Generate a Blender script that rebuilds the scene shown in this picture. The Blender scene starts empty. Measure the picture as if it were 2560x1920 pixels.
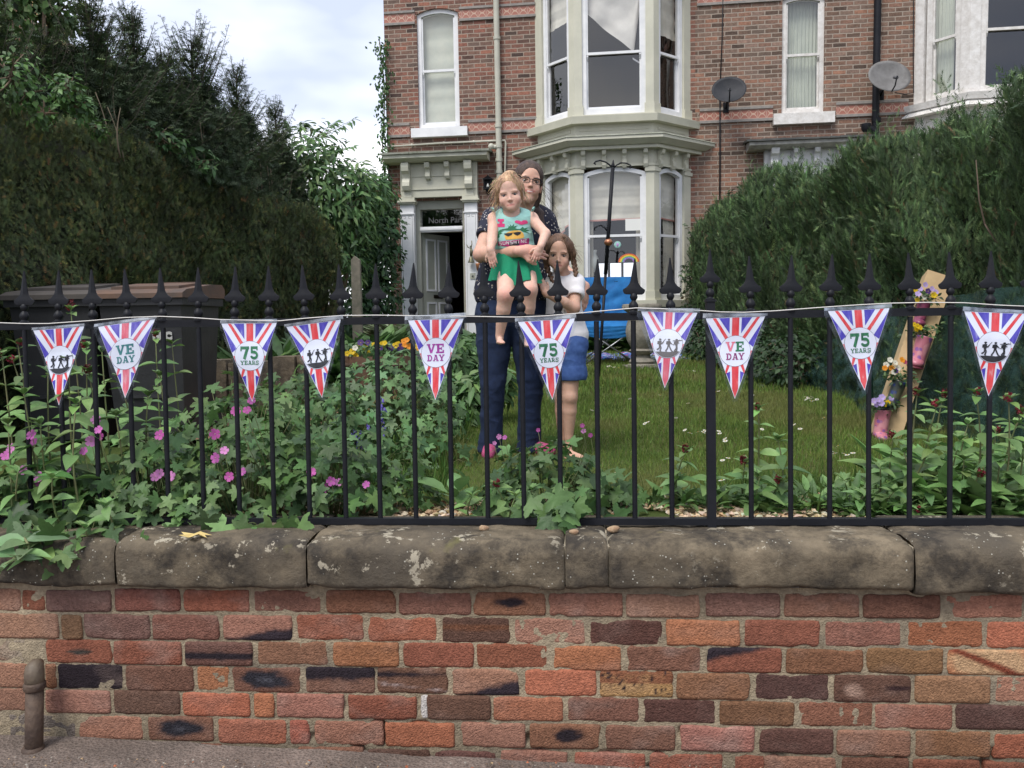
import bpy, math, random
import numpy as np
from mathutils import Vector, Matrix
from mathutils.geometry import tessellate_polygon
from mathutils.bvhtree import BVHTree
random.seed(7); RNG = np.random.default_rng(7)
scene = bpy.context.scene
COL = scene.collection
R = math.radians

# ---------------- camera ----------------
FPX, CX, CY = 2080.0, 1280.0, 960.0
CAMZ = 1.38
PITCH, ROLL = math.atan(153 / FPX), 0.0155
cf = Vector((0, math.cos(PITCH), -math.sin(PITCH)))
r0 = Vector((1, 0, 0)); u0 = r0.cross(cf)
cr = (r0 * math.cos(ROLL) - u0 * math.sin(ROLL)).normalized()
cu = cr.cross(cf)
CAM = Vector((0, 0, CAMZ))
cam = bpy.data.cameras.new('camera'); camo = bpy.data.objects.new('camera', cam); COL.objects.link(camo)
cam.sensor_fit = 'HORIZONTAL'; cam.sensor_width = 36; cam.lens = 36 * FPX / 2560
cam.clip_start = .05; cam.clip_end = 500
camo.matrix_world = Matrix(((cr.x, cu.x, -cf.x, 0), (cr.y, cu.y, -cf.y, 0), (cr.z, cu.z, -cf.z, CAMZ), (0, 0, 0, 1)))
scene.camera = camo

# ---------------- sky and light (overcast) ----------------
SUN_EL, SUN_AZ = R(56), R(-148)        # azimuth measured from +y towards +x
w = bpy.data.worlds.new('World'); scene.world = w; w.use_nodes = True
nt = w.node_tree; N = nt.nodes; L = nt.links; N.clear()
out = N.new('ShaderNodeOutputWorld'); bg = N.new('ShaderNodeBackground'); L.new(bg.outputs[0], out.inputs[0])
sky = N.new('ShaderNodeTexSky'); sky.sky_type = 'NISHITA'; sky.sun_disc = False
sky.sun_elevation = SUN_EL; sky.sun_rotation = SUN_AZ
tc = N.new('ShaderNodeTexCoord'); mp = N.new('ShaderNodeMapping'); mp.inputs['Scale'].default_value = (1, 1, 2.4)
mp.inputs['Location'].default_value = (3.1, 1.2, .4)
L.new(tc.outputs['Generated'], mp.inputs[0])
nz = N.new('ShaderNodeTexNoise'); nz.inputs['Scale'].default_value = 1.7; nz.inputs['Detail'].default_value = 5
nz.inputs['Roughness'].default_value = .5; L.new(mp.outputs[0], nz.inputs['Vector'])
rmp = N.new('ShaderNodeValToRGB'); e = rmp.color_ramp.elements     # cloud colours, in units of the sky node
e[0].position = .41; e[0].color = (3.9, 4.3, 5.35, 1)
e[1].position = .59; e[1].color = (8.9, 8.9, 9.1, 1)
m_ = rmp.color_ramp.elements.new(.49); m_.color = (5.7, 6.0, 6.9, 1)
L.new(nz.outputs['Fac'], rmp.inputs[0])
rmp2 = N.new('ShaderNodeValToRGB'); e = rmp2.color_ramp.elements   # the heavy clouds on the street side
e[0].position = .40; e[0].color = (1.9, 2.4, 3.8, 1)
e[1].position = .70; e[1].color = (6.6, 6.4, 6.3, 1)
L.new(nz.outputs['Fac'], rmp2.inputs[0])
sep = N.new('ShaderNodeSeparateXYZ'); L.new(tc.outputs['Generated'], sep.inputs[0])
mr = N.new('ShaderNodeMapRange'); mr.inputs[1].default_value = -.45; mr.inputs[2].default_value = .25; L.new(sep.outputs['Y'], mr.inputs[0])
mr2 = N.new('ShaderNodeMapRange'); mr2.inputs[1].default_value = .3; mr2.inputs[2].default_value = .62; L.new(sep.outputs['Z'], mr2.inputs[0])
mx_ = N.new('ShaderNodeMath'); mx_.operation = 'MAXIMUM'; L.new(mr.outputs[0], mx_.inputs[0]); L.new(mr2.outputs[0], mx_.inputs[1])
mc = N.new('ShaderNodeMixRGB'); L.new(mx_.outputs[0], mc.inputs[0]); L.new(rmp2.outputs[0], mc.inputs[1]); L.new(rmp.outputs[0], mc.inputs[2])
mk = N.new('ShaderNodeMixRGB'); mk.inputs[0].default_value = .9
L.new(sky.outputs[0], mk.inputs[1]); L.new(mc.outputs[0], mk.inputs[2]); L.new(mk.outputs[0], bg.inputs[0])
bg.inputs[1].default_value = .105
sun = bpy.data.lights.new('sun', 'SUN'); sun.energy = 1.5; sun.angle = R(24); sun.color = (1, .96, .9)
suno = bpy.data.objects.new('sun', sun); COL.objects.link(suno)
sd = Vector((math.sin(SUN_AZ) * math.cos(SUN_EL), math.cos(SUN_AZ) * math.cos(SUN_EL), math.sin(SUN_EL)))
suno.rotation_euler = sd.to_track_quat('Z', 'Y').to_euler(); suno.location = sd * 30
vs = scene.view_settings; scene.display_settings.display_device = 'sRGB'
vs.view_transform = 'Standard'; vs.look = 'None'; vs.gamma = 1; vs.use_curve_mapping = False; vs.exposure = 0.95
cy = scene.cycles
cy.max_bounces = 7; cy.diffuse_bounces = 3; cy.glossy_bounces = 3; cy.transmission_bounces = 4; cy.transparent_max_bounces = 10
cy.use_denoising = True; cy.caustics_reflective = False; cy.caustics_refractive = False

# ---------------- pixel rays (photo pixels, 2560 x 1920) ----------------
def ray(sx, sy):
    return cf + cr * ((sx - CX) / FPX) - cu * ((sy - CY) / FPX)
def atY(sx, sy, Y):
    d = ray(sx, sy); return CAM + d * (Y / d.y)
def onplane(sx, sy, p0, n):
    d = ray(sx, sy); t = (Vector(p0) - CAM).dot(n) / d.dot(n); return CAM + d * t
def gz(y):                                      # height of the garden ground
    return float(np.interp(y, [2.9, 3.6, 4.8, 8, 10.5, 13, 16, 30], [.64, .62, .606, .69, .78, .84, .895, .9]))
def ground_at(sx, sy):                          # where a pixel ray meets the garden ground
    y = 6.0
    for _ in range(40):
        d = ray(sx, sy); t = (gz(y) - CAMZ) / d.z; y2 = max(2.9, min(16, d.y * t)); y = .5 * y + .5 * y2
    return atY(sx, sy, y)

# ---------------- materials ----------------
MATS = {}
def newmat(name):
    m = bpy.data.materials.new(name); m.use_nodes = True; MATS[name] = m
    n = m.node_tree.nodes; return m, n, m.node_tree.links, n['Principled BSDF']
def setp(p, **k):
    for a, b in k.items():
        a = a.replace('_', ' ')
        if a in p.inputs: p.inputs[a].default_value = b
def c4(c): return (c[0], c[1], c[2], 1)
def addbump(n, l, p, scale=40, strength=.3, dist=.01, detail=4, coord=None):
    t = n.new('ShaderNodeTexNoise'); t.inputs['Scale'].default_value = scale; t.inputs['Detail'].default_value = detail
    if coord: l.new(coord, t.inputs['Vector'])
    b = n.new('ShaderNodeBump'); b.inputs['Strength'].default_value = strength; b.inputs['Distance'].default_value = dist
    l.new(t.outputs['Fac'], b.inputs['Height']); l.new(b.outputs[0], p.inputs['Normal'])
def simple(name, c, rough=.6, c2=None, scale=8, bump=0, bscale=60, metal=0, spec=.5, sheen=0):
    if name in MATS: return MATS[name]
    m, n, l, p = newmat(name); p.inputs['Base Color'].default_value = c4(c); setp(p, Roughness=rough, Metallic=metal)
    p.inputs['Specular IOR Level'].default_value = spec
    g = n.new('ShaderNodeTexCoord')
    if c2:
        t = n.new('ShaderNodeTexNoise'); t.inputs['Scale'].default_value = scale; t.inputs['Detail'].default_value = 6; t.inputs['Roughness'].default_value = .65
        l.new(g.outputs['Object'], t.inputs['Vector'])
        r = n.new('ShaderNodeValToRGB'); r.color_ramp.elements[0].position = .35; r.color_ramp.elements[1].position = .65
        r.color_ramp.elements[0].color = c4(c); r.color_ramp.elements[1].color = c4(c2)
        l.new(t.outputs['Fac'], r.inputs[0]); l.new(r.outputs[0], p.inputs['Base Color'])
    if bump: addbump(n, l, p, bscale, bump, .01, 4, g.outputs['Object'])
    if sheen: p.inputs['Sheen Weight'].default_value = sheen
    return m
def vcol(name, rough=.6, var=.25, scale=30, bump=0, bscale=80, trans=0, spec=.4, sss=0):
    """material coloured by the mesh's colour attribute, broken up by noise"""
    if name in MATS: return MATS[name]
    m, n, l, p = newmat(name); setp(p, Roughness=rough); p.inputs['Specular IOR Level'].default_value = spec
    a = n.new('ShaderNodeAttribute'); a.attribute_name = 'Col'
    g = n.new('ShaderNodeTexCoord'); t = n.new('ShaderNodeTexNoise'); t.inputs['Scale'].default_value = scale; t.inputs['Detail'].default_value = 5
    l.new(g.outputs['Object'], t.inputs['Vector'])
    mr = n.new('ShaderNodeMapRange'); mr.inputs[1].default_value = .3; mr.inputs[2].default_value = .7
    mr.inputs[3].default_value = 1 - var; mr.inputs[4].default_value = 1 + var; l.new(t.outputs['Fac'], mr.inputs[0])
    h = n.new('ShaderNodeHueSaturation'); l.new(a.outputs['Color'], h.inputs['Color']); l.new(mr.outputs[0], h.inputs['Value'])
    l.new(h.outputs[0], p.inputs['Base Color'])
    if bump: addbump(n, l, p, bscale, bump, .01, 4, g.outputs['Object'])
    if sss:
        p.inputs['Subsurface Weight'].default_value = sss; p.inputs['Subsurface Radius'].default_value = (.01, .004, .002); p.inputs['Subsurface Scale'].default_value = .5
    if trans:
        o = n['Material Output']; tr = n.new('ShaderNodeBsdfTranslucent'); mx = n.new('ShaderNodeMixShader'); mx.inputs[0].default_value = trans
        l.new(h.outputs[0], tr.inputs['Color']); l.new(p.outputs[0], mx.inputs[1]); l.new(tr.outputs[0], mx.inputs[2]); l.new(mx.outputs[0], o.inputs[0])
    return m

# ---------------- objects, tags ----------------
ORG = {}
def tag(o, label=None, cat=None, group=None, kind=None):
    if label: o['label'] = label
    if cat: o['category'] = cat
    if group: o['group'] = group
    if kind: o['kind'] = kind
    return o
def thing(name, label, cat, loc=(0, 0, 0), group=None):
    o = bpy.data.objects.new(name, None); COL.objects.link(o); o.location = loc; o.empty_display_size = .1
    ORG[o.name] = Vector(loc); return tag(o, label, cat, group)
def link_mesh(name, me, mats, parent=None, loc=None):
    o = bpy.data.objects.new(name, me); COL.objects.link(o)
    for m in (mats if isinstance(mats, (list, tuple)) else [mats]): me.materials.append(m)
    if parent is not None:
        o.parent = parent; ORG[o.name] = ORG[parent.name]
    else:
        o.location = loc or (0, 0, 0); ORG[o.name] = Vector(o.location)
    return o
def fast_mesh(name, V, F, cols=None, mi=None, smooth=True):
    """V (n,3) array, F (m,k) array or list of index tuples"""
    me = bpy.data.meshes.new(name); V = np.asarray(V, dtype=np.float32)
    if isinstance(F, np.ndarray):
        k = F.shape[1]; flat = F.astype(np.int32).ravel(); st = np.arange(len(F), dtype=np.int32) * k
        tot = np.full(len(F), k, dtype=np.int32)
    else:
        tot = np.array([len(f) for f in F], dtype=np.int32); flat = np.array([i for f in F for i in f], dtype=np.int32)
        st = np.concatenate([[0], np.cumsum(tot)[:-1]]).astype(np.int32)
    me.vertices.add(len(V)); me.vertices.foreach_set('co', V.ravel())
    me.loops.add(len(flat)); me.loops.foreach_set('vertex_index', flat)
    me.polygons.add(len(tot)); me.polygons.foreach_set('loop_start', st); me.polygons.foreach_set('loop_total', tot)
    if mi is not None: me.polygons.foreach_set('material_index', np.asarray(mi, dtype=np.int32))
    me.polygons.foreach_set('use_smooth', np.full(len(tot), bool(smooth)))
    if cols is not None:
        a = me.color_attributes.new('Col', 'FLOAT_COLOR', 'POINT')
        c = np.ones((len(V), 4), dtype=np.float32); c[:, :3] = cols; a.data.foreach_set('color', c.ravel())
    me.update(calc_edges=True); me.validate(); return me
class MB:
    """collects geometry in world space; build() links it as one mesh object"""
    def __init__(s): s.v = []; s.f = []; s.c = []; s.m = []; s.col = (1, 1, 1); s.mi = 0
    def add(s, vs, fs, col=None):
        o = len(s.v); s.v += [tuple(x) for x in vs]; s.f += [tuple(i + o for i in f) for f in fs]
        s.c += [col or s.col] * len(vs); s.m += [s.mi] * len(fs)
    def box(s, o, X, Y, Z, col=None):
        """o corner, X Y Z edge vectors"""
        o, X, Y, Z = map(Vector, (o, X, Y, Z))
        p = [o, o + X, o + X + Y, o + Y, o + Z, o + X + Z, o + X + Y + Z, o + Y + Z]
        f = [(0, 3, 2, 1), (4, 5, 6, 7), (0, 1, 5, 4), (1, 2, 6, 5), (2, 3, 7, 6), (3, 0, 4, 7)]
        if X.cross(Y).dot(Z) < 0: f = [q[::-1] for q in f]
        s.add(p, f, col)
    def cbox(s, c, sx, sy, sz, M=None, col=None):
        M = M or Matrix.Identity(3); X, Y, Z = M.col[0] * sx, M.col[1] * sy, M.col[2] * sz
        s.box(Vector(c) - (X + Y + Z) / 2, X, Y, Z, col)
    def prism(s, pts, ext, col=None):
        """polygon pts (3d) extruded by vector ext"""
        n = len(pts); pts = [Vector(p) for p in pts]; ext = Vector(ext)
        nn = Vector((0, 0, 0))
        for i in range(n): nn += pts[i].cross(pts[(i + 1) % n])
        if nn.dot(ext) > 0: pts = pts[::-1]
        v = pts + [p + ext for p in pts]
        f = [tuple(range(n)), tuple(range(2 * n - 1, n - 1, -1))] + [((i + 1) % n, i, i + n, (i + 1) % n + n) for i in range(n)]
        s.add(v, f, col)
    def tube(s, pts, r, k=8, col=None, cap=True):
        pts = [Vector(p) for p in pts]; rs = r if isinstance(r, (list, tuple)) else [r] * len(pts)
        vs, fs = [], []; a = None
        for i, p in enumerate(pts):
            t = (pts[min(i + 1, len(pts) - 1)] - pts[max(i - 1, 0)])
            t = t.normalized() if t.length > 1e-9 else Vector((0, 0, 1))
            if a is None: a = t.orthogonal().normalized()
            else:
                a = a - t * a.dot(t); a = a.normalized() if a.length > 1e-6 else t.orthogonal().normalized()
            b = t.cross(a)
            for j in range(k):
                q = 2 * math.pi * j / k; vs.append(p + (a * math.cos(q) + b * math.sin(q)) * rs[i])
        for i in range(len(pts) - 1):
            for j in range(k):
                j2 = (j + 1) % k; fs.append((i * k + j, i * k + j2, (i + 1) * k + j2, (i + 1) * k + j))
        if cap: fs.append(tuple(range(k))[::-1]); fs.append(tuple((len(pts) - 1) * k + j for j in range(k)))
        s.add(vs, fs, col)
    def lathe(s, o, prof, k=16, axis=(0, 0, 1), col=None, xs=1, ys=1):
        """prof: (radius, height) pairs"""
        o = Vector(o); t = Vector(axis).normalized(); a = t.orthogonal().normalized() if abs(t.z) < .99 else Vector((1, 0, 0)); b = t.cross(a)
        vs, fs = [], []
        for r, h in prof:
            for j in range(k):
                q = 2 * math.pi * j / k; vs.append(o + t * h + a * (math.cos(q) * r * xs) + b * (math.sin(q) * r * ys))
        for i in range(len(prof) - 1):
            for j in range(k):
                j2 = (j + 1) % k; fs.append((i * k + j, i * k + j2, (i + 1) * k + j2, (i + 1) * k + j))
        fs.append(tuple(range(k))[::-1]); fs.append(tuple((len(prof) - 1) * k + j for j in range(k)))
        s.add(vs, fs, col)
    def sphere(s, c, r, k=12, col=None, M=None):
        rr = (r, r, r) if not isinstance(r, (tuple, list)) else r; c = Vector(c); vs, fs = [], []; h = k // 2
        for i in range(h + 1):
            for j in range(k):
                th = math.pi * i / h; q = 2 * math.pi * j / k
                p = Vector((math.sin(th) * math.cos(q) * rr[0], math.sin(th) * math.sin(q) * rr[1], math.cos(th) * rr[2]))
                vs.append(c + (M @ p if M else p))
        for i in range(h):
            for j in range(k):
                j2 = (j + 1) % k; fs.append((i * k + j, (i + 1) * k + j, (i + 1) * k + j2, i * k + j2))
        s.add(vs, fs, col)
    def build(s, name, mats, parent=None, smooth=False, loc=None):
        o = ORG[parent.name] if parent is not None else Vector(loc or (0, 0, 0))
        V = np.array(s.v, dtype=np.float32).reshape(-1, 3) - np.array(o, dtype=np.float32)
        me = fast_mesh(name, V, s.f, np.array(s.c), s.m, smooth)
        if smooth == 'auto':
            me.set_sharp_from_angle(angle=R(40))
        return link_mesh(name, me, mats, parent, loc)
def noise3(P, seed=0):
    """cheap smooth value noise, P (n,3) -> (n,) in -1..1"""
    P = np.asarray(P, dtype=np.float64); I = np.floor(P).astype(np.int64); f = P - I; f = f * f * (3 - 2 * f)
    def h(a, b, c):
        n = (a * 374761393 + b * 668265263 + c * 2147483647 + seed * 974634777) & 0xffffffff
        n = ((n ^ (n >> 13)) * 1274126177) & 0xffffffff; return ((n ^ (n >> 16)) & 0xffff) / 32767.5 - 1
    r = 0
    for dx in (0, 1):
        for dy in (0, 1):
            for dz in (0, 1):
                wgt = (f[:, 0] if dx else 1 - f[:, 0]) * (f[:, 1] if dy else 1 - f[:, 1]) * (f[:, 2] if dz else 1 - f[:, 2])
                r = r + wgt * h(I[:, 0] + dx, I[:, 1] + dy, I[:, 2] + dz)
    return r
def fbm(P, seed=0, oct=3):
    r = 0; a = 1; t = 0
    for i in range(oct): r = r + a * noise3(np.asarray(P) * 2 ** i, seed + i); t += a; a *= .5
    return r / t
def nrm(a): return a / np.maximum(np.linalg.norm(a, axis=-1, keepdims=True), 1e-9)
def scatter(P, NR, S, tv, tf, cols, up=None, spin=None, bend=None):
    """places the template (tv,tf) at every P: local z -> NR, local y -> up (made perpendicular)"""
    P = np.asarray(P); n = len(P); NR = nrm(np.asarray(NR)); k = len(tv)
    if up is None: up = RNG.normal(size=(n, 3))
    A = nrm(np.cross(np.broadcast_to(up, (n, 3)), NR)); B = np.cross(NR, A)
    tv = np.asarray(tv, dtype=float); S = np.asarray(S, dtype=float)
    if S.ndim == 0: S = np.full(n, float(S))
    V = P[:, None, :] + S[:, None, None] * (tv[None, :, 0, None] * A[:, None, :] + tv[None, :, 1, None] * B[:, None, :] + tv[None, :, 2, None] * NR[:, None, :])
    F = (np.asarray(tf)[None, :, :] + (np.arange(n) * k)[:, None, None]).reshape(-1, np.asarray(tf).shape[1])
    C = np.repeat(np.asarray(cols), k, axis=0)
    return V.reshape(-1, 3), F, C
def cloud_obj(name, parts, mat, parent=None, loc=None, smooth=True):
    """parts: list of (V,F,C) with equal polygon size"""
    o = np.array(ORG[parent.name] if parent is not None else (loc or (0, 0, 0)), dtype=float)
    Vs, Fs, Cs, k = [], [], [], 0
    for V, F, C in parts: Vs.append(V - o); Fs.append(F + k); Cs.append(C); k += len(V)
    me = fast_mesh(name, np.concatenate(Vs), np.concatenate(Fs), np.concatenate(Cs), None, smooth)
    return link_mesh(name, me, mat, parent, loc)
def seg(x0, y0, x1, y1, w_):
    dx, dy = x1 - x0, y1 - y0; L_ = math.hypot(dx, dy); nx, ny = -dy / L_ * w_ / 2, dx / L_ * w_ / 2; return [(x0 + nx, y0 + ny), (x1 + nx, y1 + ny), (x1 - nx, y1 - ny), (x0 - nx, y0 - ny)]
def rc(x0, y0, x1, y1): return [(x0, y0), (x1, y0), (x1, y1), (x0, y1)]
INK = simple('black_ink', (.012, .012, .015), .5)
# ================= the two terraced houses =================
TH = R(7.5)
HU = Vector((math.cos(TH), -math.sin(TH), 0)); HN = Vector((-math.sin(TH), -math.cos(TH), 0)); HO = Vector((0, 16, 0)); ZV = Vector((0, 0, 1))
def H(u, d, z): return HO + HU * u + HN * d + ZV * z
def hp(sx, sy, d=0.0):
    p = onplane(sx, sy, HO + HN * d, HN); return (p - HO).dot(HU), p.z
def hu(sx, sy, d=0.0): return hp(sx, sy, d)[0]
def hz(sx, sy, d=0.0): return hp(sx, sy, d)[1]
def hbox(mb, ua, ub, da, db, za, zb, col=None):
    mb.box(H(ua, da, za), HU * (ub - ua), HN * (db - da), ZV * (zb - za), col)

def brick_mat(name, cols, mortar, bw=.235, bh=.079, ms=.010, bias=0, grime=(.1, .085, .07), rot=TH):
    m, n, l, p = newmat(name); setp(p, Roughness=.9); p.inputs['Specular IOR Level'].default_value = .25
    g = n.new('ShaderNodeTexCoord'); mpn = n.new('ShaderNodeMapping'); mpn.inputs['Rotation'].default_value = (0, 0, rot)
    l.new(g.outputs['Object'], mpn.inputs[0])
    s = n.new('ShaderNodeSeparateXYZ'); l.new(mpn.outputs[0], s.inputs[0])
    ax = n.new('ShaderNodeMath'); ax.operation = 'ADD'; l.new(s.outputs['X'], ax.inputs[0]); l.new(s.outputs['Y'], ax.inputs[1])
    cb = n.new('ShaderNodeCombineXYZ'); l.new(ax.outputs[0], cb.inputs[0]); l.new(s.outputs['Z'], cb.inputs[1])
    wob = n.new('ShaderNodeTexNoise'); wob.inputs['Scale'].default_value = 9; l.new(g.outputs['Object'], wob.inputs['Vector'])
    va = n.new('ShaderNodeVectorMath'); va.operation = 'MULTIPLY_ADD'; va.inputs[1].default_value = (.016, .016, 0); l.new(wob.outputs['Color'], va.inputs[0]); l.new(cb.outputs[0], va.inputs[2])
    b = n.new('ShaderNodeTexBrick'); b.inputs['Color1'].default_value = (0, 0, 0, 1); b.inputs['Color2'].default_value = (1, 1, 1, 1)
    b.inputs['Mortar'].default_value = (.5, .5, .5, 1); b.inputs['Scale'].default_value = 1; b.inputs['Mortar Size'].default_value = ms
    b.inputs['Mortar Smooth'].default_value = .25; b.inputs['Bias'].default_value = bias; b.inputs['Brick Width'].default_value = bw; b.inputs['Row Height'].default_value = bh
    l.new(va.outputs[0], b.inputs['Vector'])
    r = n.new('ShaderNodeValToRGB'); r.color_ramp.interpolation = 'LINEAR'; el = r.color_ramp.elements
    while len(el) > 1: el.remove(el[-1])
    el[0].position = 0; el[0].color = c4(cols[0])
    for i, c in enumerate(cols[1:]): q = el.new((i + 1) / (len(cols) - 1)); q.color = c4(c)
    l.new(b.outputs['Color'], r.inputs[0])
    t = n.new('ShaderNodeTexNoise'); t.inputs['Scale'].default_value = 22; t.inputs['Detail'].default_value = 6; t.inputs['Roughness'].default_value = .7; l.new(g.outputs['Object'], t.inputs['Vector'])
    mr = n.new('ShaderNodeMapRange'); mr.inputs[1].default_value = .3; mr.inputs[2].default_value = .7; mr.inputs[3].default_value = .62; mr.inputs[4].default_value = 1.35; l.new(t.outputs['Fac'], mr.inputs[0])
    hs = n.new('ShaderNodeHueSaturation'); l.new(r.outputs[0], hs.inputs['Color']); l.new(mr.outputs[0], hs.inputs['Value'])
    t2 = n.new('ShaderNodeTexNoise'); t2.inputs['Scale'].default_value = 1.1; t2.inputs['Detail'].default_value = 5; l.new(g.outputs['Object'], t2.inputs['Vector'])
    r2 = n.new('ShaderNodeMapRange'); r2.inputs[1].default_value = .5; r2.inputs[2].default_value = .8; r2.inputs[4].default_value = .6; l.new(t2.outputs['Fac'], r2.inputs[0])
    gm = n.new('ShaderNodeMixRGB'); l.new(r2.outputs[0], gm.inputs[0]); l.new(hs.outputs[0], gm.inputs[1]); gm.inputs[2].default_value = c4(grime)
    mm = n.new('ShaderNodeMixRGB'); l.new(b.outputs['Fac'], mm.inputs[0]); l.new(gm.outputs[0], mm.inputs[1]); mm.inputs[2].default_value = c4(mortar)
    l.new(mm.outputs[0], p.inputs['Base Color'])
    bp = n.new('ShaderNodeBump'); bp.invert = True; bp.inputs['Distance'].default_value = .012; bp.inputs['Strength'].default_value = .8; l.new(b.outputs['Fac'], bp.inputs['Height'])
    bp2 = n.new('ShaderNodeBump'); bp2.inputs['Distance'].default_value = .008; bp2.inputs['Strength'].default_value = .5; l.new(t.outputs['Fac'], bp2.inputs['Height']); l.new(bp.outputs[0], bp2.inputs['Normal'])
    l.new(bp2.outputs[0], p.inputs['Normal']); return m
BR1 = brick_mat('red_brick', [(.075, .052, .045), (.19, .10, .077), (.28, .12, .088), (.20, .125, .095), (.33, .145, .10), (.14, .10, .082), (.27, .155, .118)], (.36, .29, .235))
BR2 = brick_mat('brown_brick', [(.085, .06, .048), (.19, .12, .088), (.26, .145, .105), (.22, .15, .115), (.32, .165, .11), (.15, .108, .085), (.30, .195, .15)], (.36, .30, .245))
WHITE = simple('white_paint', (.84, .84, .84), .45, (.70, .71, .72), 3, .05)
SAGE = simple('sage_paint', (.60, .585, .47), .55, (.52, .51, .41), 2.5, .12, 30)
SAGE2 = simple('sage_paint_door', (.40, .41, .34), .5, (.36, .36, .30), 3)
OLDW = simple('peeling_white_paint', (.78, .76, .73), .6, (.60, .57, .53), 9, .5, 25)
MOSS = simple('mossy_lead', (.17, .18, .13), .9, (.30, .31, .26), 5, .6, 14)
LEAD = simple('dark_lead', (.05, .055, .055), .7, (.10, .10, .09), 6, .3, 20)
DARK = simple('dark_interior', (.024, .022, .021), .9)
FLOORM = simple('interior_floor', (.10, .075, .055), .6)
BLACKP = simple('black_paint', (.008, .009, .012), .5, (.013, .014, .018), 5, .12, 40, spec=.22)
CREAMB = simple('cream_blind', (.66, .63, .53), .9, (.56, .54, .46), 4, .25, 12)
NETC = simple('green_curtain', (.50, .54, .44), .9, (.42, .46, .38), 3)
PINKT = simple('pink_trim', (.50, .24, .20), .9)
GREYTILE = simple('grey_moulding_brick', (.22, .21, .20), .85, (.32, .29, .26), 14)
def glass_mat(name, fac, tint=(1, 1, 1)):
    m, n, l, p = newmat(name); n.remove(p); o = n['Material Output']
    a = n.new('ShaderNodeBsdfTransparent'); g = n.new('ShaderNodeBsdfGlossy'); g.inputs['Roughness'].default_value = .01; g.inputs['Color'].default_value = c4(tint)
    t = n.new('ShaderNodeTexNoise'); t.inputs['Scale'].default_value = 1.6; b = n.new('ShaderNodeBump'); b.inputs['Strength'].default_value = .12; b.inputs['Distance'].default_value = .02
    l.new(t.outputs['Fac'], b.inputs['Height']); l.new(b.outputs[0], g.inputs['Normal'])
    ge = n.new('ShaderNodeNewGeometry'); dt = n.new('ShaderNodeVectorMath'); dt.operation = 'DOT_PRODUCT'; l.new(ge.outputs['Normal'], dt.inputs[0]); l.new(ge.outputs['Incoming'], dt.inputs[1])
    def mt(op, a_, b_): q = n.new('ShaderNodeMath'); q.operation = op; [l.new(v, q.inputs[i]) if not isinstance(v, (int, float)) else setattr(q.inputs[i], 'default_value', v) for i, v in enumerate((a_, b_))]; return q.outputs[0]
    ad = n.new('ShaderNodeMath'); ad.operation = 'ADD'; ad.use_clamp = True; ad.inputs[1].default_value = .045 + fac; l.new(mt('POWER', mt('SUBTRACT', 1.0, mt('ABSOLUTE', dt.outputs['Value'], 0)), 5.0), ad.inputs[0])
    mx = n.new('ShaderNodeMixShader'); l.new(ad.outputs[0], mx.inputs[0]); l.new(a.outputs[0], mx.inputs[1]); l.new(g.outputs[0], mx.inputs[2]); l.new(mx.outputs[0], o.inputs[0]); return m
GLASS = glass_mat('window_glass', .06)
def tile_mat():
    m, n, l, p = newmat('encaustic_tile'); setp(p, Roughness=.55)
    g = n.new('ShaderNodeTexCoord'); mpn = n.new('ShaderNodeMapping'); mpn.inputs['Rotation'].default_value = (0, 0, TH); l.new(g.outputs['Object'], mpn.inputs[0])
    s = n.new('ShaderNodeSeparateXYZ'); l.new(mpn.outputs[0], s.inputs[0])
    def mth(op, a, b=None, c=None):
        q = n.new('ShaderNodeMath'); q.operation = op
        for i, x in enumerate((a, b, c)):
            if x is None: continue
            if isinstance(x, (int, float)): q.inputs[i].default_value = x
            else: l.new(x, q.inputs[i])
        return q.outputs[0]
    u = mth('MULTIPLY', s.outputs['X'], 1 / .155); fu = mth('ABSOLUTE', mth('SUBTRACT', mth('FRACT', u), .5))   # one tile every 15.5 cm
    a = n.new('ShaderNodeAttribute'); a.attribute_name = 'Col'; v = mth('ABSOLUTE', mth('SUBTRACT', a.outputs['Fac'], .5))
    # a leaf motif: crossed lens shapes
    k1 = mth('ABSOLUTE', mth('SUBTRACT', mth('MULTIPLY', fu, fu), mth('MULTIPLY', v, .45)))
    motif = mth('LESS_THAN', k1, .028)
    k2 = mth('LESS_THAN', mth('ADD', fu, mth('MULTIPLY', v, 2.0)), .20)
    mo = mth('MAXIMUM', motif, k2); edge = mth('GREATER_THAN', v, .42); edg2 = mth('GREATER_THAN', fu, .465)
    mix1 = n.new('ShaderNodeMixRGB'); mix1.inputs[1].default_value = (.36, .14, .10, 1); mix1.inputs[2].default_value = (.52, .36, .27, 1); l.new(mo, mix1.inputs[0])
    mix2 = n.new('ShaderNodeMixRGB'); l.new(mth('MAXIMUM', edge, edg2), mix2.inputs[0]); l.new(mix1.outputs[0], mix2.inputs[1]); mix2.inputs[2].default_value = (.46, .30, .24, 1)
    l.new(mix2.outputs[0], p.inputs['Base Color']); return m
TILE = tile_mat()

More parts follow.
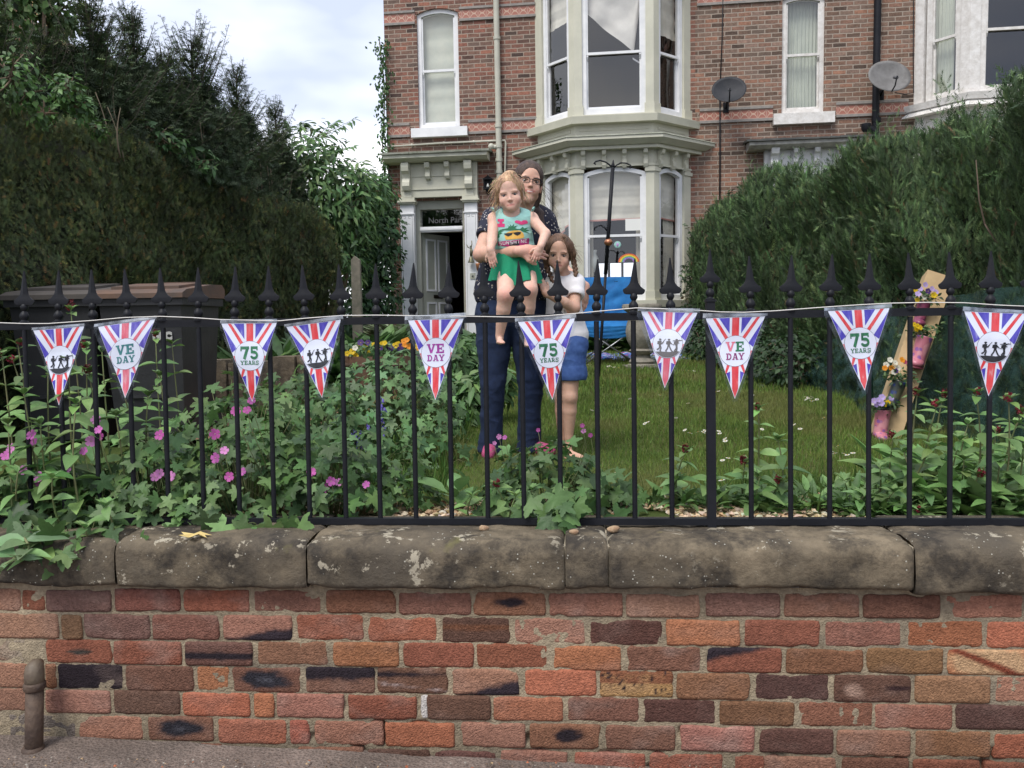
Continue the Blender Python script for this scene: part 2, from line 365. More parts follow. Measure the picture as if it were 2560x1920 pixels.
def facade(mb, ua, ub, za, zb, holes, d=0, th=.25):
    """brick front with openings; hole = (u0,u1,z0,z1,rise)"""
    outer = [(ua, za), (ub, za), (ub, zb), (ua, zb)]; loops = [outer]
    for (a, b, c, e_, rise) in holes:
        h = [(a, c)]
        h.append((b, c)); h.append((b, e_ - rise))
        if rise:
            for i in range(1, 10): t = 1 - i / 10; h.append((a + (b - a) * t, e_ - rise * (2 * t - 1) ** 2))
        h.append((a, e_ - rise)); loops.append(h)
    pts = [p for q in loops for p in q]
    tris = tessellate_polygon([[Vector((x, y, 0)) for x, y in q] for q in loops])
    def ori(t):
        (x1, y1), (x2, y2), (x3, y3) = [pts[i] for i in t]; return (x2 - x1) * (y3 - y1) - (x3 - x1) * (y2 - y1)
    fs = [t if ori(t) > 0 else t[::-1] for t in tris]
    mb.add([H(x, d, y) for x, y in pts], fs)
    for q in loops[1:]:                          # reveals
        for i in range(len(q)):
            (x1, y1), (x2, y2) = q[i], q[(i + 1) % len(q)]
            mb.add([H(x1, d, y1), H(x2, d, y2), H(x2, d - th, y2), H(x1, d - th, y1)], [(0, 1, 2, 3)])

def sheet(O, A, Nn, w, zt, zbl, zbr, nu=24, nv=30, fold=0, wav=0, seed=0, gath=0):
    """hanging cloth as a thin solid-looking sheet; returns verts, faces"""
    vs, fs = [], []
    for j in range(nv + 1):
        for i in range(nu + 1):
            t = i / nu; s_ = j / nv; zb = zbl + (zbr - zbl) * t; z = zt + (zb - zt) * s_
            off = 0
            if fold: off += .012 * math.cos((zt - z) / fold * 2 * math.pi) ** 3
            if wav: off += wav * math.sin(t * 34 + math.sin(s_ * 3 + seed)) * (.4 + .6 * s_)
            off += .008 * float(noise3([[t * 5 + seed, s_ * 6, seed]])[0]) + gath * s_ * float(noise3([[t * 9, s_ * 3, seed + 3.3]])[0])
            vs.append(O + A * (w * t) + Nn * off + ZV * (z - O.z))
    for j in range(nv):
        for i in range(nu):
            a = j * (nu + 1) + i; fs.append((a, a + nu + 1, a + nu + 2, a + 1))
    return vs, fs
def window(parent, O, A, Nn, w, z0, z1, rise, zm, fw=.075, mat=None, blinds=(), name='window', sill=.10, back=0.0):
    """sash window; O bottom corner on the outer face, A unit vector along, Nn unit vector outward"""
    mat = mat or WHITE; O = Vector((O.x, O.y, 0)) - Nn * back; mb = MB()
    P = lambda a, d, z: O + A * a + Nn * d + ZV * z
    bx = lambda a0, a1, d0, d1, za, zb: mb.box(P(a0, d0, za), A * (a1 - a0), Nn * (d1 - d0), ZV * (zb - za))
    bx(0, fw, -.10, 0, z0, z1 - rise); bx(w - fw, w, -.10, 0, z0, z1 - rise); bx(fw, w - fw, -.10, .004, z0, z0 + sill)
    n_ = 12; arc = lambda t, dz=0: z1 - dz - rise * (2 * t - 1) ** 2
    for i in range(n_):
        t0, t1 = i / n_, (i + 1) / n_; a0, a1 = w * t0, w * t1
        mb.prism([P(a0, -.10, arc(t0, fw)), P(a1, -.10, arc(t1, fw)), P(a1, -.10, arc(t1)), P(a0, -.10, arc(t0))], Nn * .102)
    bx(fw, w - fw, -.055, -.012, zm, zm + .045)                      # meeting rail
    bx(fw, fw + .03, -.05, -.016, zm + .045, z1 - rise - fw); bx(w - fw - .03, w - fw, -.05, -.016, zm + .045, z1 - rise - fw)
    bx(fw, fw + .03, -.09, -.058, z0 + sill, zm - .002); bx(w - fw - .03, w - fw, -.09, -.058, z0 + sill, zm - .002)
    bx(fw + .03, w - fw - .03, -.09, -.058, z0 + sill, z0 + sill + .05)
    for a_ in (fw + .005, w - fw - .035):                              # sash horns
        mb.prism([P(a_, -.052, zm - .09), P(a_, -.016, zm - .03), P(a_, -.016, zm - .002), P(a_, -.052, zm - .002)], A * .03)
    f = mb.build(name, mat, parent)
    g = MB()
    ptsu = [P(fw + .03, -.03, zm + .045), P(w - fw - .03, -.03, zm + .045)] + [P(fw + .03 + (w - 2 * fw - .06) * (1 - i / 10), -.03, arc(fw / w + (1 - 2 * fw / w) * (1 - i / 10), fw)) for i in range(11)]
    g.add(ptsu, [tuple(range(len(ptsu)))])
    ptl = [P(fw + .03, -.072, z0 + sill + .05), P(w - fw - .03, -.072, z0 + sill + .05), P(w - fw - .03, -.072, zm + .03), P(fw + .03, -.072, zm + .03)]
    g.add(ptl, [(0, 1, 2, 3)]); g.build('glass', GLASS, f)
    for bl in blinds:
        kind, t0, t1, zt, zl, zr = bl[:6]; b = MB()
        v, q = sheet(P(fw * .4 + (w - fw * .8) * t0, -.16 if kind == 'blind' else -.2, zt), A, Nn, (w - fw * .8) * (t1 - t0), zt, zl, zr,
                     nu=24 if kind == 'blind' else 60, fold=.30 if kind == 'blind' else 0, wav=0 if kind == 'blind' else .02, seed=len(MATS) + zl, gath=bl[7] if len(bl) > 7 else 0)
        b.add(v, q); mats = [bl[6] if len(bl) > 6 else CREAMB, PINKT]; o = b.build('blind' if kind == 'blind' else 'curtain', mats, f, True)
        if kind == 'blind' and len(bl) > 8:
            n0 = len(q); mi = np.zeros(n0, dtype=np.int32); mi[-24:] = 1; o.data.polygons.foreach_set('material_index', mi)
    return f
def offpath(path, o):
    """offset an open (u,d) polyline outward; ends slide along the wall line d"""
    out_ = []
    n = len(path)
    for i, (u, d) in enumerate(path):
        if i == 0: a = Vector((path[1][0] - u, path[1][1] - d)).normalized(); nn = Vector((-a.y, a.x)); out_.append((u + o * nn.x - (o * nn.y) / a.y * a.x if abs(a.y) > .01 else u, d))
        elif i == n - 1: a = Vector((u - path[-2][0], d - path[-2][1])).normalized(); nn = Vector((-a.y, a.x)); out_.append((u + o * nn.x - (o * nn.y) / a.y * a.x if abs(a.y) > .01 else u, d))
        else:
            a = Vector((u - path[i - 1][0], d - path[i - 1][1])).normalized(); b = Vector((path[i + 1][0] - u, path[i + 1][1] - d)).normalized()
            n1 = Vector((-a.y, a.x)); n2 = Vector((-b.y, b.x)); m = (n1 + n2).normalized(); k = o / max(.2, m.dot(n1)); out_.append((u + m.x * k, d + m.y * k))
    return out_
def band(mb, path, o, z0, z1, inner=-.12, top=None, col=None):
    """solid moulding following the path; top = outward offset at the top face (slopes)"""
    ou = offpath(path, o); ot = offpath(path, top if top is not None else o); inn = offpath(path, inner)
    for i in range(len(path) - 1):
        a, b, c, d = ou[i], ou[i + 1], ot[i + 1], ot[i]; e_, f = inn[i], inn[i + 1]
        v = [H(*e_, z0), H(*f, z0), H(*b, z0), H(*a, z0), H(*e_, z1), H(*f, z1), H(*c, z1), H(*d, z1)]
        mb.add(v, [(0, 1, 2, 3), (4, 7, 6, 5), (3, 2, 6, 7), (0, 4, 5, 1), (0, 3, 7, 4), (1, 5, 6, 2)], col)
def corner_post(mb, path, i, wl, wr, o, z0, z1, th=.14):
    """pilaster wrapping path vertex i, reaching wl / wr along the two facets"""
    P = Vector(path[i]); a = (Vector(path[i - 1]) - P).normalized() if i > 0 else None; b = (Vector(path[i + 1]) - P).normalized() if i < len(path) - 1 else None
    op = offpath(path, o)[i]; ip = offpath(path, -th)[i]; po = []
    if a is not None and b is not None:
        na = Vector((a.y, -a.x)); na = na if na.dot(Vector(op) - P) > 0 else -na
        nb = Vector((b.y, -b.x)); nb = nb if nb.dot(Vector(op) - P) > 0 else -nb
        po = [P + a * wl + na * o, Vector(op), P + b * wr + nb * o, P + b * wr - nb * th, Vector(ip), P + a * wl - na * th]
    else:
        q = a if a is not None else b; ww = wl if a is not None else wr; nq = Vector((-q.y, q.x)); 
        if nq.y < 0: nq = -nq
        e_ = Vector(op); po = [P + q * ww + nq * o, e_, Vector((e_.x, P.y - .02)), Vector(ip), P + q * ww - nq * th]
    mb.prism([H(p[0], p[1], z0) for p in po], ZV * (z1 - z0))
def corbel(mb, P0, A, Nn, w, h, pr, mat=None):
    """console bracket: P0 top-centre on the wall face"""
    prof = [(0, 0), (pr, 0), (pr, -.16 * h), (pr * .92, -.30 * h), (pr * .55, -.40 * h), (pr * .42, -.55 * h), (pr * .62, -.70 * h), (pr * .66, -.84 * h), (pr * .45, -h), (0, -h)]
    mb.prism([P0 - A * w / 2 + Nn * x + ZV * z for x, z in prof], A * w)

# ---- levels taken from the photograph
GZ = .90
uL = hu(966, 300); uM = hu(1738, 300); uR = 12.5
zT = 8.9
lowb = (hz(1000, 344), hz(1000, 309)); upb = (hz(1100, 57), hz(1100, 22)); lb0, lb1 = lowb; ub0, ub1 = upb
D1 = .72
path1 = [(hu(1343, 200), 0), (hu(1437, 200, D1), D1), (hu(1633, 200, D1), D1), (hu(1722, 200), 0)]
u2a = hu(2290, 150); path2 = [(u2a, 0), (u2a + .62, D1), (u2a + .62 + 1.5, D1), (u2a + 2 * .62 + 1.5, 0)]
# ---- opening sizes
wa, wb = hu(1044.5, 200), hu(1147.5, 200); wz0, wz1 = hz(1100, 322), hz(1100, 20); wzm = hz(1100, 177)
da, db = hu(1037.5, 600), hu(1161, 600); dz0 = GZ + .12; dz1 = hz(1100, 500)
w2a, w2b = hu(1955, 150), hu(2061, 150); w2z0, w2z1 = hz(2000, 286), hz(2000, -14); w2zm = hz(2000, 138)
base_z = hz(1535, 752, D1); bz1u = hz(1535, 285, D1)
lowtop = hz(1535, 420, D1); cor0 = hz(1535, 366, D1 + .3); cor1 = hz(1535, 345, D1 + .3)

house = thing('terraced_house', 'red brick terraced house with sage green two storey bay and open front door', 'house', H((uL + uM) / 2, -4, GZ), 'brick terraced houses')
house2 = thing('terraced_house', 'browner brick terraced house behind the conifer hedge with peeling white bay', 'house', H((uM + uR) / 2, -4, GZ), 'brick terraced houses')
# shells
def shell(par, ua, ub, holes, mat, sides):
    mb = MB(); facade(mb, ua, ub, GZ - .6, zT, holes)
    for s_, u in sides:
        mb.add([H(u, 0, GZ - .6), H(u, -9, GZ - .6), H(u, -9, zT), H(u, 0, zT)], [(0, 1, 2, 3) if s_ < 0 else (3, 2, 1, 0)])
    mb.build('wall', mat, par)
    r_ = MB(); hbox(r_, ua - (.25 if s0_left(sides) else 0), ub, .35, -4.6, zT, zT + .12); r_.prism([H(ua, .3, zT + .12), H(ua, -4.6, zT + 2.6), H(ua, -9.3, zT + .12)], HU * (ub - ua))
    r_.build('roof', simple('slate', (.07, .075, .085), .6, (.11, .11, .12), 7, .3), par)
def s0_left(s): return any(a < 0 for a, b in s)
pL, pR = path1[0][0], path1[-1][0]
pL2, pR2 = path2[0][0], path2[-1][0]
shell(house, uL, uM, [(wa, wb, wz0, wz1, .09), (da, db, dz0, dz1, 0), (pL + .12, pR - .12, base_z - .02, lowtop - .05, 0), (pL + .12, pR - .12, bz1u - .1, hz(1535, -110, D1), 0)], BR1, [(-1, uL)])
shell(house2, uM, uR, [(w2a, w2b, w2z0, w2z1, .07), (pL2 + .12, pR2 - .12, hz(2420, 250, D1) - .1, 8.2, 0)], BR2, [(1, uR)])
# dark rooms behind the openings, open to the day only through their windows
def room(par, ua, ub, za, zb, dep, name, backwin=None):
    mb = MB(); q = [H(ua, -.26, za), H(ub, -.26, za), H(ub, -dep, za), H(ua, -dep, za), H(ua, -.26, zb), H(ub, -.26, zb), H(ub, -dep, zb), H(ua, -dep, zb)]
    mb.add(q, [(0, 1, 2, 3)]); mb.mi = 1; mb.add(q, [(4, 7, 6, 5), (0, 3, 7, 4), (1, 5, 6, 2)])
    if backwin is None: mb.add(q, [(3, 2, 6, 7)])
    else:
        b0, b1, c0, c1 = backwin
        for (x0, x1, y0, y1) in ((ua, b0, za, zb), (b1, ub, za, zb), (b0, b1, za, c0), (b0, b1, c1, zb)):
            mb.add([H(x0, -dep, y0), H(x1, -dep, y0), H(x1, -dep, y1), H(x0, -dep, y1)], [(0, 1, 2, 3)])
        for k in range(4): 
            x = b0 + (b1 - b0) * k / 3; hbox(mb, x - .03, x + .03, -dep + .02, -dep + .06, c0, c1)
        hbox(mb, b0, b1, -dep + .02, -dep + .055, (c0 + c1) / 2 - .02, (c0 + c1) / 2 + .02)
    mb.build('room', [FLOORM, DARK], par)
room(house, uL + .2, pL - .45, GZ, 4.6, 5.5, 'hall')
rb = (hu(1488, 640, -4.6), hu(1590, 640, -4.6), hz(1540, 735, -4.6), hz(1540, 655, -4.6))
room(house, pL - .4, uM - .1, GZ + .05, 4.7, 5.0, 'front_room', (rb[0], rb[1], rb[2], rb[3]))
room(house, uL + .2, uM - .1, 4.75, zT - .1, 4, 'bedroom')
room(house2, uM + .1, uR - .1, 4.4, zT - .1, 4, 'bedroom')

# ---- single windows
w1 = window(house, H(wa, 0, 0), HU, HN, wb - wa, wz0, wz1, .09, wzm, back=.05, blinds=[('blind', 0, 1, wz1 - .04, wz0 + .05, wz0 + .07, simple('pale_blind', (.58, .60, .50), .9, (.50, .54, .46), 4, .2, 12))])
w2 = window(house2, H(w2a, 0, 0), HU, HN, w2b - w2a, w2z0, w2z1, .07, w2zm, back=.05, mat=OLDW, blinds=[('curtain', 0, .52, w2z1 - .03, w2z0 + .03, w2z0 + .03, NETC), ('curtain', .5, 1, w2z1 - .03, w2z0 + .03, w2z0 + .03, NETC)])
mb = MB(); s0, s1 = hp(1028, 334, .1), hp(1168, 321, .1); hbox(mb, s0[0], s1[0], -.1, .12, hz(1100, 341, .1), wz0 + .005); mb.build('sill', WHITE, w1)
mb = MB(); hbox(mb, hu(1934, 290, .1), hu(2087, 290, .1), -.1, .12, hz(2000, 309, .1), w2z0 + .005); mb.build('sill', OLDW, w2)

# ---- tile bands: strips of patterned tiles between grey brick mouldings
def tile_band(par, ua, ub, z0, z1):
    mb = MB(); m = (z1 - z0) * .17; e_ = .012
    q = [H(ua, e_, z0 + m), H(ub, e_, z0 + m), H(ub, e_, z1 - m), H(ua, e_, z1 - m)]
    mb.add(q[:2], [], (0, 0, 0)); mb.v = []; mb.c = []; mb.m = []
    mb.add(q, [(0, 1, 2, 3)]); mb.c = [(0, 0, 0), (0, 0, 0), (1, 1, 1), (1, 1, 1)]
    mb.mi = 1
    hbox(mb, ua, ub, -.01, .035, z0, z0 + m - .001, (.5, .5, .5)); hbox(mb, ua, ub, -.01, .035, z1 - m + .001, z1, (.5, .5, .5))
    mb.build('tile_band', [TILE, GREYTILE], par)
sL, sR = hu(1026, 330), hu(1170, 320)
tile_band(house, uL + .01, sL - .01, lb0, lb1); tile_band(house, sR + .01, pL - .02, lb0, lb1)
tile_band(house, uL + .01, wa - .03, ub0, ub1); tile_band(house, wb + .03, pL - .02, ub0, ub1)
r0_, r1_ = hu(1933, 300) - .01, hu(2088, 300) + .01
tile_band(house2, uM + .08, r0_, lb0, lb1); tile_band(house2, r1_, u2a - .12, lb0, lb1)
tile_band(house2, uM + .03, w2a - .03, ub0, ub1); tile_band(house2, w2b + .03, u2a - .02, ub0, ub1)
mb = MB(); mb.mi = 0

# ---- door surround
def corn(mb, ua, ub, za, zb, d0, d1, endcap=.0):
    """cornice with a sloping underside"""
    mb.prism([H(ua, -.02, za), H(ua, d0, za), H(ua, d1, za + (zb - za) * .45), H(ua, d1, zb), H(ua, -.02, zb + .05)], HU * (ub - ua))
dcl, dcr = hu(955, 415, .3), hu(1226, 400, .3)
dzc0, dzc1 = hz(1090, 402, .3), hz(1090, 386, .3)
def canopy(par, ua, ub, z0, z1, mcol, mtop):
    mb = MB(); corn(mb, ua + .05, ub - .05, z0, z1, .30, .42); mb.build('cornice', mcol, par)
    mb = MB(); nseg = 26
    for i in range(nseg):
        a, b = ua + (ub - ua) * i / nseg, ua + (ub - ua) * (i + 1) / nseg; h = .03 + .012 * random.random(); pr = .455 + .02 * random.random()
        mb.prism([H(a, .0, z1 + .052), H(a, .0, z1 + .085), H(a, pr, z1 + h), H(a, pr, z1 + .001)], HU * (b - a - .0005))
    mb.build('cornice_top', mtop, par)
canopy(house, dcl, dcr, dzc0, dzc1, SAGE, MOSS)
en0, en1 = hu(1001, 450, .12), hu(1193, 450, .12); ez0, ez1 = hz(1097, 492, .12), dzc0 - .01
mb = MB(); hbox(mb, en0, en1, -.02, .13, ez0, ez1)
hbox(mb, en0 + .02, en1 - .02, .13, .15, hz(1097, 473, .15), hz(1097, 470, .15)); hbox(mb, en0 + .02, en1 - .02, .13, .145, hz(1097, 440, .15), hz(1097, 437, .15))
for sx, sc in ((1015, 1.0), (1171, 1.0)):
    u = hu(sx, 420, .2); corbel(mb, H(u, .132, ez1 - .005), HU, HN, .14, .50, .2); hbox(mb, u - .085, u + .085, .13, .16, ez0 + .0, ez1 - .51)
for sx in (1068.5, 1117.5):
    u = hu(sx, 420, .2); corbel(mb, H(u, .132, ez1 - .005), HU, HN, .09, .30, .16)
mb.build('door_hood', SAGE, house)
pz0, pz1 = GZ - .02, ez0 - .005
for (xa, xb) in ((1002, 1036), (1162, 1194)):
    a, b = hu(xa, 600, .12), hu(xb, 600, .12); mb = MB(); zc = hz(1097, 508, .12)
    hbox(mb, a - .03, b + .03, -.02, .17, zc, pz1); hbox(mb, a - .055, b + .055, -.02, .195, zc + .03, zc + .055)
    mb.build('capital', SAGE, house)
    mb = MB(); hbox(mb, a, b, -.02, .12, pz0, zc - .001); zn = hz(1097, 531, .12); hbox(mb, a - .02, b + .02, .12, .14, zn - .02, zn)
    f = mb.build('pilaster', WHITE, house); l_ = MB(); mw = .03; t_ = .006           # incised line with a scroll at the top
    for (x0, x1, y0, y1) in ((a + mw, a + mw + t_, pz0 + .3, zn - .05), (b - mw - t_, b - mw, pz0 + .3, zn - .05), (a + mw + t_, a + mw + .075, zn - .056, zn - .05), (b - mw - .075, b - mw - t_, zn - .056, zn - .05),
                             (a + mw + .069, a + mw + .075, zn - .10, zn - .056), (b - mw - .075, b - mw - .069, zn - .10, zn - .056), (a + mw + .03, a + mw + .069, zn - .10, zn - .094), (b - mw - .069, b - mw - .03, zn - .10, zn - .094)):
        hbox(l_, x0, x1, .1195, .1215, y0, y1)
    l_.build('line_ornament', simple('line_grey', (.25, .25, .25), .7), f)
# frame, fanlight, door
mb = MB(); ztr = hz(1097, 574, -.12); frd = -.12
hbox(mb, da, da + .10, -.24, frd + .06, dz0, dz1); hbox(mb, db - .04, db, -.24, frd + .06, dz0, dz1); hbox(mb, da + .10, db - .04, -.24, frd + .06, dz1 - .16, dz1)
mb.build('door_frame', SAGE2, house)
mb = MB(); hbox(mb, da + .10, db - .04, -.22, frd + .09, ztr - .05, ztr + .05); hbox(mb, da + .10, db - .04, frd + .09, frd + .11, ztr - .02, ztr + .02); mb.build('transom', WHITE, house)
mb = MB(); q = [(da + .10, ztr + .05), (db - .04, ztr + .05), (db - .04, dz1 - .16), (da + .10, dz1 - .16)]
mb.add([H(u, frd - .04, z) for u, z in q], [(0, 1, 2, 3)]); fan = mb.build('fanlight', GLASS, house)
def text_obj(name, body, size, mat, parent, o, X, Y, off=0.0, align='CENTER', font_extrude=.0008, sx=1):
    cu_ = bpy.data.curves.new(name, 'FONT'); cu_.body = body; cu_.size = size; cu_.align_x = align; cu_.align_y = 'CENTER'; cu_.extrude = font_extrude; cu_.offset = off
    t = bpy.data.objects.new(name, cu_); COL.objects.link(t); bpy.context.view_layer.update()
    me = bpy.data.meshes.new_from_object(t.evaluated_get(bpy.context.evaluated_depsgraph_get())); bpy.data.objects.remove(t)
    X, Y = Vector(X).normalized(), Vector(Y).normalized(); Zn = X.cross(Y); base = ORG[parent.name]
    for v in me.vertices: v.co = Vector(o) - base + X * v.co.x * sx + Y * v.co.y + Zn * v.co.z
    me.materials.clear(); return link_mesh(name, me, mat, parent)
text_obj('house_name', '1  North Parade', .155, simple('sign_grey', (.13, .13, .13), .5), fan, H((da + db) / 2 + .10, frd - .037, ztr + .05 + (dz1 - .16 - ztr - .05) * .38), HU, ZV, .001)
# open door leaf hinged on the left
ang = R(62); DA = (HU * math.cos(ang) - HN * math.sin(ang)); DN = (-HN * math.cos(ang) - HU * math.sin(ang)) * -1
DNf = DA.cross(ZV); hinge = H(da + .11, frd - .06, 0); dw = db - da - .16; dh0, dh1 = dz0 + .01, ztr - .055
mb = MB(); mb.box(hinge + ZV * dh0, DA * dw, -DNf * .045, ZV * (dh1 - dh0)); leaf = mb.build('door', SAGE2, house)
def dpanel(a0, a1, z0, z1, t=.035):
    mb = MB()
    for (x0, x1, y0, y1) in ((a0, a1, z0, z0 + t), (a0, a1, z1 - t, z1), (a0, a0 + t, z0 + t, z1 - t), (a1 - t, a1, z0 + t, z1 - t)):
        mb.box(hinge + DA * x0 + ZV * y0, DA * (x1 - x0), DNf * .018, ZV * (y1 - y0))
    mb.build('panel_moulding', WHITE, leaf)
dH = dh1 - dh0
for a0, a1 in ((.08, dw / 2 - .03), (dw / 2 + .03, dw - .08)):
    dpanel(a0, a1, dh0 + .47 * dH, dh1 - .10); dpanel(a0, a1, dh0 + .14, dh0 + .37 * dH)
mb = MB(); mb.box(hinge + DA * (dw * .36) + ZV * (dh0 + .405 * dH), DA * .26, DNf * .015, ZV * .07); mb.build('letterbox', simple('dark_brass', (.05, .04, .03), .4, metal=.7), leaf)
mb = MB(); mb.tube([hinge + DA * (dw - .05) + ZV * (dh0 + .41 * dH), hinge + DA * (dw - .05) + DNf * .06 + ZV * (dh0 + .41 * dH)], .022, 10); mb.build('handle', simple('brass', (.55, .38, .14), .3, metal=1), leaf)
mb = MB(); hbox(mb, da, db, -.2, .3, GZ - .1, dz0); mb.build('doorstep', simple('step_stone', (.35, .32, .27), .9, (.28, .26, .22), 8, .3), house)
# little fittings at the door
pc = onplane(1182, 690, H(0, .125, 0), HN); mb = MB(); mb.cbox(pc, .10, .02, .11, Matrix((HU, -HN, ZV)).transposed()); mb.mi = 1; mb.sphere(pc + HN * .014, .018); 
o = mb.build('doorbell', [SAGE2, LEAD], None, loc=pc); tag(o, 'square doorbell plate with round push on right hand door pilaster', 'doorbell')
# hanging bell with a bronze figure
b0 = onplane(1178, 655, H(0, .2, 0), HN); bt = thing('hanging_bell', 'small bronze bell with figure hanging on white pilaster beside front door', 'bell', b0)
BRONZE = simple('bronze', (.20, .17, .10), .45, (.12, .14, .10), 20, metal=.6)
mb = MB(); mb.lathe(b0, [(.062, -.01), (.06, .0), (.042, .05), (.03, .09), (.012, .115)], 16); mb.build('bell', BRONZE, bt, True)
mb = MB(); mb.tube([b0 + ZV * .11, b0 + ZV * .2 + HU * .01, b0 + ZV * .26], [.022, .03, .018], 8); mb.sphere(b0 + ZV * .29, .022); mb.tube([b0 + ZV * .25, b0 + ZV * .28 - HU * .06, b0 + ZV * .33 - HU * .08], .009, 6); mb.tube([b0 + ZV * .25, b0 + ZV * .33 + HU * .02, b0 + ZV * .40 + HU * .015], .009, 6)
mb.tube([b0 + ZV * .13, b0 + ZV * .13 - HN * .08], .006, 6); mb.build('figure', BRONZE, bt, True)
# coach lamp
lc = onplane(1219.5, 460, H(0, .12, 0), HN); lt = thing('wall_lantern', 'small black coach lantern on brickwork right of front door', 'lantern', lc)
mb = MB(); M3 = Matrix((HU, -HN, ZV)).transposed()
for su in (-1, 1):
    for sd_ in (-1, 1): mb.cbox(lc + HU * su * .068 + HN * sd_ * .05, .014, .014, .17, M3)
mb.cbox(lc + ZV * .09, .17, .13, .02, M3); mb.cbox(lc - ZV * .09, .15, .115, .018, M3); mb.lathe(lc + ZV * .10, [(.085, 0), (.04, .035), (.015, .05), (.015, .065)], 4); mb.lathe(lc - ZV * .10, [(.02, -.07), (.03, -.04), (.06, 0)], 8)
mb.cbox(lc - HN * .10 - ZV * .12, .05, .05, .12, M3); mb.cbox(lc - HN * .05 + ZV * .0, .14, .006, .16, M3); mb.build('housing', BLACKP, lt)
mb = MB(); mb.lathe(lc - ZV * .06, [(.032, 0), (.022, .03), (.008, .075)], 10); mb.build('lamp_bulb', simple('bulb_glass', (.75, .75, .7), .3), lt, True)
mb = MB(); hh = onplane(1199, 668, H(0, .1, 0), HN); mb.lathe(hh - ZV * .07, [(.05, 0), (.075, .12), (.08, .14), (.065, .14)], 14, col=(1, 1, 1)); mb.tube([hh + ZV * .07 - HN * .1, hh + ZV * .03 - HN * .07], .01, 6)
o = mb.build('terracotta_pot', simple('terracotta', (.42, .17, .07), .85), None, True, loc=hh); tag(o, 'small terracotta wall pot beside the front door pilaster', 'pot')

# ---- bay 1
bayp = thing_bay = None
def facet(path, i):
    a, b = Vector(path[i]), Vector(path[i + 1]); A2 = (b - a).normalized(); N2 = Vector((-A2.y, A2.x)); 
    A = HU * A2.x + HN * A2.y; Nn = HU * N2.x + HN * N2.y
    return a, b, (b - a).length, A, Nn
P1 = path1; fwL = .10
mb = MB()
# base plinth, apron below the lower windows
band(mb, P1, .03, GZ - .3, base_z - .12, -.05); band(mb, P1, .10, base_z - .12, base_z, -.14)
# lower storey: fascia + mouldings
ltop = hz(1535, 417, D1); band(mb, P1, .0, ltop, cor0, -.16)
band(mb, P1, .04, ltop + .0, ltop + .03, -.02)
for i in (0, 1, 2, 3):
    corner_post(mb, P1, i, .13 if i < 3 else .16, .13 if i > 0 else .16, .025, base_z + .0005, ltop - .0005)
    corner_post(mb, P1, i, .145 if i < 3 else .17, .145 if i > 0 else .17, .045, base_z + .001, base_z + .16); corner_post(mb, P1, i, .15 if i < 3 else .17, .15 if i > 0 else .17, .05, ltop - .10, ltop - .04)
# corbels under the cornice
for i in range(3):
    a, b, ln, A, Nn = facet(P1, i); ks = (.10, .37, .63, .90) if i == 1 else (.14, .50, .84)
    for k in ks:
        q = a + (b - a) * k; corbel(mb, H(q.x, q.y, cor0 + .02), A, Nn, .075, cor0 - ltop + .05, .13)
mb.prism([H(a_[0], a_[1], 0) + ZV * (ltop + .10) for a_ in offpath(P1, -.13)], ZV * .02)
mb.prism([H(a_[0], a_[1], 0) + ZV * (base_z - .03) for a_ in offpath(P1, -.145)], ZV * .02)
mb.build('bay_front', SAGE, house)
mb = MB(); band(mb, P1, .17, cor0 - .01, cor0 + .05, -.1); band(mb, P1, .22, cor0 + .051, cor1 - .02, -.1, .34); band(mb, P1, .345, cor1 - .019, cor1 + .035, -.1); mb.build('bay_cornice', SAGE, house)
zb_ = hz(1535, 312, D1)
mb = MB(); band(mb, P1, .36, cor1 + .037, cor1 + .062, -.1, .33); band(mb, P1, .32, cor1 + .063, cor1 + .13, -.1, .03); mb.build('bay_roof', MOSS, house)
mb = MB(); zs0, zs1 = hz(1535, 306, D1 + .1), hz(1535, 287, D1 + .1)
band(mb, P1, .0, cor1 + .05, zs0 - .001, -.1)
for i in range(3):
    a, b, ln, A, Nn = facet(P1, i)
    for k0, k1 in (((.06, .48), (.52, .94)) if i == 1 else ((.12, .88),)):
        q0, q1 = a + (b - a) * k0, a + (b - a) * k1; h0, h1 = cor1 + .20, zs0 - .07; t = .02
        for (p0, p1, z0, z1) in ((q0, q1, h0, h0 + t), (q0, q1, h1 - t, h1)):
            mb.box(H(p0.x, p0.y, z0) + Nn * .0005, A * (p1 - p0).length, Nn * .012, ZV * (z1 - z0))
        mb.box(H(q0.x, q0.y, h0 + t), A * t, Nn * .012, ZV * (h1 - h0 - 2 * t)); mb.box(H(q1.x, q1.y, h0 + t) - A * t, A * t, Nn * .012, ZV * (h1 - h0 - 2 * t))
band(mb, P1, .14, zs0, zs1 - .01, -.1, .16); band(mb, P1, .10, zs1 - .009, zs1 + .02, -.12)
utop = hz(1535, -110, D1)
for i in (0, 1, 2, 3):
    corner_post(mb, P1, i, .13 if i < 3 else .16, .13 if i > 0 else .16, .02, zs1 + .0205, utop)
    corner_post(mb, P1, i, .15 if i < 3 else .17, .15 if i > 0 else .17, .045, zs1 + .021, zs1 + .20)
band(mb, P1, .0, utop, zT + .2, -.14); band(mb, P1, .25, utop + .12, utop + .22, -.1); band(mb, P1, .02, zT + .2, zT + .6, -.9, -.6)
mb.prism([H(a_[0], a_[1], 0) + ZV * (zs1 - .02) for a_ in offpath(P1, -.125)], ZV * .02); mb.prism([H(a_[0], a_[1], 0) + ZV * (utop + .1) for a_ in offpath(P1, -.145)], ZV * .02)
mb.build('bay_upper', SAGE, house)
zml, zmu = hz(1535, 592, D1), hz(1535, 133, D1)
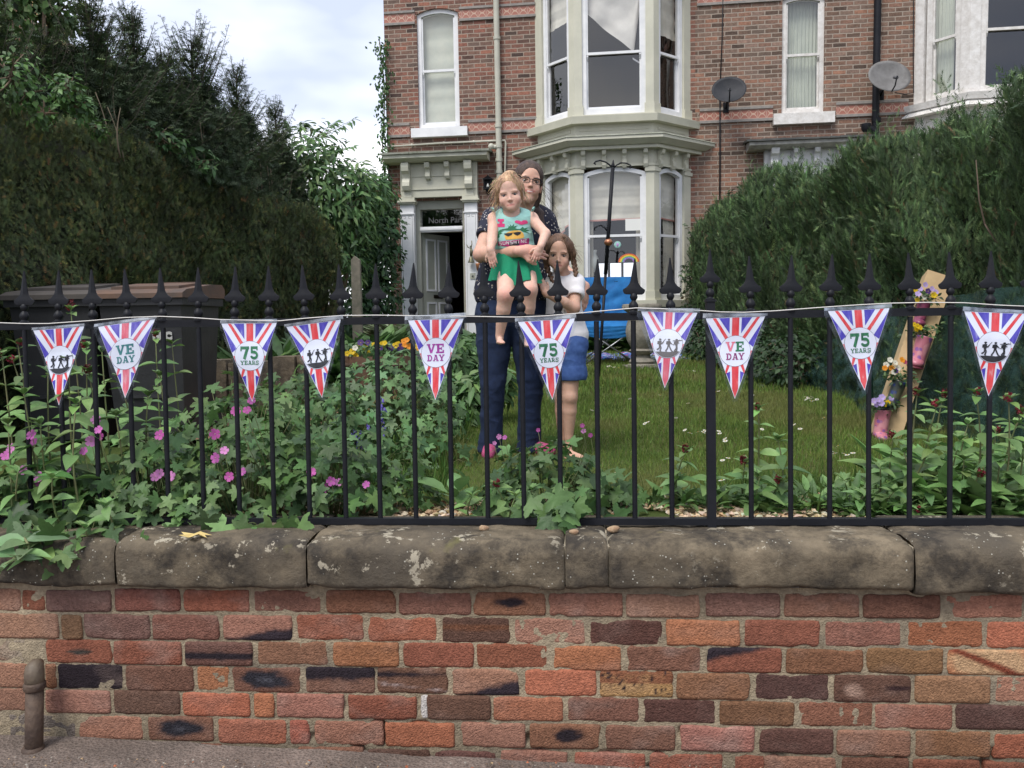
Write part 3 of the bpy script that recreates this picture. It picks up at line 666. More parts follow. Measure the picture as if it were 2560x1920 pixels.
for i in range(3):
    a, b, ln, A, Nn = facet(P1, i); m = .13 if i == 1 else .135; w_ = ln - (2 * m if i == 1 else m + .165); s_ = m if i != 0 else .165
    O = H(a.x, a.y, 0) + A * s_; x0_ = base_z + .002; zt_ = ltop - .002
    bl = {0: [('blind', 0, 1, zt_ - .06, zml + .42, zml + .30 + .05, CREAMB, .03, 1)], 1: [('blind', 0, 1, zt_ - .06, zml + .30, zml + .32, CREAMB, .02, 1), ('curtain', .0, .13, zt_ - .2, x0_ + .1, x0_ + .1), ('curtain', .86, 1, zt_ - .2, x0_ + .1, x0_ + .1)],
          2: [('blind', 0, 1, zt_ - .06, zml + .36, zml + .31, CREAMB, .01, 1), ('curtain', .55, 1, zt_ - .2, x0_ + .1, x0_ + .1)]}[i]
    if i == 0: bl = [('blind', 0, 1, zt_ - .06, zml - .02, zml + .42, CREAMB, .03, 1)]
    wl_ = window(house, O, A, Nn, w_, x0_, zt_, .10, zml, blinds=bl, back=.02)
    if i == 1: cwin = (wl_, O, A, Nn, w_)
    z0_ = zs1 + .022; zt_ = utop - .002
    bl = {0: [('blind', 0, 1, zt_ - .06, zmu + .66, zmu + .74, CREAMB, .02)], 1: [], 2: [('blind', 0, 1, zt_ - .06, zmu + .42, zmu + .36, CREAMB, .02)]}[i]
    wu_ = window(house, O, A, Nn, w_, z0_, zt_, .0, zmu, blinds=bl, back=.02, sill=.12)
    if i == 1:                                     # the fallen blind: hangs as a slanting wedge
        b_ = MB(); OO = O - Nn * .20; nn = 26; vs, fs = [], []
        zt2 = zt_ - .1
        for j in range(nn + 1):
            for k in range(nn + 1):
                t = k / nn; s2 = j / nn; lo = (zmu + .80 - (zmu + .80 - (zmu + .06)) * min(1, t / .84)) if t < .84 else zmu + .06 + (t - .84) / .12 * .9
                lo = min(lo, zt2 - .2); z = zt2 + (lo - zt2) * s2; dd = .03 * math.sin((t * 1.2 + s2 * .8) * 9) * s2 + .03 * float(noise3([[t * 6 + s2 * 4, s2 * 5 - t * 2, 1.5]])[0])
                vs.append(OO + A * (w_ * (.03 + .94 * t)) + Nn * dd + ZV * z)
        for j in range(nn):
            for k in range(nn): q = j * (nn + 1) + k; fs.append((q, q + nn + 1, q + nn + 2, q + 1))
        b_.add(vs, fs); b_.build('fallen_blind', simple('white_cloth', (.70, .68, .62), .9, (.62, .60, .55), 5), wu_, True)
        mb = MB(); mb.box(O - Nn * .15 + A * (w_ * .80) + ZV * (zmu - .08), A * .26 - ZV * .17, Nn * .01, ZV * .03); mb.build('blind_lath', WHITE, wu_)
# paper notice and painted rainbow in the lower middle window, bottle shaped garden ornament
cw, O, A, Nn, w_ = cwin
def inwin(sx, sy, d=-.085):
    return onplane(sx, sy, O + Nn * d, Nn)
p0, p1 = inwin(1563.5, 577, -.05), inwin(1607, 546, -.05)
mb = MB(); mb.box(Vector((p0.x, p0.y, p0.z)), A * (p1 - p0).dot(A), Nn * .002, ZV * (p1.z - p0.z)); mb.build('paper_notice', simple('paper', (.78, .78, .74), .8), cw)
mb = MB(); rcp = inwin(1572, 655)
for k, c in enumerate(((.75, .12, .05), (.8, .35, .05), (.75, .65, .08), (.15, .45, .15), (.2, .3, .6), (.35, .15, .45))):
    r_out, r_in = 26 - k * 2.6, 26 - k * 2.6 - 2.4; px = RNG.random() * 0
    for j in range(14):
        a0, a1 = math.pi * j / 14, math.pi * (j + 1) / 14
        q = [rcp + A * (math.cos(t) * r * .0072) + ZV * (math.sin(t) * r * .0058) for t, r in ((a0, r_in), (a1, r_in), (a1, r_out), (a0, r_out))]
        mb.add([x + Nn * .0008 * 0 for x in q], [(0, 3, 2, 1)], c)
mb.build('rainbow_drawing', vcol('painted_paper', .7, .2, 40), cw)
mb = MB(); gp = inwin(1544, 612, -.085); mb.lathe(gp, [(.001, .02), (.05, .018), (.065, .0), (.05, -.05), (.001, -.06)], 14, axis=Nn, col=(.35, .6, .55)); mb.sphere(gp + Nn * .02, (.025, .01, .035), 8, (.5, .3, .6)); mb.build('window_sticker', MATS['painted_paper'], cw)
# glass-jar like vase and house plant silhouettes on the window board
mb = MB(); vp = inwin(1485, 650, -.30); mb.lathe(vp - ZV * .22, [(.05, 0), (.09, .10), (.085, .25), (.045, .33), (.06, .40)], 14, col=(.5, .52, .48)); mb.build('glass_vase', simple('grey_vase', (.42, .45, .42), .25), cw, True)

# ---- bay 2 (right house), peeling white
P2 = path2; mb = MB(); z20 = hz(2450, 232, D1); zm2 = hz(2420, 78, D1)
sl0, sl1 = z20 - .12, z20
band(mb, P2, .14, sl0, sl1 - .01, -.1, .16); band(mb, P2, .18, sl0 - .10, sl0 - .001, -.1, .10); band(mb, P2, .0, GZ - .3, sl0 - .101, -.1); band(mb, P2, .3, sl0 - .9, sl0 - .78, -.1, .26)
for i in (0, 1, 2, 3): corner_post(mb, P2, i, .15, .15, .02, sl1 - .009, 8.2)
band(mb, P2, .0, 8.2, zT + .2, -.14); band(mb, P2, .25, 8.3, 8.4, -.1); band(mb, P2, .02, zT + .2, zT + .6, -.9, -.6); mb.build('bay', OLDW, house2)
for i in range(3):
    a, b, ln, A, Nn = facet(P2, i); m = .152; w_ = ln - (2 * m if i == 1 else m + .18); s_ = m if i != 0 else .18
    bl = {0: [('curtain', 0, .62, 8.1, sl1 + .1, sl1 + .1, NETC)], 1: [], 2: []}[i]
    window(house2, H(a.x, a.y, 0) + A * s_, A, Nn, w_, sl1 - .008, 8.19, .0, zm2, fw=.10, blinds=bl, back=.02, mat=OLDW)
# right door hood
c2l, c2r = hu(1864, 365, .3), hu(2182, 350, .3); canopy(house2, c2l, c2r, hz(2020, 368, .3), hz(2020, 352, .3), simple('dirty_white', (.45, .44, .40), .7, (.25, .24, .22), 6), LEAD)
e0, e1 = hu(1911, 400, .12), hu(2120, 400, .12); y1 = hz(2020, 368, .12) - .01; y0 = hz(2020, 470, .12); mb = MB(); hbox(mb, e0, e1, -.02, .13, y0, y1)
for sx in (1936, 2105): corbel(mb, H(hu(sx, 400, .2), .132, y1 - .005), HU, HN, .14, .34, .2)
for sx in (1990, 2042): corbel(mb, H(hu(sx, 400, .2), .132, y1 - .005), HU, HN, .09, .30, .16)
for sx in (1925, 2108): a = hu(sx, 500, .12); hbox(mb, a - .13, a + .13, -.02, .12, GZ - .1, y0 - .001)
hbox(mb, e0 + .3, e1 - .3, -.02, .05, GZ, y0 - .001); mb.build('door_hood', simple('white_hood', (.74, .74, .74), .5, (.60, .60, .60), 5), house2)

# ---- pipes, cables, dishes
def htube(mb, pix, d, r, k=10): mb.tube([onplane(x, y, H(0, d, 0), HN) for x, y in pix], r, k)
mb = MB(); u = hu(1243, 200, .1); uu = hu(1246, 500, .1); mb.tube([H(u, .1, 8.9), H(u + .01, .1, hz(1243, 400, .1)), H(u + .02, .1, GZ + .1)], .055, 14)
for sy in (95, 315, 366, 400, 430): z = hz(1245, sy, .1); mb.lathe(H(u + .008, .1, z), [(.058, -.03), (.068, -.03), (.068, .03), (.058, .03)], 14)
htube(mb, [(1229, 366), (1240, 368)], .12, .045); mb.sphere(onplane(1228, 366, H(0, .14, 0), HN), .06)
dp = mb.build('drainpipe', simple('cream_paint', (.52, .51, .42), .5, (.45, .44, .37), 5), None, 'auto', loc=H(u, .1, GZ)); tag(dp, 'cream painted drainpipe beside bay of red brick house', 'drainpipe')
mb = MB(); htube(mb, [(966, 367), (1100, 358), (1238, 352), (1262, 351), (1264, 356), (1263, 400), (1262, 450), (1262, 640)], .05, .018, 8); 
for x, y in ((1030, 363), (1110, 357.5), (1185, 354.5), (1263, 416)): mb.cbox(onplane(x, y, H(0, .03, 0), HN), .03, .06, .05, M3)
tag(mb.build('waste_pipe', MATS['cream_paint'], None, True, loc=onplane(1100, 358, H(0, .05, 0), HN)), 'thin cream pipe running across wall above door canopy', 'pipe')
mb = MB(); u = hu(2192, 200, .1); mb.tube([H(u, .1, 8.9), H(u - .02, .1, GZ + .1)], .062, 14)
for sy in (300, 340): z = hz(2192, sy, .1); mb.lathe(H(u, .1, z), [(.066, -.04), (.078, -.04), (.078, .04), (.066, .04)], 14)
htube(mb, [(2165, 320), (2178, 322), (2192, 335)], .16, .06); mb.lathe(onplane(2165, 318, H(0, .16, 0), HN), [(.05, -.08), (.08, -.03), (.08, .06), (.07, .06)], 12)
tag(mb.build('drainpipe', BLACKP, None, 'auto', loc=H(u, .1, GZ)), 'black cast iron drainpipe between window and white bay', 'drainpipe')
mb = MB(); htube(mb, [(1808, -40), (1805, 100), (1800, 215)], .03, .009, 6); htube(mb, [(1800, 240), (1800, 400), (1799, 560)], .03, .014, 6)
tag(mb.build('wall_cable', BLACKP, None, True, loc=onplane(1800, 400, H(0, .03, 0), HN)), 'black cable running down brown brick wall behind small satellite dish', 'cable')
mb = MB(); htube(mb, [(2284, 0), (2283, 150), (2284, 232), (2262, 236), (2236, 231)], .03, .008, 6)
tag(mb.build('wall_cable', BLACKP, None, True, loc=onplane(2284, 100, H(0, .03, 0), HN)), 'thin black cable down the wall edge beside white bay', 'cable')
def dish(sx, sy, rw, rh, yaw, col, label):
    c = onplane(sx, sy, H(0, .42, 0), HN); t = thing('satellite_dish', label, 'satellite dish', c, 'satellite dishes on the house wall')
    nrm_ = (HN * math.cos(yaw) + HU * math.sin(yaw) + ZV * .38).normalized(); X = ZV.cross(nrm_).normalized(); Y = nrm_.cross(X)
    mb = MB(); vs, fs = [], []; k = 28; rings = 7
    for s_, off in ((1, 0), (-1, -.006)):
        b0 = len(vs)
        for i in range(rings + 1):
            rr = i / rings
            for j in range(k):
                q = 2 * math.pi * j / k; vs.append(c + X * (math.cos(q) * rr * rw) + Y * (math.sin(q) * rr * rh) + nrm_ * (.07 * rr * rr + off))
        for i in range(rings):
            for j in range(k):
                j2 = (j + 1) % k; f = (b0 + i * k + j, b0 + (i + 1) * k + j, b0 + (i + 1) * k + j2, b0 + i * k + j2); fs.append(f if s_ > 0 else f[::-1])
    n1 = (rings + 1) * k
    for j in range(k): j2 = (j + 1) % k; fs.append((rings * k + j, n1 + rings * k + j, n1 + rings * k + j2, rings * k + j2))
    mb.add(vs, fs); mb.build('reflector', col, t, True)
    lp = c - Y * rh * .55 + nrm_ * .30 ; mb = MB(); mb.tube([c - Y * rh * .95 + nrm_ * .04, c - Y * rh * .9 + nrm_ * .18, lp], .012, 8); mb.build('arm', BLACKP, t, True)
    mb = MB(); mb.tube([lp - nrm_ * .02 - Y * .02, lp - nrm_ * .10 + Y * .04], [.03, .024], 10); mb.build('receiver', simple('grey_plastic', (.10, .10, .11), .5), t, True)
    mb = MB(); wp = c - HN * .40 - ZV * .18; mb.tube([c - nrm_ * .01, c - nrm_ * .08 - ZV * .05, wp + HN * .02], .018, 8); mb.cbox(wp, .10, .03, .18, M3); mb.build('wall_bracket', BLACKP, t)
dish(1822, 229, .30, .26, R(-4), simple('dark_grey_dish', (.03, .033, .038), .6, (.05, .05, .055), 6, spec=.2), 'smaller dark grey satellite dish with the cable hanging below it')
dish(2220, 196, .37, .31, R(8), simple('weathered_dish', (.19, .185, .18), .6, (.11, .105, .10), 5), 'larger weathered light grey satellite dish in front of black drainpipe')
# ================= ground =================
def grid_sheet(xs, ys, zf):
    V = np.array([(x, y, zf(x, y)) for y in ys for x in xs]); nx = len(xs); F = []
    for j in range(len(ys) - 1):
        for i in range(nx - 1): a = j * nx + i; F.append((a, a + 1, a + nx + 1, a + nx))
    return V, np.array(F)
def pavez(x, y): return -.056 - .028 * (max(-4, min(4, x)) + .4)
m, n, l, p = newmat('lawn_soil'); setp(p, Roughness=1); p.inputs['Specular IOR Level'].default_value = .1
g = n.new('ShaderNodeTexCoord'); t = n.new('ShaderNodeTexNoise'); t.inputs['Scale'].default_value = 1.4; t.inputs['Detail'].default_value = 8; t.inputs['Roughness'].default_value = .7; l.new(g.outputs['Object'], t.inputs['Vector'])
r = n.new('ShaderNodeValToRGB'); r.color_ramp.elements[0].position = .35; r.color_ramp.elements[0].color = (.05, .085, .02, 1); r.color_ramp.elements[1].position = .7; r.color_ramp.elements[1].color = (.10, .10, .035, 1)
l.new(t.outputs['Fac'], r.inputs[0]); l.new(r.outputs[0], p.inputs['Base Color']); addbump(n, l, p, 70, .7, .02, 5, g.outputs['Object'])
xs = np.concatenate([np.linspace(-60, -6, 14), np.linspace(-5.5, 5.5, 45), np.linspace(6, 60, 14)]); ys = np.concatenate([np.linspace(2.86, 17, 60), np.linspace(18, 120, 16)])
V, F = grid_sheet(xs, ys, lambda x, y: gz(y) + .02 * float(noise3([[x * .7, y * .7, 3]])[0]))
tag(link_mesh('garden_ground', fast_mesh('garden_ground', V, F), m), kind='structure')
m, n, l, p = newmat('asphalt'); setp(p, Roughness=.95)
g = n.new('ShaderNodeTexCoord'); v = n.new('ShaderNodeTexVoronoi'); v.inputs['Scale'].default_value = 110; l.new(g.outputs['Object'], v.inputs['Vector'])
t = n.new('ShaderNodeTexNoise'); t.inputs['Scale'].default_value = 5; t.inputs['Detail'].default_value = 8; l.new(g.outputs['Object'], t.inputs['Vector'])
r = n.new('ShaderNodeValToRGB'); r.color_ramp.elements[0].position = .3; r.color_ramp.elements[0].color = (.115, .090, .075, 1); r.color_ramp.elements[1].position = .7; r.color_ramp.elements[1].color = (.21, .165, .14, 1); l.new(t.outputs['Fac'], r.inputs[0])
mx = n.new('ShaderNodeMixRGB'); mx.blend_type = 'MULTIPLY'; mx.inputs[0].default_value = .6; l.new(r.outputs[0], mx.inputs[1]); l.new(v.outputs['Distance'], mx.inputs[2]); 
hs = n.new('ShaderNodeHueSaturation'); hs.inputs['Saturation'].default_value = 1.0; hs.inputs['Value'].default_value = 1.35; l.new(mx.outputs[0], hs.inputs['Color']); l.new(hs.outputs[0], p.inputs['Base Color'])
b = n.new('ShaderNodeBump'); b.inputs['Strength'].default_value = .8; b.inputs['Distance'].default_value = .006; l.new(v.outputs['Distance'], b.inputs['Height']); l.new(b.outputs[0], p.inputs['Normal'])
xs = np.concatenate([np.linspace(-60, -4, 10), np.linspace(-3.5, 3.5, 90), np.linspace(4, 60, 10)]); ys = np.concatenate([np.linspace(-60, 0, 8), np.linspace(.3, 3.0, 40)])
V, F = grid_sheet(xs, ys, lambda x, y: pavez(x, y) + .006 * float(noise3([[x * 6, y * 6, 1]])[0]) + (.012 * max(0, (y - 2.45)) * (1 + float(noise3([[x * 9, y * 9, 4]])[0])) if y > 2.4 else 0))
tag(link_mesh('pavement', fast_mesh('pavement', V, F), m), kind='structure')

# loose grit, crumbs of brick and dead leaves along the foot of the wall
m_ = 800; x = RNG.uniform(-2.2, 1.2, m_); y = 2.62 - np.abs(RNG.normal(size=m_)) * .07; z = -.046 - .028 * (x + .4) + .006
tv = np.array([(math.cos(a) * .5, math.sin(a) * .5, 0) for a in np.linspace(0, 2 * math.pi, 6)[:-1]] + [(0, 0, .4)]); tf = np.array([(i, (i + 1) % 5, 5) for i in range(5)])
cg = np.array([(.16, .11, .08), (.35, .12, .06), (.40, .28, .16), (.09, .07, .05), (.30, .27, .23)])[RNG.choice(5, m_, p=[.5, .07, .08, .2, .15])]
cloud_obj('grit', [scatter(np.stack([x, y, z], 1), np.array([0, 0, 1.])[None] + RNG.normal(size=(m_, 3)) * .3, .003 + .009 * RNG.random(m_) ** 2, tv, tf, cg)], vcol('grit_crumbs', .95, .2, 80), None, loc=(-1, 2.6, 0), smooth=False); tag(bpy.data.objects['grit'], 'brick crumbs and grit along the foot of the wall', 'grit', kind='stuff')
# ================= front garden wall =================
TF = R(4.0)
FU = Vector((math.cos(TF), -math.sin(TF), 0)); FN = Vector((-math.sin(TF), -math.cos(TF), 0))      # along, towards the street
BP0 = Vector((0, 2.66, 0))
def bp(sx, sy, d=0): return onplane(sx, sy, BP0 + FN * d, FN)
def W(u, d, z): return BP0 + FU * u + FN * d + ZV * z
wall = thing('garden_wall', 'low red brick garden wall topped with weathered stone coping', 'wall', W(0, 0, -.05))
# bricks, read off the photograph row by row: (left, right, colour key)
KEY = dict(r=(.35, .125, .075), o=(.45, .185, .085), p=(.39, .185, .125), d=(.145, .07, .054), m=(.26, .12, .08), b=(.29, .14, .075), k=(.028, .021, .027),
           t=(.36, .20, .11), c=(.62, .40, .22), g=(.27, .235, .19), v=(.27, .145, .115), y=(.50, .28, .12), n=(.17, .09, .062), x=(.48, .17, .09))
def G(col, x): return x + {'l': 0, 'c': 2212, 'r': 4372}[col]
ROWS = [
 (1484, 1535, [(-560,-230,'m'),(-200,-30,'r'),(-20,125,'p'),(140,285,'r'),(300,705,'v'),(745,1150,'m'),(1185,1595,'r'),(1635,2055,'p'),(2105,2537,'b'),(2567,3022,'p'),(3052,3502,'t2'),(3537,3997,'p'),(4032,4492,'p'),(4537,5012,'v'),(5052,5527,'p'),(5557,6042,'m'),(6087,6577,'p'),(6615,7000,'r')]),
 (1548, 1606, [(-700,-420,'r'),(-380,365,'half'),(400,520,'t'),(545,955,'v'),(985,1400,'m'),(1440,1870,'pd'),(1910,2332,'r'),(2372,2802,'x2'),(2847,3272,'n2'),(3312,3757,'p'),(3797,4257,'d'),(4292,4757,'o2'),(4797,5267,'r'),(5312,5792,'p'),(5842,6317,'o2'),(6357,6830,'x'),(6870,7300,'r')]),
 (1615, 1670, [(-720,-380,'m'),(-340,155,'pale'),(300,710,'rk'),(735,1160,'r'),(1195,1615,'dk'),(1660,2100,'m'),(2150,2557,'o2'),(2600,3040,'r'),(3067,3517,'r'),(3557,3992,'o'),(4042,4502,'m'),(4552,5022,'rd'),(5062,5547,'b'),(5582,6062,'b'),(6102,6640,'cream'),(6680,7200,'m')]),
 (1678, 1737, [(-760,-270,'r'),(-230,175,'p'),(290,355,'b'),(375,785,'k'),(815,1235,'m'),(1270,1465,'o'),(1500,1925,'bc'),(1970,2402,'bk'),(2432,2872,'nw'),(2912,3337,'pd'),(3382,3827,'x2'),(3862,4322,'spot'),(4357,4817,'b'),(4862,5327,'d'),(5372,5852,'dw'),(5892,6367,'t'),(6407,6880,'p'),(6920,7300,'d')]),
 (1746, 1800, [(-700,-330,'m'),(-290,165,'p'),(300,705,'p'),(735,1150,'n'),(1180,1600,'x'),(1640,1755,'o2'),(1785,2205,'p'),(2247,2672,'r'),(2712,2750,'white'),(2752,3147,'n'),(3177,3612,'x2'),(3652,4102,'m'),(4142,4597,'d'),(4634,5102,'b'),(5142,5612,'b'),(5634,6122,'p'),(6157,6640,'d'),(6680,7100,'r')]),
 (1812, 1868, [(-800,-420,'p'),(-380,-10,'g'),(65,480,'g'),(510,910,'p'),(960,1365,'bc'),(1410,1835,'x2'),(1870,1980,'r'),(2030,2457,'pg'),(2482,2917,'x2'),(2967,3372,'p'),(3412,3857,'t2'),(3902,4337,'m'),(4382,4847,'p'),(4887,5352,'d'),(5390,5852,'p'),(5894,6372,'b'),(6402,6860,'x2'),(6900,7300,'m')]),
 (1881, 1936, [(-500,-100,'g'),(-60,385,'m'),(430,545,'p'),(600,790,'p'),(800,995,'m'),(1025,1425,'m'),(1460,1880,'g'),(1920,2330,'m'),(2370,2760,'d'),(2800,3190,'d'),(3227,3652,'p'),(3702,4142,'r'),(4180,4642,'r'),(4717,4912,'r'),(4922,5372,'p'),(5420,5840,'m'),(5880,6300,'r'),(6340,6800,'r'),(6840,7200,'m')]),
 (1948, 2003, [(x, x + 400, 'mrdp'[(x // 450) % 4]) for x in range(-600, 7000, 445)]),
 (2015, 2070, [(x, x + 400, 'rmpd'[(x // 450) % 4]) for x in range(-400, 7000, 445)]),
]
ALIAS = {'t2': 't', 'o2': 'o', 'x2': 'x', 'half': 'p', 'pd': 'p', 'rk': 'r', 'dk': 'd', 'rd': 'r', 'bc': 'm', 'bk': 'm', 'nw': 'n', 'dw': 'd', 'n2': 'n', 'pg': 'p', 'pale': 'p', 'cream': 'c', 'spot': 'y', 'white': 'g'}
zref = [bp(1280, y).z for r_ in ROWS for y in (r_[0], r_[1])]
def one_brick(u0, u1, z0, z1, key, seed):
    base = np.array(KEY[ALIAS.get(key, key)]); rs = np.random.default_rng(seed)
    base = base * (1 + .10 * rs.normal()) ; base = np.clip(base * (1 + .035 * rs.normal(size=3)), .01, .8)
    if key in ('x2', 'o2'): base = base * .8 + .2 * np.array(KEY['r'])
    if key == 't2': base = np.array((.30, .14, .08))
    nx = max(6, int((u1 - u0) / .006)); nz_ = 13; X, Z = np.meshgrid(np.linspace(0, 1, nx), np.linspace(0, 1, nz_)); x = X.ravel(); z = Z.ravel(); Wd, Hh = u1 - u0, z1 - z0
    P3 = np.stack([u0 + x * Wd, np.full_like(x, seed * 1.7), z0 + z * Hh], 1)
    # uneven outline: push the border in and out, chipped corners
    ed = np.minimum(np.minimum(x, 1 - x) * Wd, np.minimum(z, 1 - z) * Hh)
    wob = fbm(P3 * [30, 1, 40], 5, 3)
    crn = np.clip(1 - np.hypot(np.minimum(x, 1 - x) * Wd, np.minimum(z, 1 - z) * Hh) / .016, 0, 1)
    chip = crn * .0022 + np.clip(fbm(P3 * [14, 1, 10], 9, 2) - .28, 0, 1) * .018
    cx_, cz_ = (u0 + u1) / 2, (z0 + z1) / 2; sh = np.exp(-ed / .008) * (.0025 * wob - chip)
    U = P3[:, 0] + np.sign(x - .5) * sh * (np.minimum(x, 1 - x) * Wd < .02) * 1.2; ZZ = P3[:, 2] + np.sign(z - .5) * sh * (np.minimum(z, 1 - z) * Hh < .02)
    D = .0015 * rs.normal() + .002 * fbm(P3 * [22, 1, 30], 2, 3) - np.clip(1 - ed / .005, 0, 1) ** 2 * .0038 - np.exp(-ed / .01) * chip * .5
    if key in ('g', 'pg', 'pale'): D = D - .004 + .004 * wob
    C = np.repeat(base[None], len(x), 0) * (1 + .18 * fbm(P3 * [16, 1, 24], 11, 3))[:, None]
    pale = np.clip(fbm(P3 * [10, 1, 16], 21, 3) * 1.6 - .15, 0, 1)[:, None] * (.45 if key in ('p', 'v', 'pg', 'r', 'nw', 'dw', 'pale', 'm') else .2); C = C * (1 - pale) + np.array((.42, .30, .25)) * pale
    dk = np.array((.03, .022, .028)); qx, qz = (x - .5) * 2, (z - .5) * 2; nn = fbm(P3 * [26, 1, 40], 31, 3)
    def mixc(C, msk, c): msk = np.clip(msk, 0, 1)[:, None]; return C * (1 - msk) + np.array(c) * msk
    if key == 'bc': C = mixc(C, (1.05 - np.hypot(qx / .85, qz / .72) + .55 * nn) * 2.6, (.035, .033, .042)); C = mixc(C, (.35 - np.hypot(qx / .85, qz / .7) + .3 * nn) * 2, (.10, .10, .12))
    if key == 'rk': C = mixc(C, (.75 - np.hypot(qx / .6, qz / .3) + .2 * nn) * 4, (.07, .065, .055))
    if key == 't2': C = mixc(C, (.95 - np.hypot((qx - .05) / .5, (qz - .05) / .6) + .7 * nn) * 2.4, dk)
    if key == 'pd': C = mixc(C, (-.25 + .55 * qx - qz * 1.0 + .3 * nn) * 3, dk * 1.6)
    if key == 'dk': C = mixc(C, (.6 - np.abs(qz + .15) * 1.6 + .3 * nn) * 4, dk)
    if key == 'bk': C = mixc(C, (.1 + qz + .5 * nn) * 3, dk)
    if key == 'nw': C = mixc(C, (.5 - np.abs(qz - .45) * 2.5 - .3 * qx + .4 * nn) * 2, dk); C = mixc(C, (.3 - np.abs(qz + .5 + qx * .3) * 2 + .5 * nn) * 2, (.5, .4, .38))
    if key == 'dw': C = mixc(C, (.3 - np.abs(qz - .1) * 2 + .9 * nn) * 3, (.06, .03, .03)); C = mixc(C, (.35 - np.hypot(qx + .5, (qz + .1) * .5) + .2 * nn) * 4, (.5, .32, .24))
    if key == 'n2': C = mixc(C, (.5 - np.abs(qz - .2) * 1.6 + .2 * nn) * 3, (.20, .085, .045))
    if key == 'rd': C = mixc(C, (-.35 - qx * .6 + qz * .9 + .3 * nn) * 3, dk * 1.4)
    if key == 'cream':
        C = mixc(C, (np.hypot(qx * .9, qz * .75) - .75 + .35 * nn) * 3, (.55, .22, .10)); C = mixc(C, (.16 - np.abs(qx * .55 + .05 + qz * .42) + .05 * nn) * 12, (.24, .06, .03)); C = mixc(C, (nn - .42 - np.hypot(qx + .45, qz + .1) * .6) * 9 + 1.5, dk)
    if key == 'spot': C = mixc(C, (.12 + (qz > .1) * .5 + .4 * nn - .3) * 3, (.30, .12, .06)); C = mixc(C, (fbm(P3 * [95, 1, 95], 77, 2) - .28) * 9, dk)
    if key == 'white': C[:] = (.6, .56, .52)
    if key == 'pale': C = mixc(C, np.clip(.2 + qx + .4 * nn, 0, 1), (.42, .34, .25))
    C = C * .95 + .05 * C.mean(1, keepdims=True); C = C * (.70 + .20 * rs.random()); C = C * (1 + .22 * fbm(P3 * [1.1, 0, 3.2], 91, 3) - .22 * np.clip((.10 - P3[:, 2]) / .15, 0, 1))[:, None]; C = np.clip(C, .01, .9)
    V = [W(a, b, c) for a, b, c in zip(U, D, ZZ)]; F = []
    idx = np.arange(nz_ * nx).reshape(nz_, nx)
    F = np.stack([idx[:-1, :-1], idx[:-1, 1:], idx[1:, 1:], idx[1:, :-1]], -1).reshape(-1, 4)
    # sides going back into the bed
    rim = np.concatenate([idx[0, :], idx[1:, -1], idx[-1, -2::-1], idx[-2:0:-1, 0]]); V2 = [V[i] - FN * (.03 + D[i]) for i in rim]; o = len(V); nr = len(rim)
    Fs = np.array([(o + i, o + (i + 1) % nr, rim[(i + 1) % nr], rim[i]) for i in range(nr)])
    return np.array(V + V2, dtype=float), np.concatenate([F, Fs]), np.concatenate([C, C[rim] * .8])
parts = []; sd = 0
for ri, r_ in enumerate(ROWS):                       # plain brickwork carries on past both sides of the picture
    br = r_[2]; lo, hi = br[0][0], br[-1][1]
    for k in range(7): br.append((hi + 35 + k * 480, hi + 480 + k * 480, 'rmpbdor'[(k * 3 + ri * 2) % 7])); br.append((lo - 480 - k * 470, lo - 40 - k * 470, 'pmrbodr'[(k * 2 + ri * 3) % 7]))
for y0, y1, br in ROWS:
    zt, zb = bp(1280, y0 - 3).z, bp(1280, y1 + 3.5).z
    for a, b, k in br:
        sd += 1; ym = (y0 + y1) / 2; sx0, sx1 = (a - 7) / 2.572, (b + 7) / 2.572
        u0, u1 = (bp(sx0, ym) - BP0).dot(FU), (bp(sx1, ym) - BP0).dot(FU); j = .0022 * math.sin(sd * 2.3)
        zc = .0025 * math.sin(u0 * 3.1 + zt * 9); parts.append(one_brick(u0, u1, zb + zc + j * .5, zt + zc + j, k, sd))
m = vcol('old_brick', .92, .26, 90, .9, 170, spec=.2)
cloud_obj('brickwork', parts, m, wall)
# mortar bed, slightly back from the bricks and lumpy
nx, nz_ = 900, 110; ua, ub, za, zb = -4.2, 3.9, -.15, bp(1280, 1466).z
X, Z = np.meshgrid(np.linspace(ua, ub, nx), np.linspace(za, zb, nz_)); x, z = X.ravel(), Z.ravel(); P3 = np.stack([x, 0 * x, z], 1)
D = -.0045 + .0028 * fbm(P3 * [45, 1, 45], 41, 3) + .0022 * fbm(P3 * [9, 1, 12], 43, 2)
hol = np.clip(fbm(P3 * [13, 1, 20], 47, 2) - .35, 0, 1) * np.clip((.16 - z) / .1, 0, 1); D -= hol * .06
b3 = np.array(BP0); V = b3 + x[:, None] * np.array(FU) + D[:, None] * np.array(FN) + z[:, None] * np.array((0, 0, 1.))
ii = np.arange(nx * nz_).reshape(nz_, nx); F = np.stack([ii[:-1, :-1], ii[:-1, 1:], ii[1:, 1:], ii[1:, :-1]], -1).reshape(-1, 4)
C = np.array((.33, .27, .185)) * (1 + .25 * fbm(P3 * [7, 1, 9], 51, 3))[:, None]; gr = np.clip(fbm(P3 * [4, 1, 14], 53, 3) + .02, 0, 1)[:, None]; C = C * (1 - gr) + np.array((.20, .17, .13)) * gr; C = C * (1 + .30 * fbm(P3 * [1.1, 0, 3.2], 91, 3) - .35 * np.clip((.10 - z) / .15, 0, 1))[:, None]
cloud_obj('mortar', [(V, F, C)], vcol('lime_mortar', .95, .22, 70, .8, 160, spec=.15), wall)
mb = MB(); mb.box(W(ua, -.26, za), FU * (ub - ua), FN * .22, ZV * (zb - za)); mb.build('wall_core', MATS['lime_mortar'], wall)
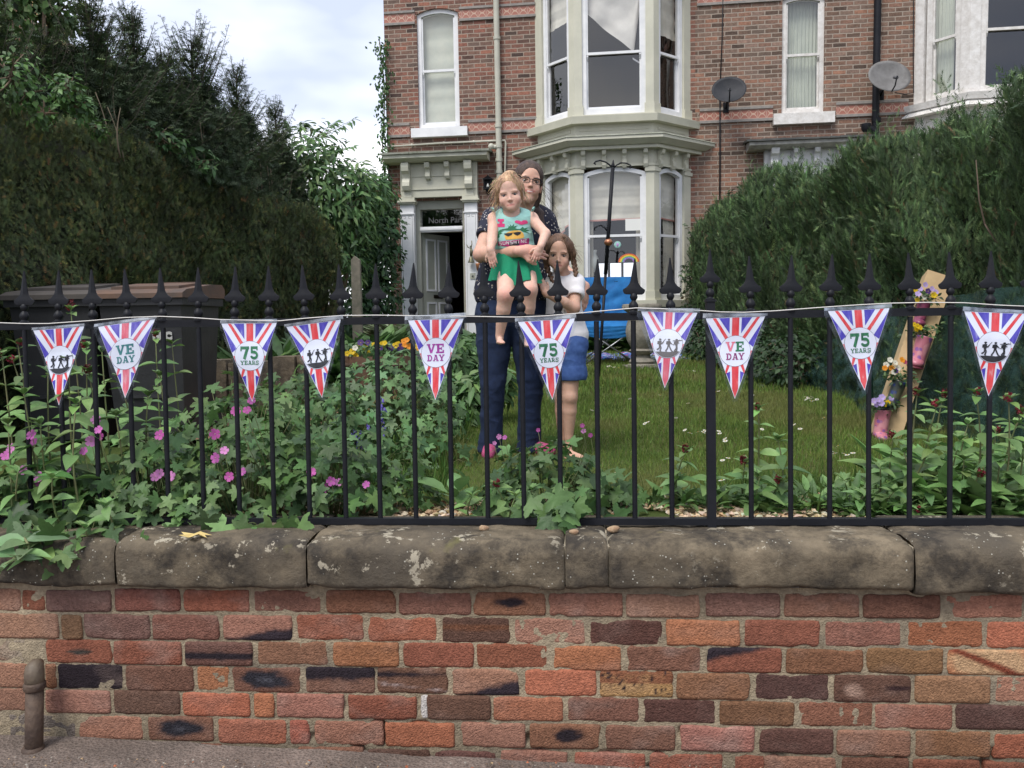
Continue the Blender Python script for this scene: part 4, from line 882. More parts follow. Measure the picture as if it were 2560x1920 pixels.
# coping stones
def coping(ua, ub, seed, ztop, zbot):
    nu = max(10, int((ub - ua) / .011)); prof = []
    dF, dB = .055, -.30; rr = .055
    prof += [(-.06, zbot + .004), (dF - .028, zbot)]
    for i in range(6): a = math.pi / 2 * i / 5; prof.append((dF - .02 + .02 * math.sin(a), zbot + .02 - .02 * math.cos(a)))
    prof += [(dF, zbot + .04), (dF + .001, zbot + .055), (dF, ztop - rr - .02)]
    for i in range(8): a = math.pi / 2 * i / 7; prof.append((dF - rr * (1 - math.cos(a)), ztop - rr + rr * math.sin(a) * .95))
    for k in range(9): prof.append((dF - rr - .02 - k * .03, ztop - .003 + .004 * math.sin(k)))
    prof.append((dB, ztop)); prof.append((dB, zbot)); pr = np.array(prof)
    t = np.concatenate([[0, .15], np.linspace(.5, nu - .5, nu), [nu - .15, nu]]) / nu
    UU = ua + (ub - ua) * t; n_p = len(pr); U2 = np.repeat(UU, n_p); DD = np.tile(pr[:, 0], len(t)); Z2 = np.tile(pr[:, 1], len(t)); tt = np.repeat(t, n_p)
    e_ = np.minimum(tt, 1 - tt) * (ub - ua); rnd = np.clip(1 - e_ / .016, 0, 1) ** 2 * .009
    P3 = np.stack([U2, DD + seed, Z2], 1); n1 = fbm(P3 * [7, 9, 9], 61, 3); n2 = fbm(P3 * [30, 30, 30], 67, 3)
    # uneven lower arris
    low = np.clip(1 - (Z2 - zbot) / .03, 0, 1); erode = np.clip(fbm(P3 * [9, .1, .1], 71, 3), -.5, .6) * .014 * low
    cD, cZ = -.1, (ztop + zbot) / 2; front = (DD > -.2)
    amt = .009 * n1 + .0065 * n2 - rnd; out_d = np.where(front & (DD > dF - rr * 1.05), 1.0, 0.0) * amt
    out_z = np.where((Z2 > ztop - .012) & front, 1.0, 0.0) * (amt * .9) + erode - np.where(Z2 > ztop - .02, rnd * .4, 0)
    V = np.array(BP0) + U2[:, None] * np.array(FU) + (DD + out_d)[:, None] * np.array(FN) + (Z2 + out_z)[:, None] * np.array((0, 0, 1.))
    ii = np.arange(len(t) * n_p).reshape(len(t), n_p); F = np.stack([ii[:-1, :-1], ii[:-1, 1:], ii[1:, 1:], ii[1:, :-1]], -1).reshape(-1, 4)
    F = F.tolist(); F.append(list(ii[0])); F.append(list(ii[-1][::-1]))
    o = np.array(ORG[wall.name]); me = fast_mesh('coping_stone', V - o, [tuple(f) for f in F], None, None, True); return link_mesh('coping_stone', me, STONE, wall)
m, n, l, p = newmat('weathered_sandstone'); setp(p, Roughness=.95); p.inputs['Specular IOR Level'].default_value = .15; STONE = m
g = n.new('ShaderNodeTexCoord'); co = g.outputs['Object']
def nzn(sc, det=6, ro=.6, v=None):
    t = n.new('ShaderNodeTexNoise'); t.inputs['Scale'].default_value = sc; t.inputs['Detail'].default_value = det; t.inputs['Roughness'].default_value = ro; l.new(v or co, t.inputs['Vector']); return t.outputs['Fac']
def rampn(fac, a, ca, b, cb):
    r = n.new('ShaderNodeValToRGB'); r.color_ramp.elements[0].position = a; r.color_ramp.elements[0].color = c4(ca); r.color_ramp.elements[1].position = b; r.color_ramp.elements[1].color = c4(cb); l.new(fac, r.inputs[0]); return r.outputs[0]
def mixn(f, a, b, bt='MIX'):
    x = n.new('ShaderNodeMixRGB'); x.blend_type = bt
    for i, v in enumerate((f, a, b)):
        if isinstance(v, (int, float)): x.inputs[i].default_value = v
        elif isinstance(v, tuple): x.inputs[i].default_value = c4(v)
        else: l.new(v, x.inputs[i])
    return x.outputs[0]
base = rampn(nzn(5, 8, .68), .36, (.050, .042, .032), .66, (.235, .190, .130))
base = mixn(rampn(nzn(2.2, 5, .6), .42, (0, 0, 0), .62, (1, 1, 1)), base, (.10, .085, .066))
base = mixn(rampn(nzn(3.3, 9, .72, None), .50, (0, 0, 0), .60, (.75, .75, .75)), base, (.028, .026, .025))
sc_ = n.new('ShaderNodeMapping'); sc_.inputs['Location'].default_value = (4, 2, 7); l.new(co, sc_.inputs[0])
lich = rampn(nzn(13, 8, .7, sc_.outputs[0]), .585, (0, 0, 0), .61, (1, 1, 1)); reg = rampn(nzn(2.6, 3, .5, sc_.outputs[0]), .46, (0, 0, 0), .58, (1, 1, 1))
lm = mixn(1.0, lich, reg, 'MULTIPLY'); base = mixn(lm, base, (.38, .34, .26))
vz = n.new('ShaderNodeTexVoronoi'); vz.inputs['Scale'].default_value = 60; l.new(co, vz.inputs['Vector'])
sp = rampn(vz.outputs['Distance'], .12, (1, 1, 1), .17, (0, 0, 0)); sp = mixn(1.0, sp, rampn(nzn(9, 4), .54, (0, 0, 0), .58, (.9, .9, .9)), 'MULTIPLY'); base = mixn(sp, base, (.50, .49, .42))
base = mixn(rampn(nzn(6, 4, .5, sc_.outputs[0]), .66, (0, 0, 0), .72, (.5, .5, .5)), base, (.20, .19, .06))
l.new(base, p.inputs['Base Color'])
b = n.new('ShaderNodeBump'); b.inputs['Strength'].default_value = .9; b.inputs['Distance'].default_value = .012; l.new(nzn(28, 8, .7), b.inputs['Height']); l.new(b.outputs[0], p.inputs['Normal'])
cz_b = bp(1280, 1474, .055).z; cz_t = cz_b + .155
js = [(-4.22, None), (-2.9, None)] + [((bp(x, 1400, .055) - BP0).dot(FU), 0) for x in (284, 764, 1412, 1521, 2290)] + [(2.75, None), (3.9, None)]
for i in range(len(js) - 1):
    coping(js[i][0] + .002, js[i + 1][0] - .002, i * 3.3, cz_t + (.002, .0, .006, .0, .004, -.002, .004, .0)[i], cz_b + (.0, .0, -.006, 0, .002, .004, -.006, .0)[i])
mb = MB(); mb.box(W(-4.2, -.28, cz_b + .01), FU * 8.08, FN * .31, ZV * .125); mb.build('joint_mortar', simple('joint_mortar', (.42, .36, .26), .95, (.30, .26, .19), 30, .5), wall)
# bits lying on the coping
peb = simple('pebble', (.40, .29, .18), .9, (.24, .14, .08), 60, .5, 90)
for sx, sy, r_, lb in ((1211, 1319, .017, 'small rounded pebble lying on the coping below the plants, left one'), (1433, 1331, .015, 'pale flat pebble on the coping beside the hanging geranium leaves'), (1533, 1323, .019, 'orange brown pebble on coping near the thick railing post')):
    p_ = onplane(sx, sy, (0, 0, cz_t + .008), ZV); mb = MB(); mb.sphere(p_, (r_ * 1.15, r_ * .8, r_ * .6), 10); mb.v = [tuple(Vector(v) + Vector((1, .6, .5)) * (.35 * r_ * float(noise3([[v[0] * 60, v[1] * 60, v[2] * 60]])[0]))) for v in mb.v]; o = mb.build('pebble', peb, None, True, loc=p_); tag(o, lb, 'pebble', 'pebbles on the coping')
lf = onplane(485, 1337, (0, 0, cz_t + .012), ZV); mb = MB(); ol = [(0, -.03), (.02, -.012), (.05, -.02), (.035, 0), (.055, .015), (.025, .014), (.01, .03), (-.01, .013), (-.05, .02), (-.03, 0), (-.045, -.018), (-.015, -.012)]
mb.add([lf + Vector((x, y, .006 * math.sin(x * 90)))for x, y in ol] + [lf + Vector((0, 0, .004))], [(i, (i + 1) % 12, 12) for i in range(12)]); o = mb.build('fallen_leaf', simple('dry_leaf', (.55, .42, .16), .8), None, loc=lf); tag(o, 'dry yellow leaf fallen on the stone coping', 'leaf')
# rusty pipe standing against the wall
pb = onplane(82, 1900, BP0 + FN * .08, FN); pt = onplane(88, 1665, BP0 + FN * .07, FN)
vp_ = thing('vent_pipe', 'short rusty brown iron pipe with rounded top standing against brick wall', 'pipe', pb)
mb = MB(); d_ = (pt - pb); mb.tube([pb - ZV * .05, pb + d_ * .78], .028, 18); mb.lathe(pb + d_ * .78, [(.0305, -.01), (.035, -.005), (.035, .012), (.031, .018)], 18); mb.lathe(pb + d_ * .12, [(.030, -.04), (.036, -.03), (.036, .0), (.030, .01)], 18)
RUST = simple('rusty_iron', (.06, .04, .032), .7, (.12, .08, .055), 14, .4, 60, metal=.2); mb.build('pipe_shaft', RUST, vp_, True)
mb = MB(); q = pb + d_ * .80; mb.tube([q, q + ZV * .035, q + ZV * .055 - FN * .006, q + ZV * .066 - FN * .016 + FU * .004, q + ZV * .068 - FN * .03 + FU * .006], [.030, .031, .030, .024, .012], 18); mb.build('pipe_cap', simple('worn_cap', (.16, .125, .085), .6, (.085, .06, .045), 16, .3), vp_, True)
# ================= railings =================
LEAN = math.tan(R(2.0)); FZ0 = cz_t
FP0 = Vector((0, 2.85, FZ0)); FV = Vector((0, LEAN, 1)).normalized(); FPN = FU.cross(FV) * -1
FPN = -FPN if FPN.y > 0 else FPN
def fp(sx, sy, d=0): return onplane(sx, sy, FP0 + FPN * d, FPN)
def fuv(p): q = p - FP0; return q.dot(FU), q.dot(FV)
rail_v = fuv(fp(1280, 797))[1]; bot_v = fuv(fp(1280, 1302))[1]; tip_v = fuv(fp(1280, 650))[1]
def FQ(u, v, d=0): return FP0 + FU * u + FV * v + FPN * d
fence = thing('iron_railings', 'black painted iron railings with spear finials on the stone coping', 'railings', FQ(0, 0))
tips = [50, 124, 199, 275, 350, 427, 505, 580, 658, 737, 812, 890, 968, 1047, 1126, 1206, 1288, 1368, 1449, 1535, 1622, 1708, 1793, 1878, 1967, 2055, 2140]
us = [fuv(fp(x * 1.1573, 700))[0] for x in tips]; st = (us[-1] - us[0]) / (len(us) - 1)
us = [us[0] - st * k for k in range(14, 0, -1)] + us + [us[-1] + st * k for k in range(1, 12)]; post_i = 14 + 19
mb = MB(); mb.box(FQ(us[0] - .05, rail_v - .012, -.007), FU * (us[-1] - us[0] + .1), FV * .026, FPN * .016); mb.build('top_rail', BLACKP, fence)
mb = MB(); mb.box(FQ(us[0] - .05, bot_v - .012, -.012), FU * (us[-1] - us[0] + .1), FV * .022, FPN * .026); mb.build('bottom_rail', BLACKP, fence)
hS = tip_v - rail_v - .014
def spear_mesh():
    """finial in local coordinates: x along, y out, z up, z=0 at the rail top"""
    mb = MB(); H_ = hS
    mb.lathe((0, 0, 0), [(.017, -.001), (.017, .005), (.012, .008), (.011, .012), (.0155, .020), (.0165, .028), (.013, .036), (.0098, .040), (.0072, .044), (.0098, .048), (.013, .054), (.013, .060), (.0098, .067), (.007, .071), (.006, .09)], 12)
    s0 = .068; s1 = H_; n_ = 18; out_ = []
    for i in range(n_ + 1):
        t = i / n_; z = s1 - (s1 - s0 - .014) * t; w_ = .0016 + .0152 * t ** .95 + (.0195 * max(0, (t - .70) / .30) ** 2.4); out_.append((w_, z))
    out_ += [(.0375, s0 + .011), (.0365, s0 + .006), (.033, s0 + .0), (.027, s0 - .003), (.020, s0 - .001), (.013, s0 + .006), (.007, s0 + .016)]
    ol = [(x, z) for x, z in out_]; full = ol + [(-x, z) for x, z in ol[::-1]]; k = len(full); rim = []
    for sgn in (1, -1):
        base = len(mb.v); vs = [(x, sgn * .0028, z) for x, z in full]
        rv = [(0, sgn * (.0028 + .0058 * min(1, (s1 - z) / (s1 - s0) * 1.6)), z) for x, z in ol]
        # ridge vertices pair with outline pairs
        m_ = len(ol); fs = []
        for i in range(m_ - 1):
            a, b = i, i + 1; c, d = k - 1 - i, k - 2 - i; r0, r1 = k + i, k + i + 1
            q1 = (a, b, r1, r0); q2 = (r0, r1, d, c); fs += [q1[::-1], q2[::-1]] if sgn > 0 else [q1, q2]
        fs.append((m_ - 1, m_, k + m_ - 1) if sgn < 0 else (k + m_ - 1, m_, m_ - 1)); fs.append((0, k, k - 1) if sgn < 0 else (k - 1, k, 0))
        mb.add(vs + rv, fs); rim.append(base)
    a, b = rim; mb.f += [(a + i, a + (i + 1) % k, b + (i + 1) % k, b + i) for i in range(k)]; mb.m += [0] * k
    me = fast_mesh('finial', np.array(mb.v), mb.f, None, mb.m, True); me.set_sharp_from_angle(angle=R(35)); me.materials.append(BLACKP); return me
fin_me = spear_mesh(); bl = rail_v - .013 - bot_v - .01
mbb = MB(); mbb.lathe((0, 0, 0), [(.0088, 0), (.0088, bl)], 10); bar_me = fast_mesh('railing_bar', np.array(mbb.v), mbb.f, None, None, True); bar_me.set_sharp_from_angle(angle=R(50)); bar_me.materials.append(BLACKP)
RM = Matrix((FU, FPN * -1, FV)).transposed().to_4x4()
for i, u in enumerate(us):
    if i == post_i:
        mb = MB(); mb.box(FQ(u - .0145, -.03, -.0145), FU * .029, FV * (rail_v + .046 + .03), FPN * .029); mb.box(FQ(u - .018, rail_v + .0465, -.018), FU * .036, FV * .006, FPN * .036); o = mb.build('railing_post', BLACKP, fence)
        f = bpy.data.objects.new('finial', fin_me); COL.objects.link(f); f.parent = o; ORG[f.name] = ORG[fence.name]; M = RM.copy(); M.translation = FQ(u, rail_v + .052) - ORG[fence.name]; M = M @ Matrix.Scale(.92, 4); f.matrix_local = M; continue
    o = bpy.data.objects.new('railing_bar', bar_me); COL.objects.link(o); o.parent = fence; M = RM.copy(); M.translation = FQ(u, bot_v + .01) - ORG[fence.name]; o.matrix_local = M
    f = bpy.data.objects.new('finial', fin_me); COL.objects.link(f); f.parent = o; f.matrix_local = Matrix.Translation((0, 0, bl + .024)) @ Matrix.Rotation(R(2.5 * math.sin(i * 5.1)), 4, 'Y')
# ================= bunting =================
scr = {}
def crayon(name, c, c2, sc=90, wht=.25):
    m, n, l, p = newmat(name); setp(p, Roughness=.55); g = n.new('ShaderNodeTexCoord'); mp_ = n.new('ShaderNodeMapping'); mp_.inputs['Rotation'].default_value = (0, .5, 0); mp_.inputs['Scale'].default_value = (1, 1, .25); l.new(g.outputs['Object'], mp_.inputs[0])
    t = n.new('ShaderNodeTexNoise'); t.inputs['Scale'].default_value = sc; t.inputs['Detail'].default_value = 4; l.new(mp_.outputs[0], t.inputs['Vector'])
    r = n.new('ShaderNodeValToRGB'); e = r.color_ramp.elements; e[0].position = .35; e[0].color = c4(c); e[1].position = .62; e[1].color = c4(c2); q = e.new(.70); q.color = c4([x * (1 - wht) + wht * .8 for x in c2]); l.new(t.outputs['Fac'], r.inputs[0]); l.new(r.outputs[0], p.inputs['Base Color'])
    p.inputs['Coat Weight'].default_value = .25; p.inputs['Coat Roughness'].default_value = .2; return m
PAPER = simple('laminated_paper', (.84, .86, .93), .5, (.80, .82, .90), 8); CR_B = crayon('blue_crayon', (.050, .032, .38), (.10, .075, .52)); CR_R = crayon('red_crayon', (.74, .028, .036), (.82, .09, .09)); CR_V = crayon('violet_crayon', (.09, .06, .42), (.19, .15, .58))
CR_P = crayon('pink_crayon', (.75, .10, .16), (.82, .22, .26)); GRN = crayon('green_felt', (.015, .12, .05), (.03, .22, .09)); MAG = crayon('magenta_felt', (.30, .02, .26), (.45, .06, .38)); TEAL = crayon('teal_felt', (.03, .17, .18), (.07, .28, .27))
PURP = crayon('plum_felt', (.22, .01, .12), (.34, .04, .2)); PINKF = crayon('rose_felt', (.75, .12, .2), (.8, .25, .3)); GREYI = simple('faded_ink', (.16, .145, .14), .5); LINEI = simple('thin_line', (.15, .15, .2), .5)
m, n, l, p = newmat('laminate_film'); n.remove(p); o_ = n['Material Output']; a = n.new('ShaderNodeBsdfTransparent'); a.inputs[0].default_value = (.93, .95, .98, 1); g = n.new('ShaderNodeBsdfGlossy'); g.inputs['Roughness'].default_value = .18; dd = n.new('ShaderNodeBsdfDiffuse'); dd.inputs[0].default_value = (.6, .68, .78, 1)
m1 = n.new('ShaderNodeMixShader'); m1.inputs[0].default_value = .55; l.new(g.outputs[0], m1.inputs[1]); l.new(dd.outputs[0], m1.inputs[2]); m2 = n.new('ShaderNodeMixShader')
t = n.new('ShaderNodeTexNoise'); t.inputs['Scale'].default_value = 22; mrn = n.new('ShaderNodeMapRange'); mrn.inputs[1].default_value = .4; mrn.inputs[2].default_value = .65; mrn.inputs[3].default_value = .01; mrn.inputs[4].default_value = .06; gco = n.new('ShaderNodeTexCoord'); l.new(gco.outputs['Object'], t.inputs['Vector']); l.new(t.outputs['Fac'], mrn.inputs[0]); l.new(mrn.outputs[0], m2.inputs[0])
l.new(a.outputs[0], m2.inputs[1]); l.new(m1.outputs[0], m2.inputs[2]); l.new(m2.outputs[0], o_.inputs[0]); FILM = m; FILM2 = m.copy(); FILM2.name = 'cloudy_film'; [(setattr(x.inputs[3], 'default_value', .18), setattr(x.inputs[4], 'default_value', .62)) for x in FILM2.node_tree.nodes if x.type == 'MAP_RANGE']
# slab letters as stroke rectangles in a 1 x 1 box: lists of convex polygons
def arcs(cx, cy, rx, ry, a0, a1, w_, n_=10):
    o = []
    for i in range(n_):
        t0, t1 = a0 + (a1 - a0) * i / n_, a0 + (a1 - a0) * (i + 1) / n_
        o.append([(cx + math.cos(R(t)) * (rx + s * w_), cy + math.sin(R(t)) * (ry + s * w_)) for t, s in ((t0, -.5), (t1, -.5), (t1, .5), (t0, .5))])
    return o
W_ = .25
LET = {'V': [seg(.16, .95, .5, .05, W_), seg(.84, .95, .5, .05, W_ * .8), rc(-.04, .86, .38, 1), rc(.62, .86, 1.04, 1)],
 'E': [rc(.12, 0, .40, 1), rc(0, 0, .95, .17), rc(0, .83, .92, 1), rc(.40, .42, .66, .58), rc(.78, .17, .95, .34), rc(.76, .66, .92, .83), rc(.60, .34, .70, .66)],
 'D': [rc(.12, 0, .38, 1), rc(0, 0, .5, .16), rc(0, .84, .5, 1)] + arcs(.48, .5, .36, .41, -90, 90, .2),
 'A': [seg(.18, .05, .46, .97, .18), seg(.82, .05, .54, .97, .25), rc(.25, .24, .75, .38), rc(-.02, 0, .36, .14), rc(.60, 0, 1.04, .14), rc(.28, .86, .6, 1)],
 'Y': [seg(.15, .95, .5, .42, .24), seg(.85, .95, .5, .42, .18), rc(.37, .05, .63, .48), rc(.22, 0, .78, .14), rc(-.04, .86, .36, 1), rc(.64, .86, 1.04, 1)],
 'R': [rc(.12, 0, .38, 1), rc(0, 0, .5, .14), rc(0, .86, .5, 1), rc(.38, .42, .55, .56), seg(.52, .46, .84, .06, .24), rc(.7, 0, 1.04, .14)] + arcs(.52, .71, .28, .22, -90, 90, .15),
 'S': arcs(.5, .72, .32, .19, 20, 270, .17) + arcs(.5, .28, .33, .2, -160, 90, .18) + [rc(.78, .66, .94, 1), rc(.06, 0, .22, .34)],
 '7': [rc(.02, .76, .98, 1), seg(.80, .86, .42, .0, .30), rc(.02, .62, .16, .8)],
 '5': [rc(.10, .78, .88, 1), rc(.10, .45, .32, .9), rc(.74, .68, .88, .82)] + arcs(.46, .32, .34, .24, -165, 120, .22, 14)}
def word(s, cx, y0, wd, ht, gap=.10):
    n_ = len(s); cw = wd / (n_ + gap * (n_ - 1)); o = []
    for i, ch in enumerate(s):
        for j, pl in enumerate(LET[ch]): o.append(([(cx - wd / 2 + (i * (1 + gap) + x) * cw, y0 + y * ht) for x, y in pl], i, j))
    return o
def soldier(cx, y0, h, kind):
    P_ = []; a = lambda *q: P_.append([(cx + x * h, y0 + y * h) for x, y in q]); s = 1
    disc = lambda x, y, r_: P_.append([(cx + (x + r_ * math.cos(t * math.pi / 4)) * h, y0 + (y + r_ * math.sin(t * math.pi / 4)) * h) for t in range(8)])
    disc(0, .90, .075); a((-.11, .91), (.11, .91), (.06, .99), (-.06, .99))                    # head, helmet
    a((-.10, .48), (.09, .48), (.12, .82), (-.11, .82)); a((-.21, .55), (-.08, .55), (-.09, .80), (-.20, .78))   # body, pack
    legs = {0: [((.0, .5), (.10, .26), (.02, .02)), ((-.03, .5), (-.02, .25), (-.2, .12))], 1: [((.02, .5), (.12, .26), (.25, .03)), ((-.03, .5), (-.08, .26), (-.22, .02))], 2: [((.02, .5), (.06, .26), (.02, .02)), ((-.02, .5), (.0, .26), (-.14, .06))]}[kind]
    for lg in legs:
        for (x0, y0_), (x1, y1) in zip(lg[:-1], lg[1:]): a(*seg(x0, y0_, x1, y1, .10))
        fx, fy = lg[-1]; a(*rc(fx - .03, fy - .03, fx + .10, fy + .02))
    if kind == 0: a(*seg(.0, .75, .16, .58, .07)); a(*seg(.05, .52, .42, .98, .035)); a(*seg(.16, .58, .28, .78, .06))
    elif kind == 1: a(*seg(.05, .76, .22, .60, .07)); a(*seg(-.02, .68, .42, .50, .035))
    else: a(*seg(.08, .8, .26, .92, .07)); a(*seg(-.30, .84, .42, .90, .05)); a(*seg(.02, .75, .2, .66, .06))
    return P_
def flag(i, TL, TR, TP, kind, fade, film_up, film_side, label):
    d0 = .020; a, b, c = [onplane(x, y, FP0 + FPN * d0, FPN) for x, y in (TL, TR, TP)]
    X = (b - a); Lx = X.length / 2; X.normalize(); mid = (a + b) / 2; Y = mid - c; hY = Y.length; Y.normalize(); Z_ = X.cross(Y).normalized()
    Z_ = Z_ if Z_.dot(FPN) > 0 else -Z_
    t = thing('bunting_flag', label, 'bunting flag', mid, 'bunting flags hanging on the railings')
    K = hY / 2.9
    def Q(x, y, k=0):                        # design space: x -1..1, y 0 (top) .. -2.9 (tip); slightly curved sheet
        tw = x * Lx; cur = .004 + .0055 * math.sin(x * 2.2 + i * 2.1) + .006 * math.sin(y * 1.6 + i * 1.7) * min(1, -y + .1)
        return mid + X * tw + Y * (y * K) + Z_ * (cur + k)
    def fine(poly, mi, k, mb):
        """fill a polygon in design space, subdivided so it follows the curved sheet"""
        P_ = [Vector((x, y, 0)) for x, y in poly]; tr = tessellate_polygon([P_]); st_ = [[P_[j] for j in t_] for t_ in tr]; dn = []
        while st_:
            q = st_.pop(); e = [(q[1] - q[0]).length, (q[2] - q[1]).length, (q[0] - q[2]).length]; mxe = max(e)
            if mxe > .17: j = e.index(mxe); A_, B_, C_ = q[j], q[(j + 1) % 3], q[(j + 2) % 3]; M_ = (A_ + B_) / 2; st_ += [[A_, M_, C_], [M_, B_, C_]]
            else: dn.append(q)
        mb.mi = mi
        for q in dn:
            vs = [Q(p.x, p.y, k) for p in q]; nn = (vs[1] - vs[0]).cross(vs[2] - vs[0]); f = (0, 1, 2) if nn.dot(Z_) > 0 else (0, 2, 1); mb.add(vs, [f])
    blue, red = (CR_V, CR_P) if fade else (CR_B, CR_R)
    c1, c2, c3 = {'v1': (TEAL, TEAL, TEAL), 'v2': (MAG, MAG, MAG), 'v3': (PINKF, GRN, PURP), 'y': (GRN, GRN, GRN), 's': (INK, INK, INK), 'sf': (GREYI, GREYI, GREYI)}[kind]
    mats = [PAPER, blue, red, LINEI, c1, c2, c3]; mb = MB(); e_ = lambda y: 1 + y / 2.9     # half width at height y
    fine([(-1, 0), (1, 0), (0, -2.9)], 0, 0, mb); s1 = .00045; q = lambda y: e_(y) - .01
    wob = .012
    for sg in (-1, 1):
        m_ = lambda P_: [(x * sg, y) for x, y in P_]
        fine(m_([(.56, -.015), (.205, -.015), (.195, -.58)]), 1, s1, mb)                     # blue beside the cross
        fine(m_([(q(-.13), -.13), (.45, -.93), (.60, -1.06), (q(-1.07), -1.07)]), 1, s1, mb)       # outer blue
        fine(m_([(.77 + (0 if sg < 0 else .06), -.012), (.66 + (0 if sg < 0 else .06), -.012), (.22, -.74), (.33, -.78)]), 2, s1, mb)
        fine(m_([(.47, -1.20), (q(-1.20), -1.20), (q(-1.40), -1.40), (.50, -1.40)]), 2, s1, mb)
        fine(m_([(.44, -1.62), (q(-1.50), -1.50), (q(-1.66), -1.66)]), 1, s1, mb)
        fine(m_([(.18, -1.71), (.27, -1.66), (q(-1.90), -1.90), (q(-2.0), -2.02)]), 2, s1, mb)
        fine(m_([(.17, -1.92), (.30, -1.98), (.17, -2.36)]), 1, s1, mb)
    fine([(-.12, -.012), (.12, -.012), (.12, -.66), (-.12, -.66)], 2, s1 * 1.5, mb); fine([(-.12, -1.7), (.12, -1.7), (.10, -2.55), (0, -2.85), (-.10, -2.55)], 2, s1 * 1.5, mb)
    asp = K / Lx; cr_ = .52; cyy = -1.20; yr = cr_ / asp
    circ = lambda r_, n_=36: [(r_ * math.cos(2 * math.pi * j / n_), cyy + r_ / asp * math.sin(2 * math.pi * j / n_)) for j in range(n_)]
    fine(circ(cr_ + .012), 3, s1 * 2, mb); fine(circ(cr_), 0, s1 * 3, mb); yy = lambda v: cyy + v / asp
    if kind[0] == 'v':
        for pl, ch, j in word('VE', 0, yy(-.02), .62, .34 / asp, .08): fine(pl, 4 + ch, s1 * (4 + .25 * j), mb)
        for pl, ch, j in word('DAY', 0, yy(-.30), .62, .23 / asp, .10): fine(pl, 6, s1 * (4 + .25 * j), mb)
    elif kind == 'y':
        for pl, ch, j in word('75', 0, yy(-.12), .66, .46 / asp, .06): fine(pl, 4, s1 * (4 + .25 * j), mb)
        for pl, ch, j in word('YEARS', 0, yy(-.32), .66, .15 / asp, .10): fine(pl, 4, s1 * (4 + .25 * j), mb)
    else:
        bot = [(cr_ * .97 * math.cos(R(tt)), cyy + cr_ * .97 / asp * math.sin(R(tt))) for tt in range(218, 323, 8)]; fine([(-.40, yy(-.30)), (-.2, yy(-.29)), (.1, yy(-.30)), (.3, yy(-.26)), (.42, yy(-.27))][::-1] + bot, 4, s1 * 4, mb)
        for kk, cx in enumerate((-.27, .04, .31)):
            for j, pl in enumerate(soldier(cx, 0, .46, kk)): fine([(x, yy(-.28) + y / asp) for x, y in pl], 4, s1 * (4.4 + .18 * j), mb)
    mb.build('print', mats, t)
    mb = MB(); u_, s_ = film_up, film_side; ol = [(-1 - s_[0], u_[0]), (1 + s_[1], u_[1]), (1.02 + s_[1], -.15), (.55 + s_[1] * .6, -1.45), (.07, -3.0), (-.07, -3.0), (-.55 - s_[0] * .6, -1.45), (-1.02 - s_[0], -.15)]
    fine(ol, 0, .0028, mb); fine(ol, 0, -.002, mb); mb.mi = 1; fine([(-1 - s_[0], u_[0]), (1 + s_[1], u_[1]), (1.0 + s_[1], .015), (-1.0 - s_[0], .015)], 1, .0034, mb); mb.build('laminate_sleeve', [FILM, FILM2], t)
FL = [((82.8, 825.8), (213.8, 815.7), (151.6, 1013), 's', 0, (.1, .1), (.03, .03), 'soldier silhouettes bunting flag farthest left with leaves in front of its circle'),
 ((247, 817), (388, 797.5), (315.7, 994.6), 'v1', 1, (.12, .12), (.14, .05), 'tilted bunting flag with teal VE DAY lettering above the left plants'),
 ((556, 809), (692.8, 807), (628.7, 1004.7), 'y', 0, (.14, .14), (.03, .03), 'bunting flag with green 75 YEARS next to soldier flag left of people'),
 ((715.4, 817), (853.4, 799), (806.8, 994.6), 's', 0, (.10, .16), (.05, .10), 'tilted bunting flag with black soldiers between 75 YEARS and purple VE DAY flags'),
 ((1021, 801), (1159, 796), (1090, 999.6), 'v2', 0, (.16, .2), (.12, .09), 'bunting flag with purple VE DAY lettering in front of the house door'),
 ((1295.5, 805), (1437, 795.5), (1381, 999.6), 'y', 0, (.14, .16), (.10, .05), 'bunting flag with green 75 YEARS in front of the mother and girl'),
 ((1603, 778), (1742.8, 782), (1661.7, 970.5), 'sf', 1, (.14, .16), (.13, .08), 'bunting flag with faded grey brown soldiers left of the thick post'),
 ((1764, 796), (1913, 790.5), (1835, 996.6), 'v3', 0, (.18, .10), (.10, .08), 'bunting flag with pink and green VE and plum DAY'),
 ((2067.4, 778), (2222, 770), (2161.5, 977), 'y', 0, (.12, .14), (.12, .07), 'bunting flag with green 75 YEARS left of the wooden plank'),
 ((2410.7, 778), (2565, 784.7), (2471.8, 990.7), 's', 0, (.16, .1), (.06, .04), 'soldier silhouettes bunting flag farthest right beside the plank')]
for i, f in enumerate(FL): flag(i, *f)
st_pts = [(-60, 806), (0, 807), (60, 809), (120, 809), (235, 801), (310, 794), (400, 791), (480, 794), (552, 799), (640, 801), (700, 802), (760, 796), (853, 789), (940, 788), (1015, 789), (1100, 790), (1180, 791), (1290, 793), (1360, 790), (1435, 784), (1520, 776), (1590, 770), (1680, 773), (1745, 776), (1800, 780), (1860, 781), (1940, 777), (2060, 768), (2150, 762), (2225, 758), (2320, 756), (2410, 757), (2500, 763), (2620, 768)]
mb = MB(); mb.tube([onplane(x, y, FP0 + FPN * .0255, FPN) for x, y in st_pts], .0016, 6); o = mb.build('bunting_string', simple('white_string', (.72, .70, .66), .9), None, True, loc=onplane(1280, 793, FP0 + FPN * .0255, FPN)); tag(o, 'thin white string carrying the bunting flags along the railings', 'string')
